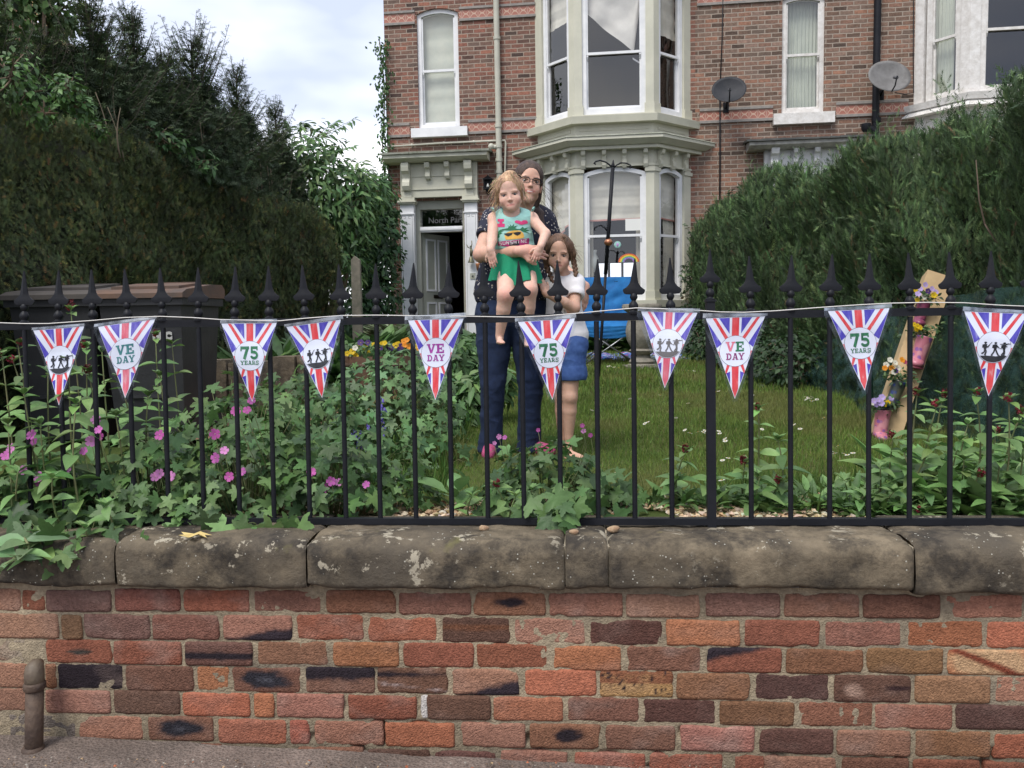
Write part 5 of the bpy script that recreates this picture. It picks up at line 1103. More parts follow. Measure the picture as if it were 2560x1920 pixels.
# ================= leaf shapes =================
def palmate():
    ol = []
    for la, rr in ((-128, .72), (-66, .9), (0, 1), (66, .9), (128, .72)):
        for da, r_ in ((-27, .50), (-20, .68), (-13, .70), (-9, .86), (0, 1.0), (9, .86), (13, .70), (20, .68)): a = R(la + da); ol.append((math.sin(a) * r_ * rr, math.cos(a) * r_ * rr))
    ol.append((math.sin(R(155)) * .3, math.cos(R(155)) * .3)); ol.append((0, -.08))
    v = [(0, .02, .0)] + [(x, y, -.16 * (x * x + y * y)) for x, y in ol]; n_ = len(ol)
    return np.array(v), np.array([(0, (i + 1) % n_ + 1, i + 1) for i in range(n_)])
def ovate(wd=.24, cup=.10, droop=.22, n_=5):
    v, f = [], []
    for i in range(n_ + 1):
        t = i / n_; w_ = wd * math.sin(math.pi * min(1, t * .96 + .02) ** .72); z = -droop * t * t
        v += [(-w_, t, z + cup * w_ / wd), (0, t, z), (w_, t, z + cup * w_ / wd)]
    for i in range(n_):
        a = i * 3; f += [(a, a + 1, a + 4), (a, a + 4, a + 3), (a + 1, a + 2, a + 5), (a + 1, a + 5, a + 4)]
    return np.array(v), np.array(f)
def feather(k=4, wd=.30, up=.25, th=.085):
    v, f = [], []
    for i in range(k):
        t0 = .06 + .82 * i / k; 
        for s_ in (-1, 1): o = len(v); w_ = wd * (1 - .35 * abs(t0 - .35)); v += [(0, t0, 0), (0, t0 + th * 1.4, 0), (s_ * w_, t0 + up, .03 * ((i % 2) * 2 - 1))]; f.append((o, o + 1, o + 2) if s_ < 0 else (o, o + 2, o + 1))
    o = len(v); v += [(-.05, .7, 0), (.05, .7, 0), (0, 1.08, 0)]; f.append((o, o + 1, o + 2)); return np.array(v), np.array(f)
PAL, OVA, FEA, FEB, FEC = palmate(), ovate(), feather(4), feather(3, .22, .30, .13), feather(5, .15, .26, .06)
OVN = ovate(.15, .05, .25, 4)
def tri_leaf(): return np.array([(0, 0, 0), (-.3, .45, .06), (0, 1, -.1), (.3, .45, .06)]), np.array([(0, 2, 1), (0, 3, 2)])
TRI = tri_leaf()
def cmix(n_, cols, wts, jit=.18):
    wts = list(wts)[:len(cols)]; c = np.array(cols)[RNG.choice(len(cols), n_, p=np.array(wts) / sum(wts))]; c = c * (1 + jit * RNG.normal(size=(n_, 1))); return np.clip(c * (1 + .06 * RNG.normal(size=(n_, 3))), .002, .9)
YEW = vcol('yew_foliage', .75, .3, 3, trans=.12); CON = vcol('conifer_foliage', .75, .25, 3, trans=.12); LEAF = vcol('leaf_green', .5, .22, 14, trans=.22, bump=.15, bscale=120)
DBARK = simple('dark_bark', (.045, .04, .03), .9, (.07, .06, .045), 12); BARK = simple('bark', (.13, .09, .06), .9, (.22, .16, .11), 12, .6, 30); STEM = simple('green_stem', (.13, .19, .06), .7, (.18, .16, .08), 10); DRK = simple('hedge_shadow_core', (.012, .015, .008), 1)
def taper_tube(mb, a, b, r0, r1, bend=.05, k=6, n_=5):
    a, b = Vector(a), Vector(b); m_ = Vector((random.uniform(-1, 1), random.uniform(-1, 1), random.uniform(-.3, .3))) * (b - a).length * bend
    mb.tube([a.lerp(b, i / n_) + m_ * math.sin(math.pi * i / n_) for i in range(n_ + 1)], [r0 + (r1 - r0) * i / n_ for i in range(n_ + 1)], k)
# ---------------- left yew hedge ----------------
def hedge(name, label, face, zb, zt, depth, lump, nface, ntop, tmpl, size, cols, wts, mat, sgn, spiky=0, lf=(1.6, 1.3), updir=(0, 0, 1), group=None, tip=None):
    """face: list of (x,y) along the lawn side; sgn = +1 when the lawn lies towards +x"""
    F_ = np.array(face); seg_ = np.linalg.norm(np.diff(F_, axis=0), axis=1); cum = np.concatenate([[0], np.cumsum(seg_)]); Ln = cum[-1]
    fx = lambda s: np.interp(s, cum, F_[:, 0]); fy = lambda s: np.interp(s, cum, F_[:, 1])
    dx, dy = (F_[-1] - F_[0]) / Ln; no = np.array([dy, -dx, 0]) * sgn
    if no[0] * sgn < 0: no = -no
    root = thing(name, label, 'hedge', (F_[0][0] - no[0] * depth / 2, F_[0][1], gz(F_[0][1])), group)
    off = lambda s, z: lump * (fbm(np.stack([s * lf[0], z * lf[1], 0 * s], 1), 101, 3)) + .05 * fbm(np.stack([s * 6, z * 5, 0 * s], 1), 107, 2)
    topz = lambda s: zt(s) if callable(zt) else np.full_like(s, zt)
    # core: solid dark filler added inside the foliage to block light
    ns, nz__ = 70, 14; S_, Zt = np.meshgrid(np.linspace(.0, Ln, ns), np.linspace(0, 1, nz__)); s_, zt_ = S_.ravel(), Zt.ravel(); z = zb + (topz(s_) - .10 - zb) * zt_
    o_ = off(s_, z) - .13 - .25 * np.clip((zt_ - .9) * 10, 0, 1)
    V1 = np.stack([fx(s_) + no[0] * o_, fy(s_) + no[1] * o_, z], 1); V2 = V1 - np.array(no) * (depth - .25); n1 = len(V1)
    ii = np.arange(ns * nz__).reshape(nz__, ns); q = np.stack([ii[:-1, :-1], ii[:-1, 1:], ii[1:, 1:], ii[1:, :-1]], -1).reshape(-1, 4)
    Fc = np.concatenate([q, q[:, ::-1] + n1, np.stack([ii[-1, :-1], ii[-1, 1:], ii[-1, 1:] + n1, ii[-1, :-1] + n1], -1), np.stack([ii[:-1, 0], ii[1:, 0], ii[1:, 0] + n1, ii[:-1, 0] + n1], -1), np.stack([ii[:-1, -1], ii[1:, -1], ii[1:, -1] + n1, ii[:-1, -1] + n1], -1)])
    me = fast_mesh('light_block_core', np.concatenate([V1, V2]) - np.array(ORG[root.name]), Fc, None); link_mesh('light_block_core', me, DRK, root)
    # sprays on the face; density follows distance
    s = RNG.random(nface) * Ln; keep = RNG.random(nface) < np.clip(7.0 / np.maximum(4, fy(s)), .45, 1) ** 1.5; s = s[keep]; k = len(s)
    hz_ = RNG.random(k) ** .9; z = zb + (topz(s) - zb) * hz_; o_ = off(s, z) - RNG.random(k) ** 2 * .12 - .18 * np.clip((hz_ - .93) * 14, 0, 1) ** 2
    P_ = np.stack([fx(s) + no[0] * o_, fy(s) + no[1] * o_, z], 1)
    e_ = .12; g1 = (off(s + e_, z) - off(s - e_, z)) / (2 * e_); g2 = (off(s, z + e_) - off(s, z - e_)) / (2 * e_)
    al = np.array([dx, dy, 0]); NR = no[None] - g1[:, None] * al[None] - g2[:, None] * np.array([0, 0, 1.])[None] + RNG.normal(size=(k, 3)) * .45
    up = np.array(updir)[None] + RNG.normal(size=(k, 3)) * .55; sz = size * (.7 + .6 * RNG.random(k)) * np.clip(fy(s) / 7, .8, 1.35)
    C = cmix(k, cols, wts); big = fbm(np.stack([s * .9, z * .9, 0 * s], 1), 131, 2)[:, None]; C = C * (1 + .35 * big); pr = [scatter(P_, NR, sz, *tmpl, C, up)]
    s = RNG.random(ntop) * Ln; k = ntop; dd = RNG.random(k) * (depth + .1) - .05; z = topz(s) + .05 * RNG.normal(size=k) - .05 + .14 * fbm(np.stack([s * 1.6, dd * 2, 0 * s], 1), 141, 2); o_ = off(s, z) - dd - .08
    P_ = np.stack([fx(s) + no[0] * o_, fy(s) + no[1] * o_, z], 1); NR = np.array([0, 0, 1.])[None] * .6 + no[None] * .5 + RNG.normal(size=(k, 3)) * .6
    pr.append(scatter(P_, NR, size * (.8 + .6 * RNG.random(k)), *tmpl, cmix(k, cols, wts) * 1.1, np.array([0, 0, 1.])[None] + RNG.normal(size=(k, 3)) * .4))
    if spiky:                                      # leading shoots standing above the top
        n_ = spiky; s = RNG.random(n_) * Ln; dd = RNG.random(n_) * depth; base = np.stack([fx(s) - no[0] * dd, fy(s) - no[1] * dd, topz(s) - .05], 1)
        L_ = .16 + .26 * RNG.random(n_); di = nrm(np.stack([RNG.normal(size=n_) * .3, RNG.normal(size=n_) * .3, np.ones(n_)], 1)); m_ = 12
        t = np.tile(np.linspace(0, 1, m_), n_); B = np.repeat(base, m_, 0) + np.repeat(di * L_[:, None], m_, 0) * t[:, None]; K = len(B)
        ud = np.repeat(di, m_, 0) + RNG.normal(size=(K, 3)) * .6; pr.append(scatter(B, RNG.normal(size=(K, 3)), size * (1.25 - .6 * t), *tmpl, cmix(K, cols, wts) * 1.25, ud))
    cloud_obj('foliage', pr, mat, root); return root, fx, fy, no, Ln
YC = [(.050, .074, .028), (.070, .098, .034), (.115, .142, .046), (.028, .036, .014), (.20, .115, .045), (.18, .165, .045)]; YW = [5, 5, 2.4, 3, .35, .7]
hl = hedge('yew_hedge', 'long clipped dark yew hedge with bronze tips along left side of the garden', [(-3.5, 3.9), (-3.42, 6), (-3.15, 9), (-2.62, 13)], .62, lambda s: np.interp(s, [0, 2, 5, 9.2], [3.02, 3.04, 3.05, 2.98]), 1.0, .22, 95000, 9000, FEA, .062, YC, YW, YEW, 1)
# ---------------- unclipped yews growing out of the hedge ----------------
def yew(i, sx, sy, Y, spread, label):
    top = atY(sx, sy, Y); base = Vector((top.x, Y, gz(Y))); t = thing('yew_tree', label, 'tree', base, 'yew trees growing up behind the clipped hedge')
    mb = MB(); rs = random.Random(i * 7 + 1); z0 = 3.0; lead = [base, Vector((top.x + .05, Y, 2.4)), Vector((top.x - .03, Y + .03, (2.4 + top.z) / 2)), top - ZV * .05]
    mb.tube(lead, [.07, .05, .03, .008], 8); Pp, Np, Up, Sz = [], [], [], []; Hh = top.z - z0
    for b in range(135):
        f = rs.random() ** 1.1; z = z0 + Hh * f * .96; az = rs.random() * 6.283; el = R(12 + 50 * f + 12 * rs.random()); L_ = spread * (1.05 - .72 * f) * (.55 + .6 * rs.random())
        if rs.random() < .10: L_ *= 1.35
        d = Vector((math.cos(az) * math.cos(el), math.sin(az) * math.cos(el), math.sin(el))); o = Vector((top.x, Y, z)); pts = []
        for q in range(6): tt = q / 5; pts.append(o + d * L_ * tt + ZV * (.10 * L_ * tt * tt) + Vector((0, 0, -.12 * L_ * math.sin(3.14 * tt))))
        mb.tube(pts, [.008, .006, .005, .004, .003, .0015], 4)
        n_ = int(L_ / .022)
        for q in range(n_):
            tt = (.12 + .88 * q / n_); a = min(4, int(tt * 5)); pt = pts[a].lerp(pts[a + 1], tt * 5 - a); tan = (pts[a + 1] - pts[a]).normalized(); side = tan.cross(ZV).normalized() * (1 if q % 2 else -1)
            Pp.append(pt); Np.append(ZV + Vector((rs.gauss(0, .5), rs.gauss(0, .5), 0))); Up.append(tan * .8 + side * (.9 if tt < .93 else .1) + ZV * rs.gauss(.1, .3)); Sz.append((.115 * (1.15 - .6 * tt)) * (.7 + .6 * rs.random()))
    mb.build('trunk', DBARK, t, True); P_ = np.array(Pp); k = len(P_)
    C = cmix(k, [(.055, .090, .042), (.080, .122, .052), (.125, .165, .062), (.030, .048, .024)], [5, 5, 1.6, 3])
    # filling between the main limbs
    m_ = 3400; f = RNG.random(m_); rr = spread * (.80 - .58 * f) * RNG.random(m_) ** .5; az = RNG.random(m_) * 6.283; P2 = np.stack([top.x + rr * np.cos(az), Y + rr * np.sin(az), z0 - .1 + Hh * .72 * f], 1)
    cloud_obj('crown', [scatter(P_, np.array(Np), np.array(Sz), *FEA, C, np.array(Up)), scatter(P2, RNG.normal(size=(m_, 3)), .13, *FEA, cmix(m_, [(.032, .052, .025), (.052, .080, .036)], [1, 1]), None)], YEW, t)
    return t
for i, a in enumerate([(-20, 60, 6.9, .6, 'dark yew at the left edge under the light green branches'), (222, 8, 7.7, .72, 'tallest looking dark yew with forked top left of the sky gap'), (330, 45, 8.5, .75, 'dark yew with long bare tipped shoots reaching right'), (478, 92, 9.5, .95, 'broad dark yew in middle of the hedge row with spiky top'), (590, 175, 11, .8, 'dark yew sloping down right of the broad spiky one'), (688, 262, 13, .75, 'last dark yew of the row next to pale green shrub'), (115, 95, 7.4, .55, 'low dark yew filling gap below brick gable at left'), (410, 150, 8.9, .7, 'short dark yew between the shooting yew and the broad one')]): yew(i, *a)
# bare cut stems standing above the clipped edge
# ---------------- leafy trees and shrubs ----------------
def leafy(name, label, cat, blobs, leaf, size, n_, cols, wts, base, trunk_r=.05, droop=.3, mat=None, sprigs=(), group=None, clump=.35):
    t = thing(name, label, cat, base, group); base = Vector(base); mb = MB(); parts = []; vol = sum(r_ ** 2 for c, r_ in blobs)
    for c, r_ in blobs:
        c = Vector(c); taper_tube(mb, base, c, trunk_r, .012, .06, 7)
        for q in range(7): d = Vector((random.gauss(0, 1), random.gauss(0, 1), random.gauss(.2, .8))).normalized(); taper_tube(mb, c - d * r_ * .1, c + d * r_ * .85, .012, .003, .1, 4)
        m_ = int(n_ * r_ * r_ / vol); d = nrm(RNG.normal(size=(m_, 3))); rad = r_ * (RNG.random(m_) ** .4) * (1 + clump * fbm(d * 2.3 + c.x, 151, 2)); P_ = np.array(c) + d * rad[:, None]
        P_ = P_[P_[:, 2] > gz(base.y) + .02]; m_ = len(P_); d = nrm(P_ - np.array(c)); out_ = d + np.array([0, -.2, .7]) + RNG.normal(size=(m_, 3)) * .5; up = d + np.array([0, 0, -droop]) + RNG.normal(size=(m_, 3)) * .6
        C = cmix(m_, cols, wts); parts.append(scatter(P_, out_, size * (.6 + .7 * RNG.random(m_)), *leaf, C, up))
    for a, b in sprigs:
        a, b = Vector(a), Vector(b); taper_tube(mb, a, b, .007, .002, .08, 4); m_ = 26; tt = np.linspace(.15, 1, m_); P_ = np.array(a)[None] + (np.array(b) - np.array(a))[None] * tt[:, None]; dr = np.array((b - a).normalized())
        side = np.cross(dr, [0, 0, 1]); sg = np.where(np.arange(m_) % 2, 1, -1)[:, None]; parts.append(scatter(P_, np.array([0, -.5, 1])[None] + RNG.normal(size=(m_, 3)) * .3, size * (.8 + .3 * RNG.random(m_)), *leaf, cmix(m_, cols, wts), dr[None] * .7 + side[None] * sg * .8 + np.array([0, 0, -droop])[None]))
    mb.build('trunk' if cat == 'tree' else 'stems', BARK, t, True); cloud_obj('foliage' if cat != 'tree' else 'crown', parts, mat or LEAF, t); return t
A = atY; LG = [(.13, .24, .08), (.09, .18, .065), (.17, .27, .09), (.055, .11, .045)]; 
leafy('leafy_tree', 'pale green narrow leaved tree between the yews and the house', 'tree', [(A(770, 400, 13.6), .62), (A(800, 480, 13.7), .8), (A(860, 520, 13.8), .75), (A(745, 520, 13.8), .6), (A(905, 480, 14.2), .5), (A(830, 620, 14), .8)], OVN, .15, 5200, LG, [4, 4, 2, 2], (-3.2, 14, gz(14)), .08, .5,
      sprigs=[(A(775, 360, 13.6), A(890, 296, 13.4)), (A(790, 345, 13.6), A(845, 300, 13.5)), (A(730, 330, 13.6), A(712, 300, 13.5)), (A(790, 390, 13.6), A(885, 365, 13.4)), (A(820, 420, 13.6), A(900, 425, 13.3)), (A(750, 330, 13.6), A(760, 305, 13.4)), (A(860, 430, 13.6), A(915, 440, 13.4))])
leafy('climbing_shrub', 'dark glossy climbing shrub covering the left corner of red brick house', 'shrub', [(A(925, 500, 15.2), .5), (A(930, 580, 15.2), .6), (A(925, 660, 15.2), .6), (A(935, 740, 15.2), .55), (A(900, 800, 15.0), .5), (A(955, 540, 15.5), .32), (A(950, 470, 15.5), .25), (A(880, 600, 15), .5)], TRI, .12, 6500, [(.055, .12, .05), (.075, .155, .06), (.038, .085, .038), (.11, .20, .08)], [4, 3, 3, 1], (-2.65, 15.3, gz(15)), .04, .6)
# climber creeping up the house corner
t = thing('wall_climber', 'thin green climber creeping up the left edge of brick house', 'climber', H(uL - .03, .1, GZ)); mb = MB(); cp = [H(uL - .04 + .04 * math.sin(k * 1.3), .06, GZ + .45 * k) for k in range(14)]; mb.tube(cp, .012, 5); mb.build('stems', BARK, t, True)
m_ = 900; zz = RNG.random(m_); wv = .05 + .13 * np.abs(np.sin(zz * 21)) ** 2; P_ = np.array([H(uL - .02 + wv[i] * RNG.normal() * .6, .05 + abs(RNG.normal()) * .07, GZ + 1.6 + 4.3 * zz[i]) for i in range(m_)])
cloud_obj('foliage', [scatter(P_, np.array(HN)[None] + RNG.normal(size=(m_, 3)) * .5, .075, *TRI, cmix(m_, [(.06, .13, .04), (.10, .19, .06), (.03, .07, .03)], [3, 2, 2]), np.array([0, 0, -1.])[None] + RNG.normal(size=(m_, 3)) * .6)], LEAF, t)
# light green branches hanging in at the top left
leafy('leafy_tree', 'light green leaved branches hanging over the top left corner', 'tree', [(A(20, -20, 9), .5), (A(110, -25, 9), .2), (A(150, 25, 9.2), .26), (A(-80, 20, 9), .8), (A(160, 60, 9.2), .13), (A(120, 62, 9.2), .12)], TRI, .10, 2600, [(.10, .18, .05), (.07, .13, .04), (.14, .21, .08), (.03, .06, .02)], [4, 3, 2, 2], (-5.6, 9, gz(9)), .09, .8)
# creepers in the hedge
for (sx, sy, Y, r_, lb) in ((165, 225, 6.3, .13, 'patch of bright ivy leaves climbing on the yew hedge at upper left'), (30, 190, 5.85, .2, 'ivy spray at the far left edge of the yew hedge')):
    leafy('ivy', lb, 'climber', [(A(sx, sy, Y), r_), (A(sx + 40, sy + 45, Y + .1), r_ * .8), (A(sx + 80, sy + 95, Y + .3), r_ * .6)], TRI, .055, 420, [(.10, .20, .05), (.06, .12, .04), (.12, .24, .07)], [2, 2, 1], A(sx + 20, sy + 70, Y + .25), .004, .6)
leafy('sapling', 'young bright green sapling sprouting through top of the yew hedge', 'shrub', [(A(400, 345, 8.0), .13), (A(445, 365, 8.3), .15), (A(500, 405, 8.7), .17), (A(370, 315, 7.9), .06)], OVA, .085, 210, [(.07, .15, .05), (.10, .19, .06), (.05, .10, .04)], [2, 1, 1], A(450, 420, 8.5), .007, .5)
# bare stems along the clipped edge
t = thing('bare_stems', 'pale bare cut stems standing along the top of the clipped yew', 'stems', A(640, 480, 10)); mb = MB()
for sx, sy, Y, n_ in ((640, 470, 10.6, 9), (345, 330, 7.9, 5), (300, 325, 7.2, 4), (480, 370, 9, 5), (690, 470, 11.4, 9)):
    for q in range(n_):
        a = A(sx + random.uniform(-45, 45), sy + random.uniform(0, 20), Y + random.uniform(-.2, .3)); taper_tube(mb, a - ZV * .2, a + Vector((random.uniform(-.12, .1), 0, random.uniform(.15, .42))), .008, .003, .06, 4)
mb.build('twigs', simple('pale_twig', (.15, .12, .08), .9), t, True)
# ---------------- right conifer hedge ----------------
CC = [(.056, .098, .040), (.082, .138, .052), (.12, .185, .070), (.034, .058, .026), (.13, .095, .045)]; CW = [5, 5, 2.2, 3.5, .35]
hr = hedge('conifer_hedge', 'tall loose green conifer hedge along right side of the garden', [(3.14, 3.6), (3.12, 6), (3.12, 10), (3.30, 14.9)], .62, lambda s: np.interp(s, [0, 1.5, 3, 3.6, 4.5, 5.2, 6.8, 11.3], [2.68, 2.68, 2.82, 2.72, 2.80, 2.82, 3.05, 3.05]) + .07 * np.sin(s * 2.1) + .06 * np.sin(s * 5.3), 1.25, .34, 95000, 10000, FEC, .12, CC, CW, CON, -1, spiky=260, lf=(2.8, .75), updir=(-.3, 0, 1.5))
leafy('rose_bush', 'straggly rose bush against wall right of lower bay', 'shrub', [(A(1790, 620, 14.9), .42), (A(1775, 720, 14.9), .5), (A(1815, 540, 15), .32), (A(1760, 800, 14.8), .5), (A(1850, 500, 15.2), .25), (A(1740, 680, 14.9), .25)], TRI, .085, 3300, [(.03, .06, .025), (.05, .09, .035), (.08, .14, .05), (.06, .04, .02)], [4, 3, 1, .4], (3.6, 15, gz(15)), .03, .5, sprigs=[(A(1760, 640, 14.9), A(1716, 560, 14.6)), (A(1760, 740, 14.9), A(1706, 690, 14.6))])
# bare trunk showing inside the conifer hedge
mb = MB(); mb.tube([A(2440, 400, 5.6), A(2448, 500, 5.62), A(2462, 560, 5.6), A(2500, 620, 5.6), A(2510, 760, 5.6)], [.003, .005, .006, .007, .009], 6); mb.tube([A(2462, 560, 5.6), A(2478, 590, 5.55)], [.005, .002], 5); mb.build('bare_branch', simple('pale_branch', (.13, .095, .07), .9), hr[0], True)
# ---------------- lawn ----------------
def blades(n_, x0, x1, y0, y1, h0, h1, wd, cols, wts, mask=None):
    x = RNG.uniform(x0, x1, n_); y = RNG.uniform(y0, y1, n_)
    if mask is not None: k = mask(x, y); x, y = x[k], y[k]
    n_ = len(x); z = np.interp(y, [2.9, 3.6, 4.8, 8, 10.5, 13, 16, 30], [.64, .62, .606, .69, .78, .84, .895, .9]) - .005; P_ = np.stack([x, y, z], 1)
    tv = np.array([(-.5, 0, 0), (.5, 0, 0), (.32, .6, .12), (0, 1, .34), (-.32, .6, .12)]); tv[:, 0] *= wd; tf = np.array([(0, 1, 2), (0, 2, 4), (4, 2, 3)])
    NR = np.stack([RNG.normal(size=n_), RNG.normal(size=n_), np.full(n_, .25)], 1); up = np.array([0, 0, 1.])[None] + RNG.normal(size=(n_, 3)) * .35
    pn = fbm(np.stack([x * 1.5, y * 1.2, 0 * x], 1), 201, 3)[:, None]; C = cmix(n_, cols, wts) * (1 + .35 * pn); dry = np.clip(pn * 2.0 - .15, 0, .6); C = C * (1 - dry) + np.array((.17, .15, .055)) * dry
    S_ = (h0 + (h1 - h0) * RNG.random(n_)) * np.clip(y / 5.5, .8, 1.6); return scatter(P_, NR, S_, tv, tf, C, up)
GC = [(.125, .20, .036), (.16, .24, .048), (.10, .165, .032), (.18, .215, .06), (.21, .195, .085)]; GW = [5, 4, 3, 1.5, .5]
edge = lambda x, y: (x > -2.7) & (x < 3.1) & ~((x < -.55 - .12 * np.sin(y * 3)) & (y < 6.6))
cloud_obj('lawn_grass', [blades(120000, -2.7, 3.2, 3.35, 7.5, .022, .055, .11, GC, GW, edge), blades(60000, -2.7, 3.3, 7.3, 15.6, .03, .055, .16, GC, GW, edge)], vcol('grass_blades', .6, .15, 5, trans=.25), None, loc=(0, 8, .7)); g_ = bpy.data.objects['lawn_grass']; tag(g_, 'short mown lawn grass between the fence and the house', 'grass', kind='stuff')
cloud_obj('rough_grass', [blades(3500, -.9, 3.1, 3.02, 3.7, .07, .17, .07, [(.06, .13, .02), (.09, .17, .035)], [1, 1], lambda x, y: (RNG.random(len(x)) < np.clip((np.abs(x - .0) - .2) * .6, .04, 1)) & ((x > .9) | (y > 3.45))),
                          blades(2600, -1.2, -.3, 3.5, 6.4, .08, .24, .06, [(.06, .13, .02), (.09, .17, .035)], [1, 1])], MATS['grass_blades'], None, loc=(0, 3.3, .62)); tag(bpy.data.objects['rough_grass'], 'longer uncut grass at the foot of the beds', 'grass', kind='stuff')
# gravel strip just behind the railings
m_ = 5200; x = RNG.uniform(-1.3, 1.9, m_); y = RNG.uniform(2.93, 3.36, m_) + .05 * np.sin(x * 5); kp = fbm(np.stack([x * 2, y * 3, 0 * x], 1), 211, 2) > -.45; x, y = x[kp], y[kp]; m_ = len(x)
ico = np.array([(math.cos(a) * .5, math.sin(a) * .5, 0) for a in np.linspace(0, 2 * math.pi, 7)[:-1]] + [(0, 0, .34), (0, 0, -.3)]) * np.array([1.25, .85, 1]); icf = np.array([(i, (i + 1) % 6, 6) for i in range(6)] + [((i + 1) % 6, i, 7) for i in range(6)])
cloud_obj('gravel', [scatter(np.stack([x, y, np.full(m_, .650) + .012 * RNG.random(m_)], 1), np.array([0, 0, 1.])[None] + RNG.normal(size=(m_, 3)) * .35, .014 + .02 * RNG.random(m_), ico, icf, cmix(m_, [(.46, .34, .20), (.36, .24, .13), (.55, .44, .30), (.28, .17, .09), (.60, .53, .42)], [4, 3, 3, 1.5, 1]))], vcol('gravel_stone', .85, .15, 90), None, loc=(0, 3.1, .64), smooth=False); tag(bpy.data.objects['gravel'], 'golden gravel strip behind the railings', 'gravel', kind='stuff')
# ---------------- border plants ----------------
def flower_me(name, npet, r_, col, colc, cup=.2, wd=.42):
    mb = MB()
    for k in range(npet):
        a = 2 * math.pi * k / npet; d = Vector((math.cos(a), math.sin(a), 0)); s_ = Vector((-math.sin(a), math.cos(a), 0)); P_ = [Vector((0, 0, 0)), d * .45 + s_ * wd * .8, d * .85 + s_ * wd, d * 1.0 + s_ * .12, d * .93, d * 1.0 - s_ * .12, d * .85 - s_ * wd, d * .45 - s_ * wd * .8]
        mb.add([p * r_ + ZV * (cup * r_ * p.length ** 2 + .0004 * k) for p in P_], [(0, i, i + 1) for i in range(1, 7)], col)
    mb.sphere((0, 0, .06 * r_), (r_ * .16, r_ * .16, r_ * .10), 6, colc); return fast_mesh(name, np.array(mb.v), mb.f, np.array(mb.c), None, True)
PET = vcol('petals', .6, .12, 60, trans=.3)
pink_me = [flower_me('flower', 5, .021, c, (.6, .45, .4)) for c in ((.62, .16, .50), (.58, .12, .42), (.72, .28, .60))]
for me in pink_me: me.materials.append(PET)
def put_flower(me, par, p, nv, s_=1.0):
    o = bpy.data.objects.new('flower', me); COL.objects.link(o); o.parent = par; q = Vector(nv).to_track_quat('Z', 'Y'); o.matrix_local = Matrix.Translation(Vector(p) - ORG[par.name]) @ q.to_matrix().to_4x4() @ Matrix.Rotation(random.random() * 6, 4, 'Z') @ Matrix.Scale(s_, 4); ORG[o.name] = ORG[par.name]; return o
GERC = [(.075, .150, .042), (.105, .190, .055), (.050, .105, .032), (.14, .23, .075)]
def geranium(cx, cy, cz, r_, h, n_, label, flowers=(), size=.05, fs=1.0, cols=None, wts=None, hang=()):
    t = thing('geranium_plant', label, 'plant', (cx, cy, max(cz, gz(cy)) if cy > 2.95 else cz), 'hardy geranium plants in the front bed'); a = RNG.random(n_) * 6.283; q = RNG.random(n_) ** .55; lay = RNG.random(n_); rr = r_ * q
    x = cx + rr * np.cos(a); y = cy + rr * np.sin(a) * .8; z = cz + h * (1 - .72 * q ** 2) * (1 - .55 * lay ** 2) + .03 * RNG.normal(size=n_); P_ = np.stack([x, y, z], 1); d = np.stack([np.cos(a) * q, np.sin(a) * q - .25, np.full(n_, .8)], 1)
    if hang:
        Hh = np.array(hang); P_ = np.concatenate([P_, Hh]); d = np.concatenate([d, np.tile([0, -.9, .45], (len(Hh), 1))])
    k = len(P_); NR = d + RNG.normal(size=(k, 3)) * .38; up = d * np.array([1, 1, -.2]) + np.array([0, 0, -.35]) + RNG.normal(size=(k, 3)) * .5; C = cmix(k, cols or GERC, wts or [4, 3, 3, 1])
    cloud_obj('foliage', [scatter(P_, NR, size * (.65 + .6 * RNG.random(k)) * np.where(np.arange(k) >= k - len(hang), 1.35, 1), *PAL, C, up)], LEAF, t)
    mb = MB(); base = Vector((cx, cy, cz))
    for i in range(0, k, 2): p = Vector(P_[i]); b = base + Vector(((p.x - cx) * .35, (p.y - cy) * .35, 0)); mb.tube([b, b.lerp(p, .6) + ZV * .03, p - ZV * .003], [.0022, .0018, .0014], 4)
    for fp_ in flowers:
        f = Vector(fp_[:3]); mb.tube([Vector((f.x * .6 + cx * .4, f.y * .5 + cy * .5, cz + h * .3)), f - ZV * .06 + Vector((.01, 0, 0)), f], [.0016, .0014, .0012], 4); put_flower(random.choice(pink_me), t, f, (random.uniform(-.35, .35), -1, random.uniform(.0, .7)), fs * (.72 + .3 * random.random()))
    mb.build('stems', STEM, t, True); return t
def fl(lst, Y): return [tuple(atY(x, y, Y + random.uniform(-.04, .04))) for x, y in lst]
z3 = .64
geranium(-1.75, 3.08, z3 - .08, .36, .34, 260, 'pink flowered geranium at the far left end of the bed', fl([(80, 1088), (84, 1104), (15, 1140), (28, 1122), (60, 1175), (98, 1192), (97, 1205)], 2.98), .047)
geranium(-1.38, 3.12, z3 - .06, .34, .40, 260, 'geranium with clustered bright pink flowers under the teal lettered flag', fl([(247, 1075), (249, 1089), (233, 1100), (210, 1128), (240, 1050), (166, 1175), (228, 1103)], 2.98), .047)
geranium(-1.02, 3.15, z3 - .04, .33, .42, 260, 'geranium with flowers between the rails left of the bare rail section', fl([(388, 1192), (400, 1184), (427, 1192), (400, 1088), (538, 1085), (561, 1127), (540, 1145)], 2.98), .046)
geranium(-.72, 3.15, z3 - .04, .30, .36, 230, 'geranium spilling onto coping below the soldiers flag', fl([(574, 1192), (605, 1179), (618, 1026), (590, 1028), (629, 1002), (778, 1180)], 2.98), .047, hang=[tuple(atY(x, y, 2.80)) for x, y in ((560, 1315), (600, 1322), (640, 1330), (680, 1318), (720, 1300), (540, 1330), (750, 1310), (520, 1300), (620, 1335))])
geranium(-.48, 3.25, z3 - .02, .20, .26, 90, 'small geranium at the gravel edge with three pink flowers', fl([(808, 1222), (828, 1203), (846, 1206), (916, 1212)], 3.0), .042)
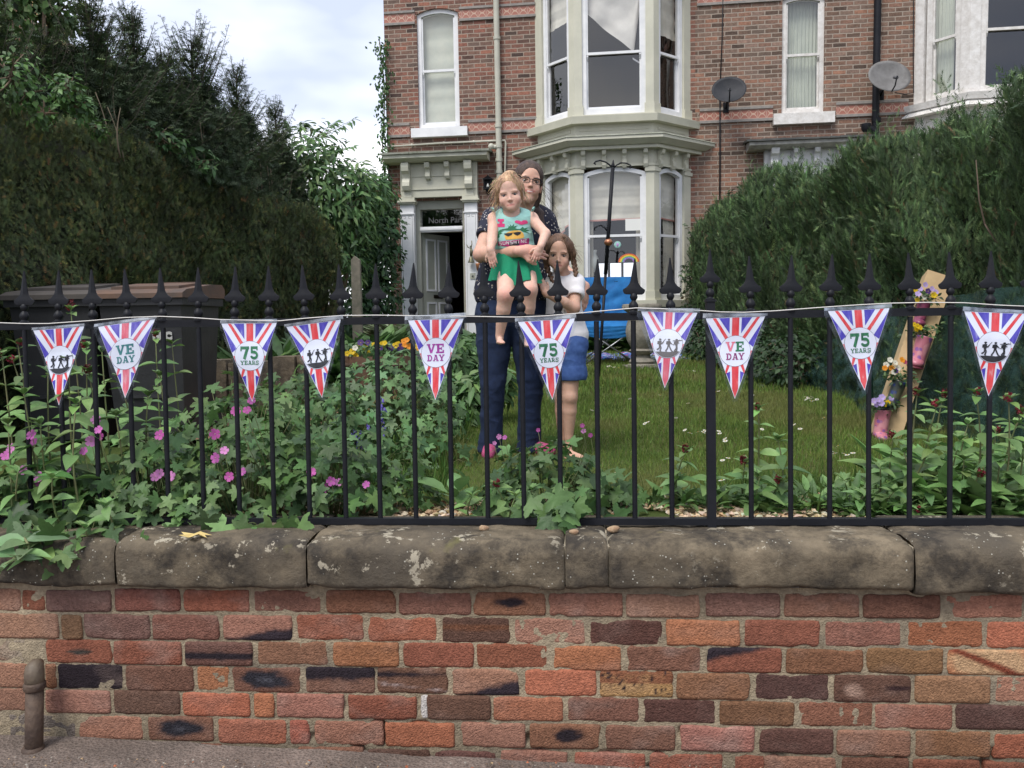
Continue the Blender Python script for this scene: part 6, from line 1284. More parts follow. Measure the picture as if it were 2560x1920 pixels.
geranium(-1.25, 3.75, .62, .40, .50, 220, 'leafy geranium behind the front row at left', (), .05)
geranium(-.85, 4.1, .62, .42, .42, 220, 'pale leaved geranium mound behind the tilted soldiers flag', (), .05, 1.0, [(.085, .17, .06), (.115, .215, .08), (.06, .125, .045)], [3, 2, 2])
geranium(-.78, 5.35, .60, .50, .62, 420, 'large fresh green geranium mound beside the lawn below the tub', (), .052, 1.0, [(.09, .18, .065), (.125, .235, .09), (.065, .13, .05)], [3, 2, 2])
geranium(-1.35, 5.2, .60, .5, .5, 260, 'green geranium mound in the middle of the left border', (), .055)
geranium(-.45, 4.5, .60, .25, .30, 110, 'small geranium mound near bluebells at lawn edge', (), .045, 1.0, [(.09, .18, .06), (.12, .22, .08)], [1, 1])
geranium(.12, 3.14, z3 - .03, .29, .30, 250, 'geranium growing through the middle of the railings with flowers before the jeans', fl([(1236, 1108), (1248, 1092), (1262, 1094), (1345, 1075), (1456, 1064), (1459, 1078), (1476, 1088)], 3.1), .046, .55, hang=[tuple(atY(x, y, Y)) for x, y, Y in ((1390, 1240, 2.8), (1440, 1262, 2.79), (1398, 1312, 2.77), (1450, 1228, 2.9), (1360, 1280, 2.79), (1418, 1290, 2.77), (1330, 1250, 2.85), (1500, 1250, 2.95), (1540, 1290, 3.0), (1375, 1295, 2.78), (1425, 1308, 2.76), (1410, 1265, 2.78), (1470, 1265, 2.82), (1300, 1280, 2.86))])
geranium(.36, 3.2, z3 - .03, .2, .17, 80, 'low geranium leaves right of the middle clump', (), .045)
def hang_clump(lst, label, Y=2.72):
    P_ = [tuple(atY(x, y, Y + random.uniform(-.02, .06))) for x, y in lst]; c = np.mean(P_, 0); return geranium(float(c[0]), float(c[1]) + .08, float(c[2]) - .02, .16, .06, 26, label, (), .05, hang=P_)
hang_clump([(20, 1370), (60, 1330), (110, 1380), (150, 1400), (200, 1385), (250, 1400), (300, 1372), (350, 1350), (130, 1340), (220, 1345), (30, 1300), (280, 1330), (90, 1400), (180, 1360)], 'geranium leaves spilling over the coping at the left end', 2.74)
def head_me(col, n_=34, r_=.018):
    P_ = nrm(RNG.normal(size=(n_, 3))) * r_ * RNG.uniform(.5, 1, (n_, 1)); V, F, C = scatter(P_, P_ + RNG.normal(size=(n_, 3)) * .01, .009, *flt, cmix(n_, [col, tuple(x * .6 for x in col)], [1, 1])); me = fast_mesh('flower_head', V, F, C, None, False); me.materials.append(PET); return me
flt = (np.array([(0, 0, 0), (.6, .2, .3), (.2, .7, .3), (-.4, .5, .3), (-.5, -.3, .3), (.3, -.6, .3)]), np.array([(0, 1, 2), (0, 2, 3), (0, 3, 4), (0, 4, 5), (0, 5, 1)]))
heads = [head_me((.28, .03, .045)), head_me((.36, .04, .07)), head_me((.20, .02, .03))]
def valerian(base, top, pairs, leaf, label, cols=None, heads_=1, group='red valerian plants', wide=1.0, name='valerian_plant'):
    base, top = Vector(base), Vector(top); t = thing(name, label, 'plant', base, group); mb = MB(); rs = random.Random(int(abs(top.x) * 9999)); bend = Vector((rs.uniform(-.03, .03), rs.uniform(-.03, .03), 0))
    f = lambda s_: base.lerp(top, s_) + bend * math.sin(3.14 * s_); mb.tube([f(i / 6) for i in range(7)], [.0045, .004, .004, .0035, .003, .0026, .002], 6); P_, NR, UP, S_ = [], [], [], []
    a0 = rs.random() * 3
    for k in range(pairs):
        s_ = .12 + .86 * k / max(1, pairs - 1); p = f(s_); a = a0 + (k % 2) * 1.57; L_ = leaf * (1.05 - .45 * max(0, s_ - .5) * 2) * (.8 + .35 * rs.random())
        for sg in (0, 3.1416):
            d = Vector((math.cos(a + sg), math.sin(a + sg), 0)); P_.append(p + d * .003); UP.append(d * 1.0 + ZV * rs.uniform(-.1, .45)); NR.append(ZV + d * -.1 + Vector((rs.gauss(0, .2), rs.gauss(-.25, .2), 0))); S_.append(L_)
    for k in range(6): a = rs.random() * 6.28; d = Vector((math.cos(a), math.sin(a), 0)); P_.append(top + d * .002); UP.append(d * .6 + ZV * .9); NR.append(ZV * .6 - d * .6); S_.append(leaf * .42)
    P_ = np.array(P_); cloud_obj('foliage', [scatter(P_, np.array(NR), np.array(S_), *OVA, cmix(len(P_), cols or [(.155, .27, .085), (.20, .33, .105), (.115, .21, .07)], [3, 2, 2], .14), np.array(UP))], LEAF, t); mb.build('stem', STEM, t, True)
    for k in range(heads_):
        o = bpy.data.objects.new('flower_head', rs.choice(heads)); COL.objects.link(o); o.parent = t; o.matrix_local = Matrix.Translation(top + Vector((rs.uniform(-.012, .012), -.004, .012 + .02 * k)) - base) @ Matrix.Scale(.7 + .25 * rs.random(), 4)
    return t
def val_at(lst, leaf, group, lab, pairs=7):
    for i, (sx, sy, Y, hd) in enumerate(lst):
        top = atY(sx, sy, Y); b = Vector((top.x + .05 * math.sin(i * 3.1), Y + .05 + .04 * math.cos(i * 2), max(.6, gz(Y)) - .02))
        wh = 'with red flower head' if hd else 'without flowers'
        valerian(b, top, pairs, leaf, lab.format(wh) , None, hd, group)
val_at([(45, 862, 3.05, 1), (5, 890, 3.1, 1), (172, 905, 2.98, 1), (222, 930, 3.1, 1), (216, 868, 3.5, 1), (389, 840, 3.7, 1), (177, 775, 3.9, 2), (33, 905, 3.2, 1)], .105, 'flowering red valerian at left', 'light green valerian stem {} rising beside the left flags')
val_at([(60, 985, 2.95, 0), (190, 1010, 2.93, 0), (120, 930, 3.05, 0), (300, 950, 3.1, 0), (370, 990, 3.15, 0), (255, 880, 3.3, 0), (330, 900, 3.45, 0), (400, 940, 3.4, 0), (20, 1060, 2.92, 0), (430, 860, 3.8, 0), (100, 1060, 2.95, 0), (290, 1040, 3.0, 0)], .11, 'leafy valerian shoots at left without flowers', 'light green valerian stem {} in the left bed', 6)
val_at([(130, 1195, 2.82, 0), (265, 1265, 2.78, 0), (95, 1335, 2.74, 0), (215, 1320, 2.76, 0), (45, 1180, 2.86, 0)], .10, 'low valerian shoots leaning over the coping', 'bright green valerian shoot {} leaning over the coping at left', 4)
for i, (x0, y0, x1, y1) in enumerate(((80, 1350, 0, 1430), (60, 1345, 50, 1400))):
    a, b = atY(x0, y0, 2.70), atY(x1, y1, 2.60); valerian(a, b, 3, .11, ('drooping pale leaves hanging down over left end of the coping', 'short drooping shoot hanging next to the longer one')[i], [(.16, .27, .12), (.20, .30, .13)], 0, 'shoots hanging over the coping')
val_at([(1715, 1128, 3.15, 1), (1862, 1156, 3.2, 1), (1896, 1022, 3.4, 1), (1950, 1205, 3.1, 1), (2293, 985, 3.1, 1), (2358, 990, 3.4, 1), (2342, 1014, 3.15, 1), (2440, 985, 3.05, 1), (2522, 1000, 3.0, 1), (2234, 1093, 3.2, 1), (2445, 1190, 2.95, 1), (2293, 1280, 2.95, 1), (2556, 1030, 3.3, 1), (2490, 1080, 3.2, 1)], .10, 'flowering red valerian at right', 'valerian stem {} in the right bed')
val_at([(1780, 1180, 3.2, 0), (1945, 1100, 3.15, 0), (1900, 1190, 3.1, 0), (2110, 1200, 3.1, 0), (2200, 1170, 3.1, 0), (2260, 1130, 3.1, 0), (2330, 1120, 3.05, 0), (2400, 1100, 3.2, 0), (2500, 1150, 3.0, 0), (2560, 1120, 2.98, 0), (2380, 1200, 2.98, 0), (2480, 1240, 2.93, 0), (2550, 1250, 2.92, 0), (2320, 1230, 3.0, 0), (2420, 1060, 3.4, 0), (2540, 1060, 3.5, 0), (1690, 1200, 3.2, 0), (2160, 1240, 3.0, 0), (2235, 1230, 2.98, 0), (2410, 1150, 3.0, 0)], .105, 'leafy valerian shoots at right without flowers', 'valerian stem {} in the right bed', 6)
val_at([(1240, 1215, 2.95, 1), (1180, 1240, 3.0, 0), (1290, 1240, 2.9, 0), (1330, 1225, 2.92, 0)], .085, 'valerian in the middle of the railings', 'small valerian shoot {} in the middle gap left of the geranium', 4)
# low leafy plants and strap leaves
def rosette(sx, Y, n_, L_, label, cols, tmpl=OVN, spread=.5, z=None, name='border_plant', group=None, hgt=1.0):
    b = atY(sx, 1000, Y); b.z = z if z is not None else max(.62, gz(Y)) - .01; t = thing(name, label, 'plant', b, group); a = RNG.random(n_) * 6.283; el = RNG.uniform(.3, 1.4, n_) * hgt
    d = np.stack([np.cos(a), np.sin(a), el], 1); P_ = np.array(b)[None] + np.stack([np.cos(a), np.sin(a), 0 * a], 1) * (.04 * RNG.random(n_))[:, None] * spread * 4 + np.array([0, 0, 1]) * (RNG.random(n_) * L_ * .7)[:, None]
    NR = np.stack([-np.cos(a) * el, -np.sin(a) * el - .2, np.full(n_, 1.0)], 1) + RNG.normal(size=(n_, 3)) * .25
    cloud_obj('foliage', [scatter(P_, NR, L_ * (.6 + .5 * RNG.random(n_)), *tmpl, cmix(n_, cols, [1] * len(cols)), d)], LEAF, t); return t
PG = [(.13, .24, .065), (.16, .28, .09), (.09, .17, .05)]
for i, (sx, Y) in enumerate(((1880, 3.15), (1935, 3.1), (1990, 3.12), (2045, 3.1), (2100, 3.08), (2150, 3.05), (2205, 3.02), (1820, 3.2), (1760, 3.15), (1700, 3.2), (2260, 3.0), (2020, 3.3), (2080, 3.35), (1960, 3.3), (2140, 3.3), (2190, 3.4))):
    rosette(sx, Y, 34, .095, 'low tuft of narrow pale green leaves behind the right railings', PG, group='leaf tufts behind the right railings')
for i, (sx, Y) in enumerate(((2260, 3.5), (2340, 3.4), (2420, 3.5), (2500, 3.3), (2560, 3.2), (2380, 3.1), (2470, 3.05), (2560, 3.6))): rosette(sx, Y, 34, .17, 'thick leafy clump in the right hand bed below the netting', PG, OVA, .8, group='leafy clumps below the netting')
SG = [(.14, .24, .09), (.11, .20, .07)]
rosette(1175, 3.3, 8, .25, 'tall arching strap shaped leaves left of the middle geranium', SG, ovate(.035, .01, .55, 7), .3, hgt=2.2); rosette(1140, 3.22, 8, .16, 'small rosette of broad leaves on the gravel', SG, OVA, .3); rosette(1530, 3.3, 10, .16, 'pale strap leaved tuft right of the middle geranium', SG, ovate(.05, .02, .4, 6), .3, hgt=1.5)
for i, (sx, sy, Y, lb) in enumerate(((905, 560, 9.5, ''),)): pass
BG = [(.08, .16, .05), (.12, .22, .07), (.055, .115, .04)]
for sx, Y, L_, n_, lb in ((580, 8.6, .34, 150, 'leafy border plant behind the bins near the hedge foot'), (650, 8.2, .34, 150, 'broad leaved plant left of the wooden tub'), (700, 9.0, .4, 160, 'tall leafy plant by the hedge end'), (780, 9.8, .42, 200, 'border plant with yellow flower beside the hedge end'), (850, 9.2, .40, 220, 'tall narrow leaved plant above the tub'), (905, 9.6, .40, 200, 'tall green plant beside the house corner'), (560, 7.2, .26, 120, 'plant at edge of the low stone wall'), (1195, 11, .36, 240, 'bushy green plant below the door pilaster'), (1140, 10, .30, 180, 'bright green plant at path edge below the doorbell'), (1155, 8, .26, 160, 'green plant with long leaves beside the jeans'), (1130, 7, .22, 120, 'low green plant at lawn edge left of mother'), (1330, 13.8, .4, 200, 'plant below the bay left corner'), (1480, 13.9, .4, 220, 'plant under bay window behind the blue chair'), (1600, 13.9, .4, 220, 'plant below bay behind the stone urn'), (1700, 13.8, .45, 260, 'low bush at the bay right corner'), (1010, 12.5, .5, 260, 'pale variegated shrub before the red brick pier'), (960, 11.5, .4, 180, 'green plant in front of the house corner')):
    rosette(sx, Y, n_, L_, lb, BG if 'pale' not in lb else [(.22, .28, .14), (.35, .38, .25)], OVN if 'narrow' in lb or 'tall' in lb else OVA, 1.6, hgt=1.3)
for (sx, sy, Y, r_, lb) in ((1175, 1000, 6.0, .20, 'dark leafy plant on the lawn edge behind mother left leg'), (1110, 930, 7.5, .3, 'green mound plant beside the tub'), (1190, 900, 9, .3, 'rounded green plant behind mother')):
    b = atY(sx, sy, Y); leafy('border_plant', lb, 'plant', [(b, r_), (b + Vector((.15, .1, .1)), r_ * .8)], OVN, .12, 600, BG, [3, 2, 2], (b.x, Y, gz(Y)), .01, .2)
# shade loving foliage at the foot of the conifer hedge
for sx, Y, r_ in ((1880, 12.5, .35), (1960, 11, .4), (2040, 9.5, .4), (2110, 8.2, .38), (2010, 10.2, .35), (2085, 8.9, .3)):
    c = Vector((2.95 - r_ * .3, Y, gz(Y) + r_ * .6)); leafy('ground_shrub', 'low dark leafy shrub at foot of conifer hedge', 'shrub', [(c, r_), (c + Vector((-.1, .3, -.1)), r_ * .8)], TRI, .07, 1100, [(.03, .065, .025), (.05, .10, .035), (.02, .04, .018)], [3, 2, 2], (2.95, Y, gz(Y)), .01, .3, group='low shrubs along the conifer hedge foot')
# bluebells
bb_me = None
for i, (sx, sy, Y) in enumerate(((951, 1000, 4.6), (957, 1030, 4.6), (925, 1045, 4.6), (952, 1060, 4.7), (922, 1080, 4.5), (926, 1108, 4.3), (884, 1080, 4.4), (896, 1088, 4.4))):
    top = atY(sx, sy - 12, Y); b = Vector((top.x + .03, Y, gz(Y))); t = thing('bluebell', 'violet blue bluebell spike at the lawn edge beside the geranium mound', 'flower', b, 'bluebells at the lawn edge'); mb = MB(); mb.tube([b, b.lerp(top, .6) + Vector((.01, 0, 0)), top], .0022, 4, (.1, .2, .06))
    for k in range(16): p = top + Vector((random.uniform(-.016, .016), random.uniform(-.012, .012), -.012 * k * .8)); mb.lathe(p, [(.001, 0), (.007, -.006), (.006, -.016), (.010, -.022)], 6, (random.uniform(-.3, .3), random.uniform(-.3, .3), 1), (.16, .13, .50))
    mb.build('flower_spike', PET, t, True)
# daisies
dm = MB()
for k in range(11): a = 2 * math.pi * k / 11; d = Vector((math.cos(a), math.sin(a), 0)); s_ = Vector((-d.y, d.x, 0)); dm.add([d * .003, d * .012 + s_ * .0035, d * .0165, d * .012 - s_ * .0035], [(0, 1, 2, 3)][:1] and [(0, 3, 2, 1)], (.78, .76, .68))
dm.sphere((0, 0, .0006), (.0045, .0045, .003), 6, (.65, .42, .03)); dm.tube([(0, 0, -.04), (0, 0, 0)], .0008, 4, (.1, .2, .04)); dme = fast_mesh('daisy', np.array(dm.v), dm.f, np.array(dm.c), None, True); dme.materials.append(PET)
DPX = [(1138, 1038), (1146, 1047), (1154, 1052), (1135, 1132), (1147, 1131), (1149, 1138), (985, 1145), (978, 1150), (965, 1152), (985, 1175), (995, 1222), (996, 1228), (1284, 941), (1472, 921), (1477, 919), (1520, 925), (1535, 927), (1546, 928), (1526, 924), (1612, 1075), (1619, 1071), (1268, 1025), (1720, 1022), (1725, 1100), (1745, 1097), (1758, 1098), (1762, 1094), (1797, 1095), (1799, 1101), (1812, 1115), (1813, 1121), (1806, 1172), (1820, 1166), (1804, 1225), (1712, 935), (1722, 936), (1735, 937), (1796, 990), (1790, 992), (2014, 1005), (2020, 1008), (2026, 1010), (2030, 1006), (2035, 1015), (2042, 1012), (2028, 1016), (2015, 1012), (1985, 1078), (2000, 1089), (2095, 1134), (2078, 1149), (2086, 1154), (2110, 1155), (2118, 1158), (2132, 1153), (1712, 1092), (1650, 1000), (1575, 1010), (1600, 960), (1660, 950), (1850, 960), (1880, 1000), (1200, 985), (1110, 1010), (1480, 1040), (1395, 1210), (1540, 1205), (1690, 1060), (1240, 970), (1268, 930), (1905, 1090), (2060, 1060)]
for sx, sy in DPX:
    p = ground_at(sx, sy); o = bpy.data.objects.new('daisy', dme); COL.objects.link(o); o.location = p + ZV * .045; o.scale = [.8 + .3 * random.random() + max(0, p.y - 5) * .06] * 3; o.rotation_euler = (random.uniform(.1, .6), random.uniform(-.3, .3), random.random() * 6); tag(o, 'small white daisy with yellow centre in the lawn', 'daisy', 'daisies in the lawn')
# ================= neighbour house far left =================
nb = thing('neighbour_house', 'brown brick gable with tan render showing above trees at top left', 'house', (-15, 28, 0)); BR3 = brick_mat('neighbour_brick', [(.10, .06, .04), (.16, .09, .06), (.13, .08, .05)], (.20, .15, .11), rot=0)
pk, pr_ = atY(30, 15, 27), atY(150, 125, 27); mb = MB(); mb.prism([(pk.x - 5, 27, 0), (pr_.x, 27, 0), (pr_.x, 27, pr_.z), (pk.x, 27, pk.z), (pk.x - 5, 27, pr_.z - 1)], (0, 8, 0)); mb.build('wall', BR3, nb)
mb = MB(); a, b = atY(70, 28, 26.9), atY(155, 112, 26.9); mb.prism([a, b, b + Vector((0, 0, .9)), Vector((b.x - 1.1, 26.9, a.z + 1.0)), Vector((a.x - .6, 26.9, a.z + 1.0))], (0, .25, 0)); mb.build('gable_render', simple('tan_render', (.34, .24, .11), .9, (.28, .20, .10), 3), nb)
# ================= wheelie bins =================
BIN = simple('bin_plastic', (.018, .019, .022), .5, (.03, .031, .034), 4, .15, 40); LID = simple('bin_lid', (.10, .095, .09), .55, (.17, .15, .13), 3, .1, 30); LIDB = simple('faded_brown_lid', (.15, .085, .055), .7, (.07, .055, .048), 4, .1, 30); TYRE = simple('tyre', (.02, .02, .02), .8)
def bin_(sx, Y, lidm, label, text, rot):
    c = atY(sx, 990, Y); c.z = gz(Y); Xv = Vector((math.cos(rot), math.sin(rot), 0)) * 1.12; Yv = Vector((-math.sin(rot), math.cos(rot), 0)) * 1.12; t = thing('wheelie_bin', label, 'wheelie bin', c, 'black wheelie bins by the hedge'); P_ = lambda x, y, z: c + Xv * x + Yv * y + ZV * z
    mb = MB(); a = [(-.20, -.20), (.20, -.20), (.20, .22), (-.20, .22)]; b = [(-.24, -.27), (.24, -.27), (.24, .27), (-.24, .27)]
    v = [P_(x, y, .02) for x, y in a] + [P_(x, y, .93) for x, y in b]; mb.add(v, [(3, 2, 1, 0), (4, 5, 6, 7), (0, 1, 5, 4), (1, 2, 6, 5), (2, 3, 7, 6), (3, 0, 4, 7)]); mb.box(P_(-.26, -.29, .9), Xv * .52, Yv * .58, ZV * .05); mb.box(P_(-.12, -.235, .3), Xv * .24, Yv * .03, ZV * .02); mb.build('body', BIN, t)
    mb = MB(); prof = [(-.31, .945), (-.31, .975), (-.25, 1.0), (.1, 1.045), (.26, 1.05), (.30, 1.02), (.30, .955)]
    mb.prism([P_(-.27, y, z) for y, z in prof], Xv * .54); mb.box(P_(-.2, -.2, 1.005), Xv * .4, Yv * .3 + ZV * .035, ZV * .02); mb.box(P_(-.13, .24, 1.045), Xv * .26, Yv * .04, ZV * .03); mb.build('lid', lidm, t)
    for s_ in (-1, 1): mb = MB(); mb.lathe(P_(s_ * .2, .24, .1) - Xv * .02, [(.1, 0), (.1, .045)], 16, Xv); mb.build('wheel', TYRE, t, 'auto')
    mb = MB(); mb.tube([P_(-.2, .30, .97), P_(-.2, .36, 1.0), P_(.2, .36, 1.0), P_(.2, .30, .97)], .015, 8); mb.build('handle', BIN, t, True)
    text_obj('lettering', text, .062, simple('bin_white', (.45, .45, .43), .7), t, P_(.12, -.262, .70), Xv, (ZV + Yv * -.07), .006); return t
bin_(415, 5.65, LIDB, 'black wheelie bin with faded brown lid, right one of the pair by hedge', 'HBC', R(-3)); bin_(203, 5.7, simple('mixed_lid', (.045, .042, .04), .7, (.085, .072, .062), 3), 'black wheelie bin with grey brown lid, left one of the pair by hedge', 'HBC', R(-4))
# ================= low stone wall, soil, post =================
c = atY(600, 960, 6.6); lw = thing('stone_edging', 'low weathered stone retaining wall beside the bins', 'wall', (c.x, c.y, gz(6.6))); mb = MB()
for k in range(5):
    x0 = atY(505 + k * 58, 900, 6.6).x; x1 = atY(505 + (k + 1) * 58 - 3, 900, 6.6).x; mb.box((x0, 6.6 + .05 * math.sin(k * 2), .5), (x1 - x0, .02, 0), (0, .28, 0), (0, .01, .62 + .03 * math.sin(k * 5)))
mb.build('stones', STONE, lw)
V, F = grid_sheet(np.linspace(-2.7, -.95, 22), np.linspace(5.4, 7.9, 22), lambda x, y: gz(y) + .03 + .05 * float(noise3([[x * 4, y * 4, 9]])[0]))
tag(link_mesh('soil', fast_mesh('soil', V, F), simple('red_soil', (.16, .075, .045), 1, (.26, .14, .09), 9, .8, 40)), kind='structure')
pt_, pb_ = atY(886, 650, 11.8), atY(892, 860, 11.8); mb = MB(); mb.prism([(pb_.x - .06, 11.8, gz(11.8) - .1), (pb_.x + .08, 11.8, gz(11.8) - .1), (pt_.x + .07, 11.8, pt_.z), (pt_.x + .0, 11.8, pt_.z + .06), (pt_.x - .05, 11.8, pt_.z)], (0, .12, 0)); o = mb.build('gate_post', simple('stone_post', (.24, .21, .165), .9, (.14, .135, .10), 10, .4), None, loc=(pb_.x, 11.8, gz(11.8))); tag(o, 'pale weathered post standing at the far end of yew hedge', 'post')
# ================= wooden tub with pansies =================
def pansy_me(col, cc): return flower_me('pansy', 5, .026, col, cc, .15, .46)
PANS = {k: pansy_me(a, b) for k, (a, b) in dict(y=((.75, .52, .02), (.08, .03, .02)), o=((.80, .30, .02), (.3, .08, .01)), p=((.07, .03, .16), (.7, .5, .05)), l=((.50, .38, .72), (.7, .6, .1)), w=((.75, .74, .62), (.05, .01, .08)), m=((.35, .05, .12), (.6, .4, .05))).items()}
for me in PANS.values(): me.materials.append(PET)
def pansies(par, lst, Y, s_=1.0):
    for sx, sy, k in lst:
        o = bpy.data.objects.new('pansy', PANS[k]); COL.objects.link(o); o.parent = par; p = atY(sx, sy, Y + random.uniform(-.03, .03)); o.matrix_local = Matrix.Translation(p - ORG[par.name]) @ Vector((random.uniform(-.3, .3), -1, random.uniform(.1, .5))).to_track_quat('Z', 'Y').to_matrix().to_4x4() @ Matrix.Scale(s_ * random.uniform(.85, 1.15), 4)
tb = atY(965, 945, 8.0); tb.z = gz(8) ; tub = thing('wooden_tub', 'brown half barrel tub planted with yellow and orange pansies', 'planter', tb); rim = atY(965, 888, 8.0).z - tb.z
mb = MB(); mb.lathe(tb, [(.31, -.02), (.34, .1), (.375, rim * .6), (.385, rim), (.355, rim), (.35, rim - .05)], 32); mb.build('staves', simple('old_barrel', (.10, .06, .04), .8, (.17, .10, .065), 9, .4, 25), tub, 'auto')
for z in (.12, rim - .10): mb = MB(); r_ = .345 if z < .2 else .385; mb.lathe(tb + ZV * z, [(r_, 0), (r_ + .004, 0), (r_ + .006, .035), (r_ + .001, .035)], 32); mb.build('hoop', RUST, tub, True)
mb = MB(); mb.lathe(tb + ZV * (rim - .04), [(.35, 0), (.2, .02), (.01, .03)], 20); mb.build('compost', MATS['red_soil'], tub, True)
m_ = 420; a = RNG.random(m_) * 6.283; rr = .36 * RNG.random(m_) ** .5; P_ = np.stack([tb.x + rr * np.cos(a), tb.y + rr * np.sin(a), tb.z + rim + .02 + .09 * RNG.random(m_)], 1); cloud_obj('foliage', [scatter(P_, np.array([0, -.5, 1.])[None] + RNG.normal(size=(m_, 3)) * .5, .06, *OVA, cmix(m_, BG, [1, 1, 1]))], LEAF, tub)
pansies(tub, [(881, 879, 'y'), (899, 866, 'y'), (912, 868, 'y'), (922, 882, 'y'), (902, 857, 'p'), (920, 857, 'p'), (890, 890, 'y'), (935, 862, 'y'), (888, 870, 'w'), (957, 861, 'y'), (962, 858, 'y'), (971, 864, 'p'), (988, 864, 'y'), (995, 860, 'y'), (1004, 865, 'p'), (1010, 854, 'o'), (1017, 850, 'o'), (1012, 863, 'o'), (1023, 866, 'o'), (1030, 860, 'p'), (978, 871, 'p'), (1000, 873, 'p'), (1040, 866, 'y'), (950, 872, 'p'), (1047, 872, 'o'), (868, 884, 'y')], 7.75, 1.15)
# ================= stone urn =================
ub_ = atY(1605, 926, 10.5); ub_.z = gz(10.5) - .01; hU = atY(1605, 760, 10.5).z - ub_.z; mb = MB(); pf = [(.19, 0), (.19, .07), (.15, .09), (.165, .12), (.15, .15), (.11, .18), (.10, .22), (.15, .26), (.165, .29), (.13, .32), (.15, .36), (.19, .45), (.205, .58), (.19, .70), (.16, .80), (.17, .86), (.245, .93), (.25, .97), (.235, 1.0), (.20, 1.0), (.17, .93)]
mb.lathe(ub_, [(r_ * 1.0, z * hU) for r_, z in pf], 36); mb.cbox(ub_ + ZV * .02, .44, .44, .06); o = mb.build('stone_urn', simple('urn_stone', (.30, .27, .22), .9, (.17, .16, .13), 12, .6, 30), None, 'auto', loc=ub_); tag(o, 'weathered stone urn on ringed pedestal in front of bay', 'urn')
# ================= blue camping chair =================
Yc = 11.2; cbs = atY(1515, 880, Yc); cbs.z = gz(Yc); ch = thing('camping_chair', 'bright blue padded folding camping chair on lawn before bay window', 'chair', cbs)
BLUE = simple('blue_nylon', (.004, .10, .30), .8, (.008, .16, .42), 6, .5, 14); x0 = atY(1447, 700, Yc).x; x1 = atY(1585, 700, Yc).x; zt = atY(1500, 691, Yc).z; zs = atY(1500, 800, Yc).z; zsf = atY(1500, 818, Yc - .4).z
def pad(q0, q1, q2, q3, nu=30, nv=24, amp=.034, seed=0):
    vs, fs = [], []
    q0, q1, q2, q3 = map(Vector, (q0, q1, q2, q3)); nn = (q1 - q0).cross(q3 - q0).normalized()
    for s_ in (1, -1):
        b0 = len(vs)
        for j in range(nv + 1):
            for i in range(nu + 1):
                u, v = i / nu, j / nv; p = (q0.lerp(q1, u)).lerp(q3.lerp(q2, u), v); qu = abs(math.sin(u * 9.42 + v * 2)) * abs(math.sin(v * 9.42 - u * 3)); p = p + nn * s_ * (.006 + amp * qu * (math.sin(u * 3.14) * math.sin(v * 3.14)) ** .4) + ZV * (-.05 * math.sin(u * 3.14) * (1 - v)); vs.append(p)
        for j in range(nv):
            for i in range(nu): a = b0 + j * (nu + 1) + i; f = (a, a + 1, a + nu + 2, a + nu + 1); fs.append(f if s_ > 0 else f[::-1])
    m_ = MB(); m_.add(vs, fs); return m_
pad((x0 + .02, Yc + .08, zs - .03), (x1 - .02, Yc + .08, zs - .03), (x1, Yc + .22, zt), (x0, Yc + .22, zt)).build('backrest', BLUE, ch, True)
pad((x0 + .02, Yc - .38, zsf + .01), (x1 - .02, Yc - .38, zsf + .01), (x1 - .02, Yc + .10, zs - .02), (x0 + .02, Yc + .10, zs - .02), amp=.015).build('seat', BLUE, ch, True)
pad((x0 + .02, Yc - .385, zsf - .10), (x1 - .02, Yc - .385, zsf - .10), (x1 - .02, Yc - .39, zsf + .01), (x0 + .02, Yc - .39, zsf + .01), amp=.008).build('front_flap', BLUE, ch, True)
ALU = simple('grey_tube', (.28, .29, .30), .35, metal=.8); zg = gz(Yc) + .005
for a, b in (((x0, Yc - .38, zg), (x1, Yc - .38, zsf)), ((x1, Yc - .38, zg), (x0, Yc - .38, zsf)), ((x0, Yc + .12, zg), (x1, Yc + .12, zs)), ((x1, Yc + .12, zg), (x0, Yc + .12, zs)), ((x0, Yc - .38, zg), (x0, Yc + .1, zs)), ((x1, Yc - .38, zg), (x1, Yc + .1, zs)), ((x0, Yc + .12, zg), (x0, Yc - .36, zsf)), ((x1, Yc + .12, zg), (x1, Yc - .36, zsf))): mb = MB(); mb.tube([a, b], .011, 8); mb.build('leg', ALU, ch, True)
for x in (x0, x1): mb = MB(); mb.tube([(x, Yc + .1, zs - .1), (x, Yc + .22, zt - .02)], .011, 8); mb.build('back_pole', ALU, ch, True)
for x in (x0 - .03, x1 + .03): mb = MB(); mb.cbox((x, Yc - .12, zs + .17), .07, .5, .02); mb.tube([(x, Yc - .36, zsf), (x, Yc - .36, zs + .17)], .01, 6); mb.build('armrest', BLACKP, ch)
mb = MB(); mb.cbox((atY(1538, 704, Yc).x, Yc + .2, atY(1538, 704, Yc).z), .12, .006, .025); mb.build('badge', BLACKP, ch)
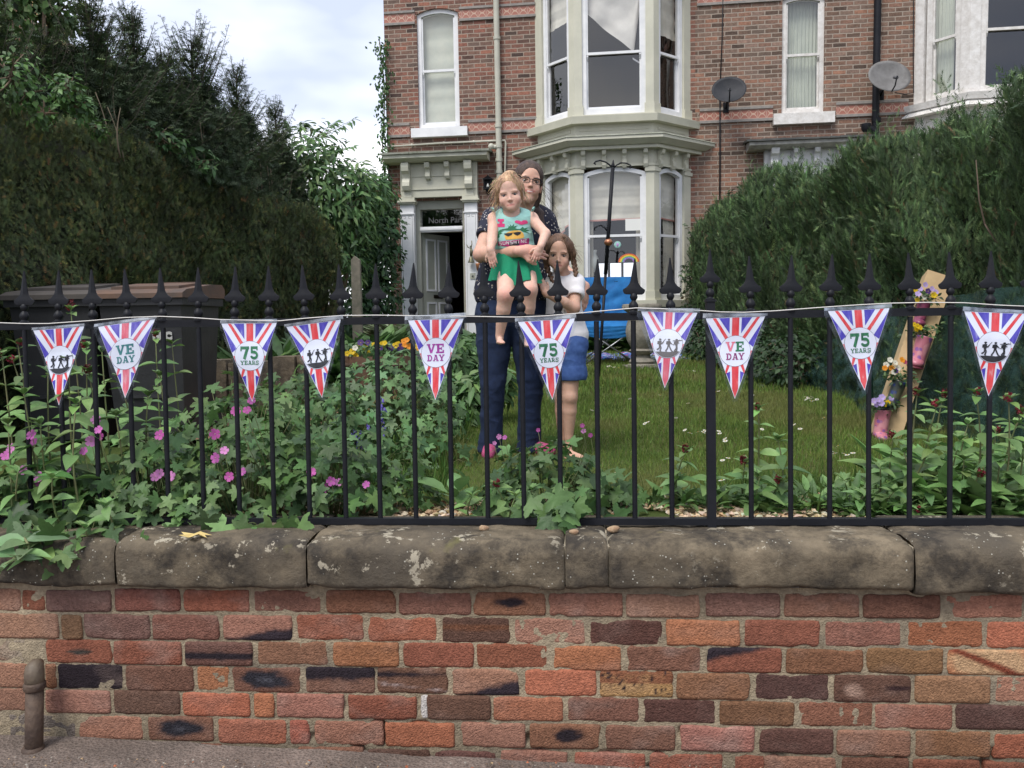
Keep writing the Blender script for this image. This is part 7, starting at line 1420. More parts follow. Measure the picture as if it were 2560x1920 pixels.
# ================= picnic blanket =================
m, n, l, p = newmat('patterned_blanket'); setp(p, Roughness=.95); g = n.new('ShaderNodeTexCoord'); v = n.new('ShaderNodeTexVoronoi'); v.inputs['Scale'].default_value = 26; l.new(g.outputs['Object'], v.inputs['Vector'])
sx_ = n.new('ShaderNodeSeparateColor'); l.new(v.outputs['Color'], sx_.inputs[0]); r = n.new('ShaderNodeValToRGB'); r.color_ramp.interpolation = 'CONSTANT'; e = r.color_ramp.elements; e[0].color = (.03, .07, .35, 1); e[1].position = .5; e[1].color = (.12, .2, .5, 1)
for q_, c_ in ((.62, (.6, .6, .65, 1)), (.76, (.5, .05, .06, 1)), (.86, (.05, .25, .5, 1))): x = e.new(q_); x.color = c_
l.new(sx_.outputs[0], r.inputs[0]); l.new(r.outputs[0], p.inputs['Base Color']); BLK = m
b0, b1 = atY(1462, 893, 11.6), atY(1712, 893, 12.0); V, F = grid_sheet(np.linspace(b0.x, b1.x, 46), np.linspace(11.7, 13.0, 24), lambda x, y: gz(y) + .035 + .03 * abs(float(noise3([[x * 4, y * 4, 2]])[0])) + .02 * math.sin(x * 15)); V2 = V.copy(); V2[:, 2] -= .025
nn_ = len(V); F2 = np.concatenate([F, F[:, ::-1] + nn_]); nx = 46; ny = 24; rim_ = [(i, i + 1) for i in range(nx - 1)]; Fr = np.array([(b, a, a + nn_, b + nn_) for a, b in rim_]); o = link_mesh('picnic_blanket', fast_mesh('picnic_blanket', np.concatenate([V, V2]) - np.array((b0.x, 12, gz(12))), np.concatenate([F2, Fr])), BLK, None, (b0.x, 12, gz(12))); tag(o, 'blue red and white patterned picnic blanket spread on the lawn', 'blanket')
# ================= bird feeder pole =================
Yp = 9.3; t0, t1 = atY(1532, 418, Yp), atY(1496, 935, Yp); t1.z = gz(Yp); fpo = thing('bird_feeder_pole', 'leaning black bird feeder pole with curled hooks in front of bay', 'pole', t1)
mb = MB(); d = t0 - t1; mb.tube([t1, t1 + d * .5], .017, 10); mb.tube([t1 + d * .5, t1 + d], .022, 10); mb.lathe(t0, [(.02, 0), (.024, .015), (.014, .04), (.004, .08)], 8, d); mb.build('pole_shaft', BLACKP, fpo, True)
def hook(pts, par=fpo): mb = MB(); mb.tube([atY(x, y, Yp) for x, y in pts], .009, 6); mb.build('hook', BLACKP, par, True)
hook([(1532, 424), (1526, 414), (1514, 405), (1500, 401), (1489, 404), (1485, 408), (1490, 411)]); hook([(1532, 424), (1540, 414), (1552, 407), (1566, 408), (1576, 413), (1579, 419), (1574, 420)]); hook([(1520, 580), (1513, 570), (1503, 563), (1493, 565), (1486, 571), (1487, 576)])
mb = MB(); cb = atY(1521, 606, Yp); mb.sphere(cb, (.047, .047, .042), 18); mb.lathe(cb + ZV * .035, [(.022, 0), (.016, .04), (.02, .06)], 10); o = mb.build('copper_ball', simple('copper', (.50, .20, .10), .35, (.36, .16, .09), 12, metal=.7), fpo, True)
# ================= green netting heap =================
m, n, l, p = newmat('green_netting'); n_o = n['Material Output']; p.inputs['Base Color'].default_value = (.010, .042, .034, 1); setp(p, Roughness=.7); g = n.new('ShaderNodeTexCoord'); v = n.new('ShaderNodeTexNoise'); v.inputs['Scale'].default_value = 14; v.inputs['Detail'].default_value = 8; l.new(g.outputs['Object'], v.inputs['Vector'])
mr = n.new('ShaderNodeMapRange'); mr.inputs[1].default_value = .35; mr.inputs[2].default_value = .62; mr.inputs[3].default_value = .12; mr.inputs[4].default_value = .78; l.new(v.outputs['Fac'], mr.inputs[0]); tr = n.new('ShaderNodeBsdfTransparent'); mx = n.new('ShaderNodeMixShader'); l.new(mr.outputs[0], mx.inputs[0]); l.new(tr.outputs[0], mx.inputs[1]); l.new(p.outputs[0], mx.inputs[2]); l.new(mx.outputs[0], n_o.inputs[0])
vs, fs = [], []; nu, nv = 60, 26
for j in range(nv + 1):
    for i in range(nu + 1):
        s_ = i / nu; y = 3.9 + 4.2 * s_; tz = j / nv; h = .86 + .10 * math.sin(s_ * 7) - .45 * max(0, s_ - .62) / .38; x = 2.78 + .10 * math.sin(s_ * 9) + .16 * tz + .05 * float(noise3([[s_ * 14, tz * 5, 0]])[0]) + .04 * float(noise3([[s_ * 40, tz * 6, 3]])[0]); vs.append((x, y, gz(y) - .02 + h * tz))
for j in range(nv):
    for i in range(nu): a = j * (nu + 1) + i; fs.append((a, a + nu + 1, a + nu + 2, a + 1))
mb = MB(); mb.add(vs, fs); o = mb.build('garden_netting', m, None, True, loc=(2.85, 5.5, gz(5.5))); tag(o, 'dark green garden netting draped along foot of conifer hedge behind the plank', 'netting')
mb = MB(); mb.tube([atY(2175, 700, 5.9), atY(2176, 770, 5.9), atY(2178, 1000, 5.9)], .012, 6); o = mb.build('netting_stake', simple('green_stake', (.02, .13, .11), .6), None, True, loc=atY(2178, 1010, 5.9)); tag(o, 'thin green stake holding the netting behind the 75 YEARS flag', 'stake')
# ================= plank with planted boots =================
WOOD = simple('pine_plank', (.50, .36, .19), .75, (.40, .28, .15), 6, .3, 18)
pl0, pl1 = atY(2216, 1092, 5.25), atY(2352, 684, 5.62); pl0.z = max(pl0.z, gz(5.2) - .03); d = pl1 - pl0; Ld = d.length; d.normalize(); wv_ = (Vector((1, -.12, 0)) - d * Vector((1, -.12, 0)).dot(d)).normalized(); nv_ = wv_.cross(d).normalized(); nv_ = nv_ if nv_.y < 0 else -nv_
pk_ = thing('wooden_plank', 'pale wooden plank leaning by netting and carrying planted boots', 'plank', pl0); mb = MB(); mb.box(pl0 - wv_ * .085, wv_ * .17, -nv_ * .12, d * Ld); mb.build('board', WOOD, pk_)
def boot(sx, sy, hgt, rad, col, dots, label, fl_, toe, lean):
    """child's welly fixed to the plank: shaft with foot; flowers growing out of the top"""
    c = onplane(sx, sy, pl0 + nv_ * .055, nv_); t = thing('planted_boot', label, 'boot planter', c, 'welly boots planted with flowers on the plank'); ax = (ZV + Vector((lean, 0, 0))).normalized(); k = 18; mb = MB(); prof = [(.96, 0), (.90, .12), (.86, .35), (.92, .65), (1.0, .97), (1.04, 1.0), (.9, 1.0), (.8, .9)]
    mb.lathe(c - ax * hgt / 2, [(rad * r_, hgt * z) for r_, z in prof], k, ax, ys=.85); tv = Vector(toe).normalized(); b = c - ax * hgt * .5; Mx = Matrix((tv, tv.cross(ax).normalized() * -1, ax)).transposed(); mb.sphere(b + tv * rad * .75 + ax * rad * .35, (rad * 1.35, rad * .85, rad * .55), 14, M=Mx); mb.build('boot_shell', dots, t, True)
    mb = MB(); mb.sphere(b + tv * rad * .7 - ax * rad * .12, (rad * 1.5, rad * .92, rad * .22), 14, M=Mx); mb.build('sole', col, t, True)
    top = c + ax * hgt * .52; m_ = 90; P_ = np.array(top)[None] + RNG.normal(size=(m_, 3)) * np.array([rad * .95, rad * .7, rad * .45]) + np.array([0, 0, rad * .5]); cloud_obj('foliage', [scatter(P_, np.array([0, -.5, 1.])[None] + RNG.normal(size=(m_, 3)) * .6, .035, *OVA, cmix(m_, [(.05, .11, .03), (.08, .15, .05), (.035, .07, .03)], [1, 1, 1]))], LEAF, t)
    pansies(t, fl_, top.y - .05, .72)
def dotmat(name, c1, c2, c3):
    m, n, l, p = newmat(name); setp(p, Roughness=.35); g = n.new('ShaderNodeTexCoord'); v = n.new('ShaderNodeTexVoronoi'); v.inputs['Scale'].default_value = 26; l.new(g.outputs['Object'], v.inputs['Vector']); r = n.new('ShaderNodeValToRGB'); r.color_ramp.elements[0].position = .30; r.color_ramp.elements[0].color = c4(c2); r.color_ramp.elements[1].position = .36; r.color_ramp.elements[1].color = c4(c1); l.new(v.outputs['Distance'], r.inputs[0])
    r2 = n.new('ShaderNodeMixRGB'); l.new(r.outputs[0], r2.inputs[1]); r2.inputs[2].default_value = c4(c3); t = n.new('ShaderNodeTexNoise'); t.inputs['Scale'].default_value = 11; l.new(g.outputs['Object'], t.inputs['Vector']); mr = n.new('ShaderNodeMapRange'); mr.inputs[1].default_value = .55; mr.inputs[2].default_value = .6; l.new(t.outputs['Fac'], mr.inputs[0]); l.new(mr.outputs[0], r2.inputs[0]); l.new(r2.outputs[0], p.inputs['Base Color']); return m
PB1 = dotmat('pink_boot', (.50, .17, .22), (.25, .10, .30), (.60, .27, .30)); PB2 = dotmat('plum_boot', (.22, .05, .10), (.12, .04, .10), (.3, .08, .13)); NB = dotmat('dark_boot', (.045, .055, .05), (.03, .05, .16), (.10, .10, .06)); SOLE = simple('maroon_sole', (.12, .02, .035), .6); SOLEG = simple('grey_sole', (.06, .065, .06), .6)
boot(2303, 785, .15, .048, SOLE, PB2, 'plum coloured welly with violet and yellow pansies, topmost on plank', [(2288, 725, 'y'), (2295, 735, 'l'), (2300, 722, 'l'), (2313, 712, 'l'), (2320, 728, 'p'), (2330, 722, 'l'), (2335, 738, 'y'), (2293, 750, 'y'), (2310, 742, 'w'), (2340, 730, 'l'), (2343, 735, 'y')], (-.4, -.9, 0), .25)
boot(2301, 878, .19, .058, SOLE, PB1, 'pink patterned welly with bright yellow pansies, second on plank from the top', [(2286, 812, 'y'), (2294, 816, 'y'), (2300, 819, 'y'), (2291, 822, 'y')], (-.5, -.85, 0), .30)
boot(2238, 985, .17, .050, SOLEG, NB, 'dark navy and green welly with white pansies, third on plank from the top', [(2245, 920, 'w'), (2235, 930, 'w'), (2240, 927, 'p'), (2225, 900, 'w'), (2238, 907, 'w'), (2215, 912, 'w'), (2255, 900, 'o'), (2228, 920, 'o'), (2212, 920, 'o'), (2262, 905, 'm')], (-1, -.35, .0), .35)
boot(2204, 1058, .17, .050, SOLE, PB1, 'pink patterned welly with lilac pansies, lowest on the plank', [(2196, 1000, 'l'), (2205, 993, 'l'), (2185, 1002, 'l'), (2203, 1008, 'l'), (2228, 996, 'l'), (2190, 1012, 'l'), (2220, 1006, 'y'), (2212, 1010, 'y'), (2182, 1008, 'w')], (-.15, -1, -.3), .12)
# ================= people: smooth blended solids turned into one continuous skin =================
class Sdf:
    def __init__(s, lo, hi, h):
        s.lo = np.array(lo, float); s.h = h; s.n = np.ceil((np.array(hi, float) - s.lo) / h).astype(int) + 1; s.D = np.full(s.n, .06, np.float32)
    def _sub(s, lo, hi):
        a = np.maximum(0, np.floor((np.array(lo) - s.lo) / s.h).astype(int)); b = np.minimum(s.n, np.ceil((np.array(hi) - s.lo) / s.h).astype(int) + 1)
        if np.any(b <= a): return None
        sl = tuple(slice(a[i], b[i]) for i in range(3)); ax = [s.lo[i] + s.h * np.arange(a[i], b[i]) for i in range(3)]; return sl, np.stack(np.meshgrid(*ax, indexing='ij'), -1)
    def put(s, sl, d, k, op='u'):
        D = s.D[sl]
        if op == 'u': h = np.clip(k - np.abs(D - d), 0, None) / k; s.D[sl] = np.minimum(D, d) - h * h * k * .25
        else: d = -d; h = np.clip(k - np.abs(D - d), 0, None) / k; s.D[sl] = np.maximum(D, d) + h * h * k * .25
    def cap(s, a, b, ra, rb, k=.02, ys=1.0, op='u'):
        a, b = np.array(a, float), np.array(b, float); m = max(ra, rb) * max(1, 1 / 1) + k + 3 * s.h; q = s._sub(np.minimum(a, b) - m, np.maximum(a, b) + m)
        if q is None: return
        sl, P = q; S_ = np.array([1, 1 / ys, 1]); A, B = a * S_, b * S_; ba = B - A; pa = P * S_ - A; t = np.clip((pa @ ba) / max(1e-9, ba @ ba), 0, 1)
        d = np.linalg.norm(pa - t[..., None] * ba, axis=-1) - (ra + (rb - ra) * t); s.put(sl, (d * (1 if ys == 1 else (1 + ys) / 2)).astype(np.float32), k, op)
    def chain(s, pts, rs, k=.02, ys=1.0):
        for i in range(len(pts) - 1): s.cap(pts[i], pts[i + 1], rs[i], rs[i + 1], k if i == 0 else min(k, .005), ys)
    def ell(s, c, r, M=None, k=.02, op='u'):
        c = np.array(c, float); r = np.array(r, float); m = r.max() + k + 3 * s.h; q = s._sub(c - m, c + m)
        if q is None: return
        sl, P = q; p = P - c
        if M is not None: p = p @ np.array(M)
        k0 = np.linalg.norm(p / r, axis=-1); k1 = np.linalg.norm(p / (r * r), axis=-1); s.put(sl, (k0 * (k0 - 1) / np.maximum(k1, 1e-6)).astype(np.float32), k, op)
    def mesh(s, smooth=2):
        D = s.D; I = D < 0; n = D.shape; off = [(i, j, k) for i in (0, 1) for j in (0, 1) for k in (0, 1)]; sh = tuple(x - 1 for x in n)
        cnt = np.zeros(sh, np.int8)
        for o in off: cnt += I[o[0]:o[0] + sh[0], o[1]:o[1] + sh[1], o[2]:o[2] + sh[2]]
        act = (cnt > 0) & (cnt < 8); C = np.argwhere(act); idx = np.full(sh, -1, np.int64); idx[act] = np.arange(len(C)); acc = np.zeros((len(C), 3)); num = np.zeros(len(C))
        for a in off:
            for ax in range(3):
                if a[ax]: continue
                b = list(a); b[ax] = 1; va = D[C[:, 0] + a[0], C[:, 1] + a[1], C[:, 2] + a[2]]; vb = D[C[:, 0] + b[0], C[:, 1] + b[1], C[:, 2] + b[2]]; cr_ = (va < 0) != (vb < 0); t = np.where(cr_, va / np.where(np.abs(va - vb) < 1e-9, 1e-9, va - vb), 0)
                p = np.repeat(np.array(a, float)[None], len(C), 0); p[:, ax] = t; acc += p * cr_[:, None]; num += cr_
        V = (C + acc / np.maximum(num, 1)[:, None]) * s.h + s.lo; F = []
        for ax in range(3):
            u, v = (ax + 1) % 3, (ax + 2) % 3; sl0 = [slice(1, -1)] * 3; sl1 = [slice(1, -1)] * 3; sl0[ax] = slice(0, -1); sl1[ax] = slice(1, None); a, b = I[tuple(sl0)], I[tuple(sl1)]; ch = np.argwhere(a != b); fl_ = a[tuple(ch.T)]
            base = ch.copy(); 
            for q in range(3):
                if q != ax: base[:, q] += 1
            def id_(du, dv): c = base.copy(); c[:, u] -= du; c[:, v] -= dv; return idx[c[:, 0], c[:, 1], c[:, 2]]
            q = np.stack([id_(1, 1), id_(0, 1), id_(0, 0), id_(1, 0)], 1); q[~fl_] = q[~fl_][:, ::-1]; F.append(q)
        F = np.concatenate(F); F = F[(F >= 0).all(1)]
        for _ in range(smooth):
            A_ = np.zeros_like(V); W_ = np.zeros(len(V))
            for i in range(4):
                a, b = F[:, i], F[:, (i + 1) % 4]
                for d in range(3): A_[:, d] += np.bincount(a, V[b, d], len(V)) + np.bincount(b, V[a, d], len(V))
                W_ += np.bincount(a, minlength=len(V)) + np.bincount(b, minlength=len(V))
            V = .5 * V + .5 * A_ / np.maximum(W_, 1)[:, None]
        return V, F
def segd(P, a, b): a, b = np.array(a), np.array(b); ba = b - a; t = np.clip(((P - a) @ ba) / (ba @ ba + 1e-12), 0, 1); return np.linalg.norm(P - a - t[:, None] * ba, axis=1)
def paint(V, base, strokes, noise=.05, sc=30):
    C = np.repeat(np.array(base)[None], len(V), 0) * (1 + noise * fbm(V * sc, 5, 2))[:, None]
    for q_ in strokes:
        a, b, r_, col, st = q_[:5]
        if len(q_) > 5:
            fd, o_ = np.array(q_[5]), np.array(q_[6]); fl2 = lambda X: X - .8 * ((X - o_) @ fd)[..., None] * fd; d_ = segd(fl2(V), fl2(np.array(a)), fl2(np.array(b))) + 9 * (((V - o_) @ fd) < .02); w_ = st * np.clip(1.6 * (1 - d_ / r_), 0, 1)[:, None]; C = C * (1 - w_) + np.array(col) * w_; continue
        w_ = st * np.clip(1.6 * (1 - segd(V, a, b) / r_), 0, 1)[:, None]; C = C * (1 - w_) + np.array(col) * w_
    return C
class Head:
    """local axes: x to image right, y towards the face, z up"""
    def __init__(s, o, yaw, roll, pitch, sc, wx=1.0, ez=0.0, nz=-.030, mz=-.058, smile=0):
        s.o = Vector(o); s.s = sc; s.wx = wx; s.ez, s.nz, s.mz, s.smile = ez, nz, mz, smile; s.ly = .024 + .058 * math.sqrt(max(0, 1 - ((mz + .022) / .080) ** 2)) + (.0085 if mz > -.07 else .0115)
        # face looks towards -Y (the camera): world x = local x, world -y = local y
        B = Matrix(((1, 0, 0), (0, -1, 0), (0, 0, 1))); s.M = Matrix.Rotation(yaw, 3, 'Z') @ Matrix.Rotation(roll, 3, 'Y') @ Matrix.Rotation(pitch, 3, 'X') @ B
    def P(s, x, y, z): return s.o + s.M @ Vector((x * s.s * s.wx, y * s.s, z * s.s))
    def ell(s, S, c, r, k=.012, op='u'): S.ell(s.P(*c), [r[0] * s.s * s.wx, r[1] * s.s, r[2] * s.s], np.array(s.M), k, op)
    def build(s, S, full=1.0, child=0.0):
        K = .022 * s.s; jw = .046 + .004 * child
        s.ell(S, (0, -.012, .036), (.073, .092, .088), K); s.ell(S, (0, .024, -.022), (.060 + .003 * child, .058, .078), K); s.ell(S, (0, .040, .050), (.054, .042, .052), K)
        s.ell(S, (0, .058 - .003 * child, -.096 - .007 * child), (.018, .016, .016), K); S.cap(s.P(0, .056, -.096), s.P(-jw, -.006, -.060), .018 * s.s, .020 * s.s, K); S.cap(s.P(0, .056, -.096), s.P(jw, -.006, -.060), .018 * s.s, .020 * s.s, K)
        for g in (-1, 1):
            s.ell(S, (g * .034, .048, s.nz - .012 + .012 * child), (.025 * full, .025 * full, .026 * full), K); s.ell(S, (g * .030, .0705, s.ez + .021), (.022, .009, .007), .014); s.ell(S, (g * .031, .0975, s.ez), (.0165, .0165, .0095), .012, 's')
        for g in (-1, 1): s.ell(S, (g * .0755, -.012, -.012), (.009, .020, .030), .006); s.ell(S, (g * .031, .083, s.ez - .0005), (.0150, .012, .0038 + .0004 * child), .002, 's')
        nr = 1 - .18 * child; S.cap(s.P(0, .077, s.ez + .004), s.P(0, .093 - .005 * child, s.nz + .006), .0062 * s.s, .0080 * s.s * nr, .010); s.ell(S, (0, .096 - .005 * child, s.nz), (.0092 * nr, .0085, .0080), .008)
        for g in (-1, 1): s.ell(S, (g * .0098 * nr, .0875 - .004 * child, s.nz - .002), (.0060, .0075, .0055), .006)
        sm = s.smile; s.ell(S, (0, s.ly - .013, s.mz), (.029 + .003 * child, .0125, .018 + .005 * child), .016); mw = .0265 - .004 * child + .004 * sm
        for g in (-1, 1): S.cap(s.P(0, s.ly - .001, s.mz + .004), s.P(g * mw, s.ly - .0065, s.mz + .001 + .006 * sm), .0038 * s.s, .0020 * s.s, .003); S.cap(s.P(0, s.ly - .002, s.mz - .0055), s.P(g * mw * .85, s.ly - .006, s.mz - .001 + .005 * sm), .0054 * s.s, .0028 * s.s, .003)
    def strokes(s, lip, brow, browc, lash=(.05, .03, .025), child=0.0, teeth=0):
        o = []; sm = s.smile; q = s.s; mw = .0265 - .004 * child + .004 * sm
        for g in (-1, 1):
            o += [(s.P(0, s.ly + .003, s.mz + .0038), s.P(g * mw * .9, s.ly - .004, s.mz + .002 + .006 * sm), .0060 * q, lip, .8), (s.P(0, s.ly + .002, s.mz - .0055), s.P(g * mw * .8, s.ly - .004, s.mz - .003 + .006 * sm), .0072 * q, lip, .75)]
            o += [(s.P(0, s.ly + .002, s.mz - .0004), s.P(g * mw, s.ly - .005, s.mz + .001 + .006 * sm), .0030 * q, (.22, .07, .06), .8)]
            o += [(s.P(g * .015, .086, s.ez + .0185), s.P(g * .034, .084, s.ez + .0225), brow * q, browc, .6), (s.P(g * .034, .084, s.ez + .0225), s.P(g * .048, .068, s.ez + .017), brow * .8 * q, browc, .5)]
            o += [(s.P(g * .018, .082, s.ez + .0045), s.P(g * .031, .084, s.ez + .0075), .0048 * q, lash, .95), (s.P(g * .031, .084, s.ez + .0075), s.P(g * .046, .073, s.ez + .0030), .0048 * q, lash, .95), (s.P(g * .018, .080, s.ez - .004), s.P(g * .044, .073, s.ez - .004), .0048 * q, (.30, .14, .11), .5)]
            o += [(s.P(g * .0060, .094 - .004 * child, s.nz - .0085), s.P(g * .0085, .091 - .004 * child, s.nz - .0085), .0032 * q, (.22, .08, .06), .5), (s.P(g * .038, .072, s.nz - .014), s.P(g * .040, .070, s.nz - .016), .030 * q, (.78, .32, .26), .25)]
        if teeth: o.append((s.P(-.013, s.ly - .003, s.mz + .001), s.P(.013, s.ly - .003, s.mz + .001), .0040, (.72, .66, .60), .95))
        fd = s.M @ Vector((0, 1, 0)); return [q_ + (fd, s.o) for q_ in o]
    def eyes(s, par, iris):
        for g in (-1, 1):
            c = s.P(g * .031, .0630, s.ez); r_ = .0135 * s.s; mb = MB(); f = s.M @ Vector((0, 1, 0)); X = s.M @ Vector((1, 0, 0)); Z = s.M @ Vector((0, 0, 1)); k = 20; rings = [(0, (.008, .008, .008)), (.26, (.008, .008, .008)), (.28, iris), (.58, iris), (.62, tuple(x * .4 for x in iris)), (.66, (.33, .31, .30)), (.9, (.28, .25, .24)), (1.5, (.3, .22, .2))]; vs, cs = [], []  # eye whites greyed: shadow under the lids is put into their colour
            for a, col in rings:
                for j in range(k): t = 2 * math.pi * j / k; vs.append(c + (f * math.cos(a) + (X * math.cos(t) + Z * math.sin(t)) * math.sin(a)) * r_); cs.append(col)
            fs = [(i * k + j, i * k + (j + 1) % k, (i + 1) * k + (j + 1) % k, (i + 1) * k + j) for i in range(len(rings) - 1) for j in range(k)]; mb.add(vs, fs); mb.c = cs; mb.build('eye', EYE, par, True)
    def hair(s, S, cut, rad=(.084, .103, .092), c=(0, -.018, .044), low=-.06):
        s.ell(S, c, rad, .012); s.ell(S, (0, -.045, -.02), (.074, .066, .07), .02)
        for q in cut: s.ell(S, q[0], q[1], .018, 's')
def hand(S, wr, dr, nr, th, sc=1.0, curl=.6, spread=.18, k=.004):
    """wr wrist, dr towards the fingers, nr back of the hand, th +1/-1 side of the thumb"""
    wr, d, n_ = Vector(wr), Vector(dr).normalized(), Vector(nr); n_ = (n_ - d * n_.dot(d)).normalized(); a = d.cross(n_) * th; q = sc
    S.ell(wr + d * .045 * q, (.040 * q, .050 * q, .016 * q), np.array(Matrix((a, d, n_)).transposed()), .012 * q); S.cap(wr - d * .01, wr + d * .03 * q, .024 * q, .026 * q, .012 * q, 1)
    for i, (off, L_, r_) in enumerate(((.030, .070, .0088), (.010, .078, .0092), (-.010, .072, .0088), (-.029, .056, .0078))):
        b = wr + d * (.082 - .006 * abs(i - 1)) * q + a * off * q; f = (d + a * (off * spread * 25 / 4.5)).normalized(); c1 = curl * (.55 + .1 * i); p1 = b + (f * math.cos(c1 * .5) - n_ * math.sin(c1 * .5)) * L_ * .45 * q; p2 = p1 + (f * math.cos(c1 * 1.3) - n_ * math.sin(c1 * 1.3)) * L_ * .32 * q; p3 = p2 + (f * math.cos(c1 * 2) - n_ * math.sin(c1 * 2)) * L_ * .25 * q
        S.chain([b - d * .02 * q, p1, p2, p3], [r_ * q * 1.05, r_ * q, r_ * q * .92, r_ * q * .8], k * q)
    b = wr + d * .025 * q + a * .022 * q; p1 = b + (d * .6 + a * .75 - n_ * .15).normalized() * .034 * q; p2 = p1 + (d * .85 + a * .4 - n_ * .3).normalized() * .030 * q; S.chain([b, p1, p2, p2 + (d * .95 + a * .1 - n_ * .4).normalized() * .018 * q], [.014 * q, .0105 * q, .0095 * q, .008 * q], .006 * q)
def bare_foot(S, an, toe, sc=1.0, w_=1.0):
    an, toe = Vector(an), Vector(toe); d = toe - an; d.z = 0; L_ = d.length; d.normalize(); a = Vector((-d.y, d.x, 0)); z = toe.z
    S.cap(an, Vector((an.x, an.y, z + .03 * sc)) - d * .012 * sc, .026 * sc, .026 * sc, .012); S.cap(Vector((an.x, an.y, z + .035 * sc)), an + d * L_ * .65 + ZV * (z + .018 * sc - an.z), .026 * sc, .020 * sc, .015); S.ell(Vector((an.x, an.y, z + .016 * sc)) + d * L_ * .62, (.032 * sc * w_, .034 * sc, .014 * sc), np.array(Matrix((a, d, ZV)).transposed()), .015)
    for i in range(5): r_ = (.0115, .009, .0085, .0078, .007)[i] * sc; p = Vector((an.x, an.y, z + r_)) + d * (L_ * (1.0 - .045 * i * i * .6)) + a * (.025 - .0125 * i) * sc * w_; S.cap(p - d * .022 * sc, p, r_, r_, .004)
def cloth_bump(V, F, amp, sc, seed, ys=1):
    N_ = np.zeros_like(V); a, b, c = V[F[:, 0]], V[F[:, 1]], V[F[:, 2]]; fn = np.cross(b - a, c - a)
    for i in range(4):
        for d in range(3): N_[:, d] += np.bincount(F[:, i], fn[:, d], len(V))
    N_ = nrm(N_); q = fbm(V * np.array(sc), seed, 3); q = 1 - np.abs(q) * 2; return V + N_ * (amp * q)[:, None], N_
SKIN = vcol('skin', .55, .06, 60, .10, 220, spec=.35, sss=.12); EYE = vcol('eye_surface', .15, 0, 10); HAIRM = vcol('hair', .5, .45, 60, .5, 160, spec=.4)
nt_ = HAIRM.node_tree; tcn = [x for x in nt_.nodes if x.type == 'TEX_COORD'][0]; mpn = nt_.nodes.new('ShaderNodeMapping'); mpn.inputs['Scale'].default_value = (2.2, 1.5, .35); nt_.links.new(tcn.outputs['Object'], mpn.inputs[0])
for x in nt_.nodes:
    if x.type == 'TEX_NOISE': nt_.links.new(mpn.outputs[0], x.inputs['Vector'])
def skin_obj(name, S, par, mat, colfn, sm=2, bump=None):
    V, F = S.mesh(sm)
    if bump: V, _ = cloth_bump(V, F, *bump)
    C = colfn(V); o = np.array(ORG[par.name]); return link_mesh(name, fast_mesh(name, V - o, F, C, None, True), mat, par), V, F
def Z1(x, y, Y): return atY(1120 + x / 3.77, 380 + y / 3.77, Y)
def fabric(name, c, c2=None, sc=30, rough=.85, bump=.25, bs=300):
    return simple(name, c, rough, c2, sc, bump, bs)
# ---------------- mother ----------------
fz = gz(4.8)
mum = thing('person', 'woman in navy flowered top and blue jeans holding the toddler, wearing glasses', 'person', (0, 4.8, fz))
hM = Head(Z1(756, 303, 4.74), R(9), R(8), R(-3), .985, 1.0, .001, -.0285, -.060, smile=1.0)
S = Sdf((-.42, 4.30, fz - .02), (.62, 5.05, 2.36), .004)
hM.build(S); nb_ = Z1(722, 560, 4.84); S.cap(hM.P(0, -.02, -.07), nb_, .050, .056, .03); shL, shR = Z1(425, 625, 4.84), Z1(905, 650, 4.86)
S.cap(shL, shR, .05, .05, .05); S.cap(nb_ - ZV * .06, Z1(610, 900, 4.84), .12, .13, .05, .7); S.cap(Z1(610, 900, 4.84), Z1(605, 1330, 4.84), .125, .15, .05, .7)
elL = Z1(312, 965, 4.70); wrL = Z1(690, 935, 4.41); S.chain([shL, elL], [.050, .043], .03); S.chain([elL, elL.lerp(wrL, .35), wrL], [.042, .044, .028], .02); hand(S, wrL - Vector((.01, 0, 0)), (1, .10, -.02), (0, -1, .35), 1, 1.0, .55)
elR = Z1(1085, 1120, 4.93); wrR = Z1(1288, 1270, 4.78); S.chain([shR, elR], [.050, .042], .03); S.chain([elR, elR.lerp(wrR, .3), wrR], [.040, .040, .029], .02); hand(S, wrR + Vector((.0, -.01, -.005)), (-.06, -.35, -1), (.85, -.5, 0), -1, .98, .9)
J = lambda x, y, Y=4.83: atY(x, y, Y)
hpL, hpR, knL, knR, anL, anR = J(1237, 800), J(1321, 800), J(1231, 960, 4.80), J(1327, 960, 4.82), J(1226, 1110, 4.84), J(1322, 1110, 4.86)
for a, b, c in ((hpL, knL, anL), (hpR, knR, anR)): S.chain([a, b, c], [.070, .05, .035], .02)
S.cap(hpL + ZV * .04, hpR + ZV * .04, .07, .07, .03)
ftL, ftR = Vector((anL.x - .012, anL.y - .15, fz + .03)), Vector((anR.x + .12, anR.y - .07, fz + .03))
for a, f in ((anL, ftL), (anR, ftR)): S.cap((a.x, a.y, fz + .045), f, .034, .028, .02)
skM = (.62, .37, .275); lipM = (.46, .15, .13); brM = (.06, .035, .03)
st = hM.strokes(lipM, .0055, brM, teeth=1)
skin_obj('body', S, mum, SKIN, lambda V: paint(V, skM, st + [(wrL, wrL + Vector((.1, 0, 0)), .07, (.62, .30, .25), .35), (wrR, wrR - ZV * .12, .06, (.62, .30, .25), .3), (elL, elL, .07, (.62, .31, .25), .3)])); hM.eyes(mum, (.06, .035, .02))
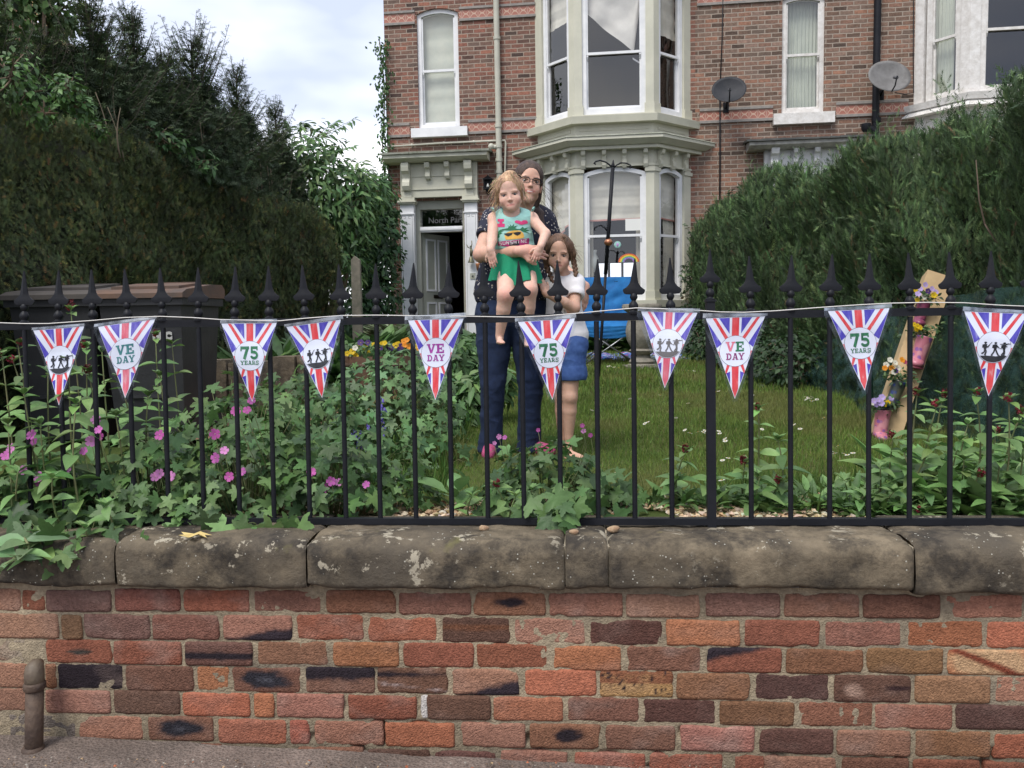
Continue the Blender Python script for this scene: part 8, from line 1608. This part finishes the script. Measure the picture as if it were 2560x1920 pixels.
# hair: parted, drawn back, a length falling behind her left shoulder
S = Sdf((-.15, 4.55, 1.55), (.45, 5.0, 2.38), .0038); hM.hair(S, [((0.0, .086, -.040), (.0625, .080, .106))], rad=(.084, .104, .094), c=(0, -.016, .044)); S.chain([hM.P(.03, -.07, -.03), hM.P(.05, -.075, -.12), Z1(850, 590, 4.79), Z1(895, 740, 4.76)], [.045, .040, .034, .016], .03); S.chain([hM.P(.068, -.02, .0), hM.P(.072, -.035, -.06), hM.P(.05, -.05, -.12)], [.018, .018, .03], .02); S.chain([hM.P(-.06, -.03, .0), hM.P(-.05, -.06, -.08)], [.025, .035], .02)
hc = lambda base, hi, sc=(60, 40, 14): (lambda V: np.array(base)[None] * (1 + .5 * fbm(V * np.array(sc), 17, 3))[:, None] + np.clip(fbm(V * np.array(sc) * .8, 27, 2), 0, 1)[:, None] * np.array(hi)[None])
skin_obj('hair', S, mum, HAIRM, hc((.050, .028, .020), (.05, .03, .02)), 2, (.0014, (80, 60, 12), 3))
def wisps(par, starts, length, col, n_, drift, rad=.0007, seed=1):
    mb = MB(); rs = random.Random(seed)
    for i in range(n_):
        p, d = rs.choice(starts); p = Vector(p) + Vector((rs.gauss(0, .008), rs.gauss(0, .008), rs.gauss(0, .008))); d = (Vector(d) + Vector((rs.gauss(0, .35), rs.gauss(0, .3), rs.gauss(0, .35)))).normalized(); L_ = length * rs.uniform(.4, 1.1); c2 = Vector(drift) + Vector((rs.gauss(0, .3), rs.gauss(0, .2), rs.gauss(0, .3)))
        mb.tube([p + d * L_ * t + c2 * L_ * .9 * t * t for t in (0, .2, .4, .6, .8, 1)], [rad * 1.3, rad * 1.2, rad * 1.1, rad, rad * .8, rad * .4], 3, tuple(x * rs.uniform(.7, 1.3) for x in col), False)
    return mb.build('loose_hair', HAIRM, par, True)
wisps(mum, [(hM.P(.07, -.02, .0), (1, 0, -.6)), (hM.P(.07, -.03, -.05), (.9, 0, -.7)), (Z1(860, 560, 4.79), (.8, 0, -.9))], .10, (.07, .045, .03), 26, (.3, 0, -.9), .0006, 4)
# glasses
mb = MB(); gy = .098; ez = hM.ez - .002
for g in (-1, 1):
    pts = []
    for j in range(17): t = 2 * math.pi * j / 16; cx_, sz_ = math.cos(t), math.sin(t); pts.append(hM.P(g * .0335 + .0255 * math.copysign(abs(cx_) ** .6, cx_), gy - .010 * abs(g * .0335 + .0255 * cx_) / .03 * .5, ez + .0155 * math.copysign(abs(sz_) ** .65, sz_)))
    mb.tube(pts, [.0027 if 0 <= j <= 8 or j == 16 else .0015 for j in range(17)], 6, cap=False); mb.tube([hM.P(g * .059, gy - .008, ez + .007), hM.P(g * .071, gy - .02, ez + .006), hM.P(g * .080, .03, ez + .004), hM.P(g * .079, -.01, ez)], .0019, 6)
mb.tube([hM.P(-.009, gy, ez + .006), hM.P(0, gy + .003, ez + .008), hM.P(.009, gy, ez + .006)], .0017, 6); gl_ = mb.build('glasses', BLACKP, mum, True)
# blouse
S = Sdf((-.42, 4.45, 1.15), (.52, 5.06, 2.14), .004); S.cap(Z1(500, 640, 4.84), Z1(845, 660, 4.86), .075, .075, .06, .85); S.cap(nb_ - ZV * .10, Z1(610, 900, 4.84), .150, .150, .06, .72); S.cap(Z1(600, 900, 4.84), Z1(595, 1270, 4.84), .150, .185, .06, .66); S.cap(Z1(440, 1150, 4.83), Z1(430, 1330, 4.83), .085, .105, .05, .75); S.cap(Z1(775, 1150, 4.83), Z1(785, 1330, 4.83), .085, .10, .05, .75)
e1 = shL.lerp(elL, .42); S.cap(shL + Vector((-.002, 0, -.005)), e1, .064, .064, .03); e2 = shR.lerp(elR, .36); S.cap(shR + Vector((0, 0, -.005)), e2, .066, .062, .03)
S.ell(nb_ + Vector((0, -.10, .02)), (.062, .12, .085), None, .012, 's'); S.cap(e1 + (elL - shL).normalized() * .075, e1 + (elL - shL).normalized() * .2, .07, .07, .003, 1, 's'); S.cap(e2 + (elR - shR).normalized() * .075, e2 + (elR - shR).normalized() * .2, .07, .07, .003, 1, 's')
hem = Z1(600, 1385, 4.84).z; S.ell((hem * 0 + .0, 4.84, hem - .15), (.5, .5, .148), None, .004, 's')
m, n, l, p = newmat('navy_flowered_cloth'); setp(p, Roughness=.85); g = n.new('ShaderNodeTexCoord'); v = n.new('ShaderNodeTexVoronoi'); v.inputs['Scale'].default_value = 60; v.inputs['Randomness'].default_value = .9; l.new(g.outputs['Object'], v.inputs['Vector']); nz2 = n.new('ShaderNodeTexNoise'); nz2.inputs['Scale'].default_value = 160; l.new(g.outputs['Object'], nz2.inputs['Vector'])
ma = n.new('ShaderNodeMath'); ma.operation = 'MULTIPLY_ADD'; ma.inputs[1].default_value = .32; l.new(nz2.outputs['Fac'], ma.inputs[0]); l.new(v.outputs['Distance'], ma.inputs[2]); r = n.new('ShaderNodeValToRGB'); e = r.color_ramp.elements; r.color_ramp.interpolation = 'CONSTANT'; e[0].position = 0; e[0].color = (.38, .25, .06, 1); e[1].position = .30; e[1].color = (.50, .48, .46, 1); x = e.new(.44); x.color = (.012, .014, .032, 1); l.new(ma.outputs[0], r.inputs[0])
sc3 = n.new('ShaderNodeSeparateColor'); l.new(v.outputs['Color'], sc3.inputs[0]); gt = n.new('ShaderNodeMath'); gt.operation = 'GREATER_THAN'; gt.inputs[1].default_value = .25; l.new(sc3.outputs[1], gt.inputs[0]); mx = n.new('ShaderNodeMixRGB'); l.new(gt.outputs[0], mx.inputs[0]); mx.inputs[1].default_value = (.012, .014, .032, 1); l.new(r.outputs[0], mx.inputs[2]); l.new(mx.outputs[0], p.inputs['Base Color']); addbump(n, l, p, 300, .2, .003, 2, g.outputs['Object']); NAVY = m
one = lambda V: np.ones((len(V), 3))
skin_obj('blouse', S, mum, NAVY, one, 2, (.005, (9, 9, 5), 13))
# jeans
S = Sdf((-.36, 4.6, fz - .01), (.36, 5.06, 1.62), .0042); wst = Z1(600, 1350, 4.84); S.cap(wst + Vector((-.075, 0, .05)), wst + Vector((.075, 0, .05)), .125, .125, .05, .8); S.cap(hpL + Vector((-.002, .01, .03)), hpR + Vector((.01, .01, .03)), .118, .112, .05, .92)
for a, b, c in ((hpL, knL, anL), (hpR, knR, anR)):
    c2 = Vector((c.x, c.y, fz + .035)); S.chain([a + Vector((0, 0, -.02)), a.lerp(b, .5), b, b.lerp(c, .45), c, c2], [.106, .092, .070, .060, .064, .070], .03); S.cap(c2 - ZV * .075, c2 - ZV * .2, .09, .09, .004, 1, 's')
DEN = simple('dark_denim', (.005, .014, .044), .9, (.010, .023, .068), 30, .35, 500); dcol = lambda V: one(V)
skin_obj('jeans', S, mum, DEN, one, 2, (.010, (5, 5, 9), 23))
S = Sdf((-.36, 4.5, fz - .02), (.36, 5.0, fz + .16), .0038)
for a, f in ((anL, ftL), (anR, ftR)): S.cap((a.x, a.y, fz + .05), f, .042, .036, .02); S.cap(a, (a.x, a.y, fz + .05), .042, .042, .02)
skin_obj('footwear', S, mum, fabric('pink_wool', (.42, .055, .16), (.50, .10, .22), 40), one, 1)
# ---------------- toddler ----------------
hT0 = Z1(580, 393, 4.50); tod = thing('person', 'fair haired toddler in aqua vest and green skirt carried in the arms of woman', 'person', Z1(600, 1000, 4.55))
hT = Head(hT0, R(-3), R(-7), R(2), .80, 1.12, -.017, -.050, -.082)
S = Sdf((-.30, 4.22, 1.10), (.36, 4.72, 2.16), .0031); hT.build(S, 1.12, 1.0); nT = Z1(600, 585, 4.55); S.cap(hT.P(0, -.015, -.08), nT, .036, .040, .02)
sL, sR = Z1(437, 632, 4.545), Z1(788, 628, 4.545); S.cap(sL, sR, .034, .034, .03); S.cap(Z1(612, 680, 4.55), Z1(620, 900, 4.56), .082, .085, .04, .8); S.cap(Z1(620, 900, 4.56), Z1(635, 1080, 4.57), .085, .095, .04, .85)
eL, wL = Z1(412, 835, 4.47), Z1(398, 925, 4.385); S.chain([sL, eL], [.033, .027], .02); S.chain([eL, wL], [.027, .020], .012); hand(S, wL, (.22, -.05, -1), (-.25, -1, .1), 1, .60, .35)
eR, wR = Z1(918, 770, 4.47), Z1(872, 890, 4.385); S.chain([sR, eR], [.031, .026], .02); S.chain([eR, wR], [.026, .019], .012); hand(S, wR, (-.42, -.05, -1), (.1, -1, .15), 1, .60, .5)
tk = [(Z1(556, 1060, 4.56), Z1(543, 1345, 4.37), atY(1249, 838, 4.44), atY(1252, 872, 4.36)), (Z1(735, 1060, 4.56), Z1(765, 1300, 4.41), atY(1316, 845, 4.50), atY(1318, 880, 4.42))]
for h_, k_, a_, t_ in tk: S.chain([h_, k_], [.060, .043], .03); S.chain([k_, k_.lerp(a_, .35), a_], [.040, .038, .022], .02); t_.z = a_.z - .045; bare_foot(S, a_, t_, .62, 1.05)
skT = (.68, .43, .335); stT = hT.strokes((.60, .24, .20), .0042, (.46, .28, .18), (.12, .07, .05), 1.0) + [(tk[0][1] + Vector((0, -.03, -.01)), tk[0][1] + Vector((0, -.03, .01)), .045, (.70, .27, .22), .45), (tk[1][1] + Vector((0, -.03, -.01)), tk[1][1] + Vector((0, -.03, .01)), .04, (.70, .27, .22), .4)]
for h_ in ((wL, .22), (wR, -.42)): stT.append((h_[0] + Vector((h_[1] * .05, 0, -.05)), h_[0] + Vector((h_[1] * .07, 0, -.08)), .03, (.70, .30, .25), .35))
stT.append((tk[0][3], tk[0][3], .03, (.70, .30, .24), .4)); skin_obj('body', S, tod, SKIN, lambda V: paint(V, skT, stT)); hT.eyes(tod, (.04, .045, .055))
S = Sdf((-.22, 4.30, 1.80), (.18, 4.72, 2.20), .0031); hT.hair(S, [((-.002, .088, -.048), (.063, .074, .110))], rad=(.085, .106, .095), c=(0, -.018, .042)); S.chain([hT.P(-.070, .0, .03), hT.P(-.080, -.008, -.02), hT.P(-.072, -.02, -.060)], [.018, .015, .007], .02); S.chain([hT.P(.068, .0, .04), hT.P(.077, -.008, -.01), hT.P(.070, -.02, -.040)], [.018, .014, .007], .02); S.ell(hT.P(.02, .01, .125), (.03, .035, .018), None, .02)
skin_obj('hair', S, tod, HAIRM, hc((.43, .265, .155), (.22, .16, .10)), 2, (.0018, (75, 55, 14), 7))
wst_ = [(hT.P(-.075, .01, .04), (-.8, -.2, -.5)), (hT.P(-.08, 0, -.02), (-.7, -.1, -.8)), (hT.P(-.078, 0, -.06), (-.5, -.2, -.9)), (hT.P(.07, .02, .04), (.9, -.2, -.4)), (hT.P(.078, .0, -.01), (.9, -.1, -.5)), (hT.P(-.03, .06, .105), (-.5, -.5, .1)), (hT.P(.03, .06, .105), (.8, -.4, -.2)), (hT.P(.05, .03, .10), (.9, -.3, -.1)), (hT.P(-.06, .03, .09), (-.8, -.2, .1))]
wisps(tod, wst_, .045, (.58, .40, .25), 170, (0, 0, -1.2), .0008, 9)
# vest
S = Sdf((-.24, 4.36, 1.48), (.24, 4.74, 2.10), .0031); S.cap(Z1(505, 622, 4.545), Z1(722, 620, 4.545), .040, .040, .03); S.cap(Z1(612, 690, 4.55), Z1(622, 840, 4.555), .098, .099, .04, .84); S.cap(Z1(622, 830, 4.555), Z1(628, 900, 4.56), .098, .104, .03, .86); S.ell(nT + Vector((0, -.05, .006)), (.047, .08, .036), None, .006, 's'); hemT = Z1(620, 912, 4.55).z; S.ell((nT.x, 4.55, hemT - .12), (.4, .4, .118), None, .004, 's')
for g, q in ((-1, sL), (1, sR)): S.cap(q + Vector((g * .02, 0, -.03)), q + Vector((g * .04, 0, -.10)), .036, .036, .006, 1, 's')
AQUA = fabric('aqua_cotton', (.36, .64, .58), (.30, .58, .53), 20); vest, VV, VF = skin_obj('vest', S, tod, AQUA, one, 2, (.0035, (9, 9, 16), 33))
for g, q in ((-1, Z1(445, 548, 4.53)), (1, Z1(782, 545, 4.53))):                 # little shoulder frills
    mb = MB(); vs, fs = [], []
    for i in range(19):
        t = i / 18; a = q + Vector((g * (-.004 + .010 * math.sin(t * 3.1)), -.045 + .09 * t, .012 * math.sin(t * 3.14) - .012)); o_ = Vector((g * (.010 + .006 * math.sin(t * 19)), 0, .012 + .005 * math.sin(t * 23))); vs += [a, a + o_, a + o_ + Vector((g * .002, 0, -.002)), a + Vector((g * .002, 0, -.003))]
    for i in range(18): b = i * 4; fs += [(b, b + 1, b + 5, b + 4), (b + 1, b + 2, b + 6, b + 5), (b + 2, b + 3, b + 7, b + 6)]
    mb.add(vs, fs); mb.build('shoulder_frill', AQUA, tod, True)
# skirt
mb = MB(); vs, fs = [], []; nu, nv = 120, 26; wc, hcn = Z1(632, 900, 4.56), Z1(640, 1215, 4.52)
for j in range(nv + 1):
    t = j / nv
    for i in range(nu):
        a = 2 * math.pi * i / nu; c = wc.lerp(hcn, t); fr = (math.sin(a * 9 + 1.2 * math.sin(a * 2)) + .5 * math.sin(a * 17 + 1)) * t; rx = .092 + .048 * t ** .8 + .009 * fr; ry = .080 + .055 * t + .010 * fr; z = c.z - .012 * math.cos(a * 1.0 + .6) * t + .010 * t * math.sin(a * 5 + 1) + .030 * t * (math.sin(a) < 0) * math.sin(a) ** 2 * math.cos(a - .5)
        vs.append((c.x + rx * math.cos(a), c.y + ry * math.sin(a), z))
for j in range(nv):
    for i in range(nu): i2 = (i + 1) % nu; fs.append((j * nu + i, (j + 1) * nu + i, (j + 1) * nu + i2, j * nu + i2))
mb.add(vs, fs); mb.add([Vector(v).lerp(wc, 0.06) + ZV * .004 for v in vs], [f[::-1] for f in fs]); mb.build('skirt', fabric('green_cotton', (.0, .23, .11), (.0, .18, .085), 8, bump=.3, bs=60), tod, True)
# print on the vest, laid onto the cloth
bvh = BVHTree.FromPolygons([Vector(v) for v in VV], VF.tolist())
def decal(mb, poly, mi, lift):
    P_ = [Vector((x, y, 0)) for x, y in poly]; st_ = [[P_[j] for j in t_] for t_ in tessellate_polygon([P_])]; mb.mi = mi
    while st_:
        q = st_.pop(); e_ = [(q[1] - q[0]).length, (q[2] - q[1]).length, (q[0] - q[2]).length]; mxe = max(e_)
        if mxe > 3.0: j = e_.index(mxe); A_, B_, C_ = q[j], q[(j + 1) % 3], q[(j + 2) % 3]; M_ = (A_ + B_) / 2; st_ += [[A_, M_, C_], [M_, B_, C_]]; continue
        vs = []
        for p in q:
            d = ray(p.x, p.y).normalized(); h_ = bvh.ray_cast(CAM, d)
            if h_[0] is None: break
            vs.append(h_[0] - d * lift)
        if len(vs) == 3:
            nn = (vs[1] - vs[0]).cross(vs[2] - vs[0]); mb.add(vs, [(0, 1, 2) if nn.dot(CAM - vs[0]) > 0 else (0, 2, 1)])
Z3 = lambda L_: [(1180 + x / 6.9125, 400 + y / 6.9125) for x, y in L_]
mb = MB(); D_ = lambda L_, mi, k: decal(mb, Z3(L_), mi, .0012 + .0004 * k)
for q in (rc(442, 1018, 552, 1062), rc(474, 1062, 524, 1100), rc(440, 1100, 565, 1158)): D_(q, 0, 1)
D_([(735, 1062), (760, 1042), (815, 1045), (852, 1062), (890, 1040), (940, 1042), (965, 1066), (962, 1095), (905, 1112), (852, 1122), (800, 1100), (745, 1085)], 0, 1)
D_([(585, 1378), (560, 1320), (575, 1270), (640, 1235), (740, 1215), (830, 1220), (885, 1260), (905, 1330), (880, 1352), (740, 1368)], 1, 1)
for q in ([(600, 1195), (640, 1150), (610, 1130), (665, 1150), (650, 1105), (690, 1145), (725, 1100), (720, 1150), (790, 1130), (740, 1175), (800, 1200), (700, 1195), (600, 1215)], [(450, 1350), (430, 1270), (470, 1220), (540, 1185), (500, 1220), (560, 1215), (490, 1250), (530, 1260), (470, 1290), (480, 1330)], [(820, 1200), (880, 1150), (900, 1180), (980, 1165), (930, 1200), (1000, 1215), (930, 1235), (1010, 1270), (920, 1250), (880, 1240)], [(470, 1205), (600, 1180), (760, 1190), (900, 1190), (760, 1215), (600, 1215)]): D_(q, 2, 2)
for q in ([(545, 1272), (620, 1262), (695, 1262), (690, 1295), (625, 1322), (585, 1305)], [(715, 1255), (800, 1240), (850, 1245), (835, 1282), (785, 1308), (735, 1288)], [(640, 1262), (780, 1248), (780, 1258), (640, 1275)]): D_(q, 3, 3)
D_([(447, 1412), (560, 1398), (740, 1385), (990, 1350), (985, 1462), (900, 1480), (690, 1505), (450, 1480)], 4, 1); D_([(640, 1420), (820, 1395), (820, 1470), (650, 1490)], 3, 2)
LET2 = {'S': [[(0, 0), (1, 0)], [(1, 0), (1, .5)], [(1, .5), (0, .5)], [(0, .5), (0, 1)], [(0, 1), (1, 1)]], 'U': [[(0, 1), (0, 0)], [(0, 0), (1, 0)], [(1, 0), (1, 1)]], 'N': [[(0, 0), (0, 1)], [(0, 1), (1, 0)], [(1, 0), (1, 1)]], 'H': [[(0, 0), (0, 1)], [(1, 0), (1, 1)], [(0, .5), (1, .5)]], 'I': [[(.5, 0), (.5, 1)]], 'E': [[(0, 0), (0, 1)], [(0, 0), (1, 0)], [(0, .5), (.8, .5)], [(0, 1), (1, 1)]]}
for i, chh in enumerate('SUNSHINE'):
    for (xa, ya), (xb, yb) in LET2[chh]: f = lambda x, y: (472 + i * 63 + x * 38, 1470 - i * 6.5 - (1 - 0) * 0 - y * 52); (x0_, y0_), (x1_, y1_) = f(xa, ya), f(xb, yb); D_(seg(x0_, y0_, x1_ + .01, y1_, 11), 5, 4)
PINKP = simple('pink_print', (.68, .05, .20), .7); mb.build('vest_print', [PINKP, simple('orange_print', (.75, .36, .05), .7, (.70, .48, .12), 60), simple('leaf_print', (.02, .20, .08), .7, (.02, .12, .06), 80), INK, simple('magenta_print', (.36, .02, .14), .7), simple('pale_print', (.62, .55, .58), .7)], tod)
# ---------------- girl ----------------
gz_ = gz(4.66); gir = thing('person', 'girl with brown plaits in white T-shirt and denim shorts leaning on woman', 'person', (.3, 4.66, gz_))
hG = Head(Z1(1046, 958, 4.63), R(-5), R(3), R(3), .84, 1.03, -.015, -.050, -.078)
S = Sdf((.12, 4.38, gz_ - .02), (.50, 4.92, 1.86), .0031); hG.build(S, 1.05, .6); nG = Z1(1085, 1160, 4.67); S.cap(hG.P(.005, -.02, -.075), nG, .036, .040, .02); gL, gR = Z1(985, 1235, 4.72), Z1(1205, 1235, 4.66)
S.cap(gL, gR, .034, .034, .03); S.cap(nG - ZV * .075, atY(1410, 830, 4.68), .068, .080, .03, .75); eG, wG = Z1(1192, 1468, 4.58), atY(1363, 731, 4.50); S.chain([gR, eG], [.034, .030], .02); S.chain([eG, eG.lerp(wG, .35), wG], [.030, .029, .020], .015); hand(S, wG + Vector((.004, 0, -.004)), (-.35, .05, 1), (.6, -1, .0), 1, .62, 1.15, .08)
e2 = gL + Vector((-.09, .14, -.10)); S.chain([gL, e2], [.034, .028], .02)
gk = [(atY(1398, 880, 4.72), atY(1404, 990, 4.72), atY(1406, 1095, 4.74)), (atY(1428, 880, 4.66), atY(1425, 992, 4.64), atY(1422, 1092, 4.67))]
for a, b, c in gk: S.chain([a, b], [.062, .041], .02); S.chain([b, b.lerp(c, .35), c], [.038, .040, .024], .02)
S.ell(gk[1][1] + Vector((0, -.022, .0)), (.028, .022, .03), None, .015)
bare_foot(S, gk[1][2], Vector((gk[1][2].x + .085, gk[1][2].y - .10, gz_ + .004)), .80); bare_foot(S, gk[0][2], Vector((gk[0][2].x + .030, gk[0][2].y - .15, gz_ + .004)), .80)
skG = (.57, .345, .25); stG = hG.strokes((.52, .22, .18), .0055, (.11, .06, .04), child=.6) + [(gk[1][1] + Vector((0, -.03, -.035)), gk[1][1] + Vector((0, -.03, -.03)), .035, (.40, .20, .14), .3), (eG, eG, .05, (.62, .30, .24), .3)]
skin_obj('body', S, gir, SKIN, lambda V: paint(V, skG, stG)); hG.eyes(gir, (.035, .02, .015))
S = Sdf((.08, 4.40, 1.35), (.46, 4.86, 1.88), .0031); hG.hair(S, [((0.0, .087, -.044), (.0635, .078, .109))], rad=(.086, .105, .094), c=(0, -.018, .040)); S.chain([hG.P(.066, .015, .06), hG.P(.084, .0, .0), hG.P(.088, -.01, -.035)], [.020, .022, .014], .015); S.chain([hG.P(-.062, .015, .06), hG.P(-.080, .0, .0), hG.P(-.078, -.01, -.05), hG.P(-.07, -.02, -.11)], [.020, .020, .018, .012], .015); S.cap(hG.P(0, .11, .16), hG.P(0, .0, .150), .010, .012, .014, 1, 's')
for i in range(9):
    t = i / 8; p = Vector(hG.P(.094, -.012, -.035)).lerp(Z1(1207, 1160, 4.62), t); g = 1 if i % 2 else -1; S.ell(p + Vector((g * .0045, -.003, 0)), (.0115 - .003 * t, .012 - .003 * t, .0125), np.array(Matrix.Rotation(g * .6, 3, 'Y')), .003)
for i in range(8): t = i / 7; p = Vector(hG.P(-.075, -.015, -.09)).lerp(Z1(990, 1225, 4.63), t); g = 1 if i % 2 else -1; S.ell(p + Vector((g * .0045, -.003, 0)), (.0115 - .003 * t, .012 - .003 * t, .0125), np.array(Matrix.Rotation(g * .6, 3, 'Y')), .003)
skin_obj('hair', S, gir, HAIRM, hc((.115, .062, .038), (.10, .06, .035)), 1, (.0016, (75, 55, 14), 9))
wisps(gir, [(hG.P(.08, .01, .03), (.8, -.2, -.4)), (hG.P(.085, 0, -.02), (.7, -.1, -.7)), (hG.P(-.07, .02, .05), (-.6, -.3, -.5)), (hG.P(.02, .05, .10), (.6, -.5, .1))], .05, (.20, .12, .07), 110, (0, 0, -.8), .0008, 12)
S = Sdf((.10, 4.42, 1.10), (.50, 4.92, 1.74), .0031); S.cap(gL + Vector((.012, 0, -.012)), gR + Vector((-.008, 0, -.01)), .044, .044, .03); S.cap(Z1(1015, 1235, 4.69), Z1(1190, 1228, 4.665), .052, .050, .03); S.cap(atY(1408, 722, 4.685), atY(1412, 800, 4.685), .094, .098, .04, .84); S.cap(atY(1412, 800, 4.685), atY(1420, 838, 4.685), .098, .112, .03, .84); sl = gR.lerp(eG, .42); S.cap(gR + Vector((.0, 0, -.005)), sl, .044, .050, .02); S.cap(sl + (eG - gR).normalized() * .066, sl + (eG - gR).normalized() * .2, .062, .062, .003, 1, 's')
S.ell(nG + Vector((0, -.035, .022)), (.046, .075, .034), None, .006, 's'); hmG = atY(1415, 864, 4.68).z; S.ell((.3, 4.68, hmG - .1), (.4, .4, .098), None, .004, 's')
skin_obj('t_shirt', S, gir, fabric('white_cotton', (.74, .72, .73), (.70, .68, .69), 10, bump=.15), one, 2, (.0045, (11, 11, 9), 43))
S = Sdf((.10, 4.42, .95), (.52, 4.92, 1.40), .0031); S.cap(atY(1403, 862, 4.70), atY(1428, 862, 4.67), .094, .094, .03, .95)
for a, g in ((gk[0][0], -1), (gk[1][0], 1)): c = Vector((a.x + g * .004, a.y, atY(1425, 934, a.y).z)); S.cap(a, c, .080, .078, .02); S.cap(c + ZV * .012, c, .083, .083, .004); S.cap(c - ZV * .085, c - ZV * .2, .09, .09, .003, 1, 's')
skin_obj('shorts', S, gir, simple('blue_denim', (.03, .075, .24), .85, (.055, .12, .33), 25, .35, 400), one, 2, (.004, (10, 10, 14), 53))
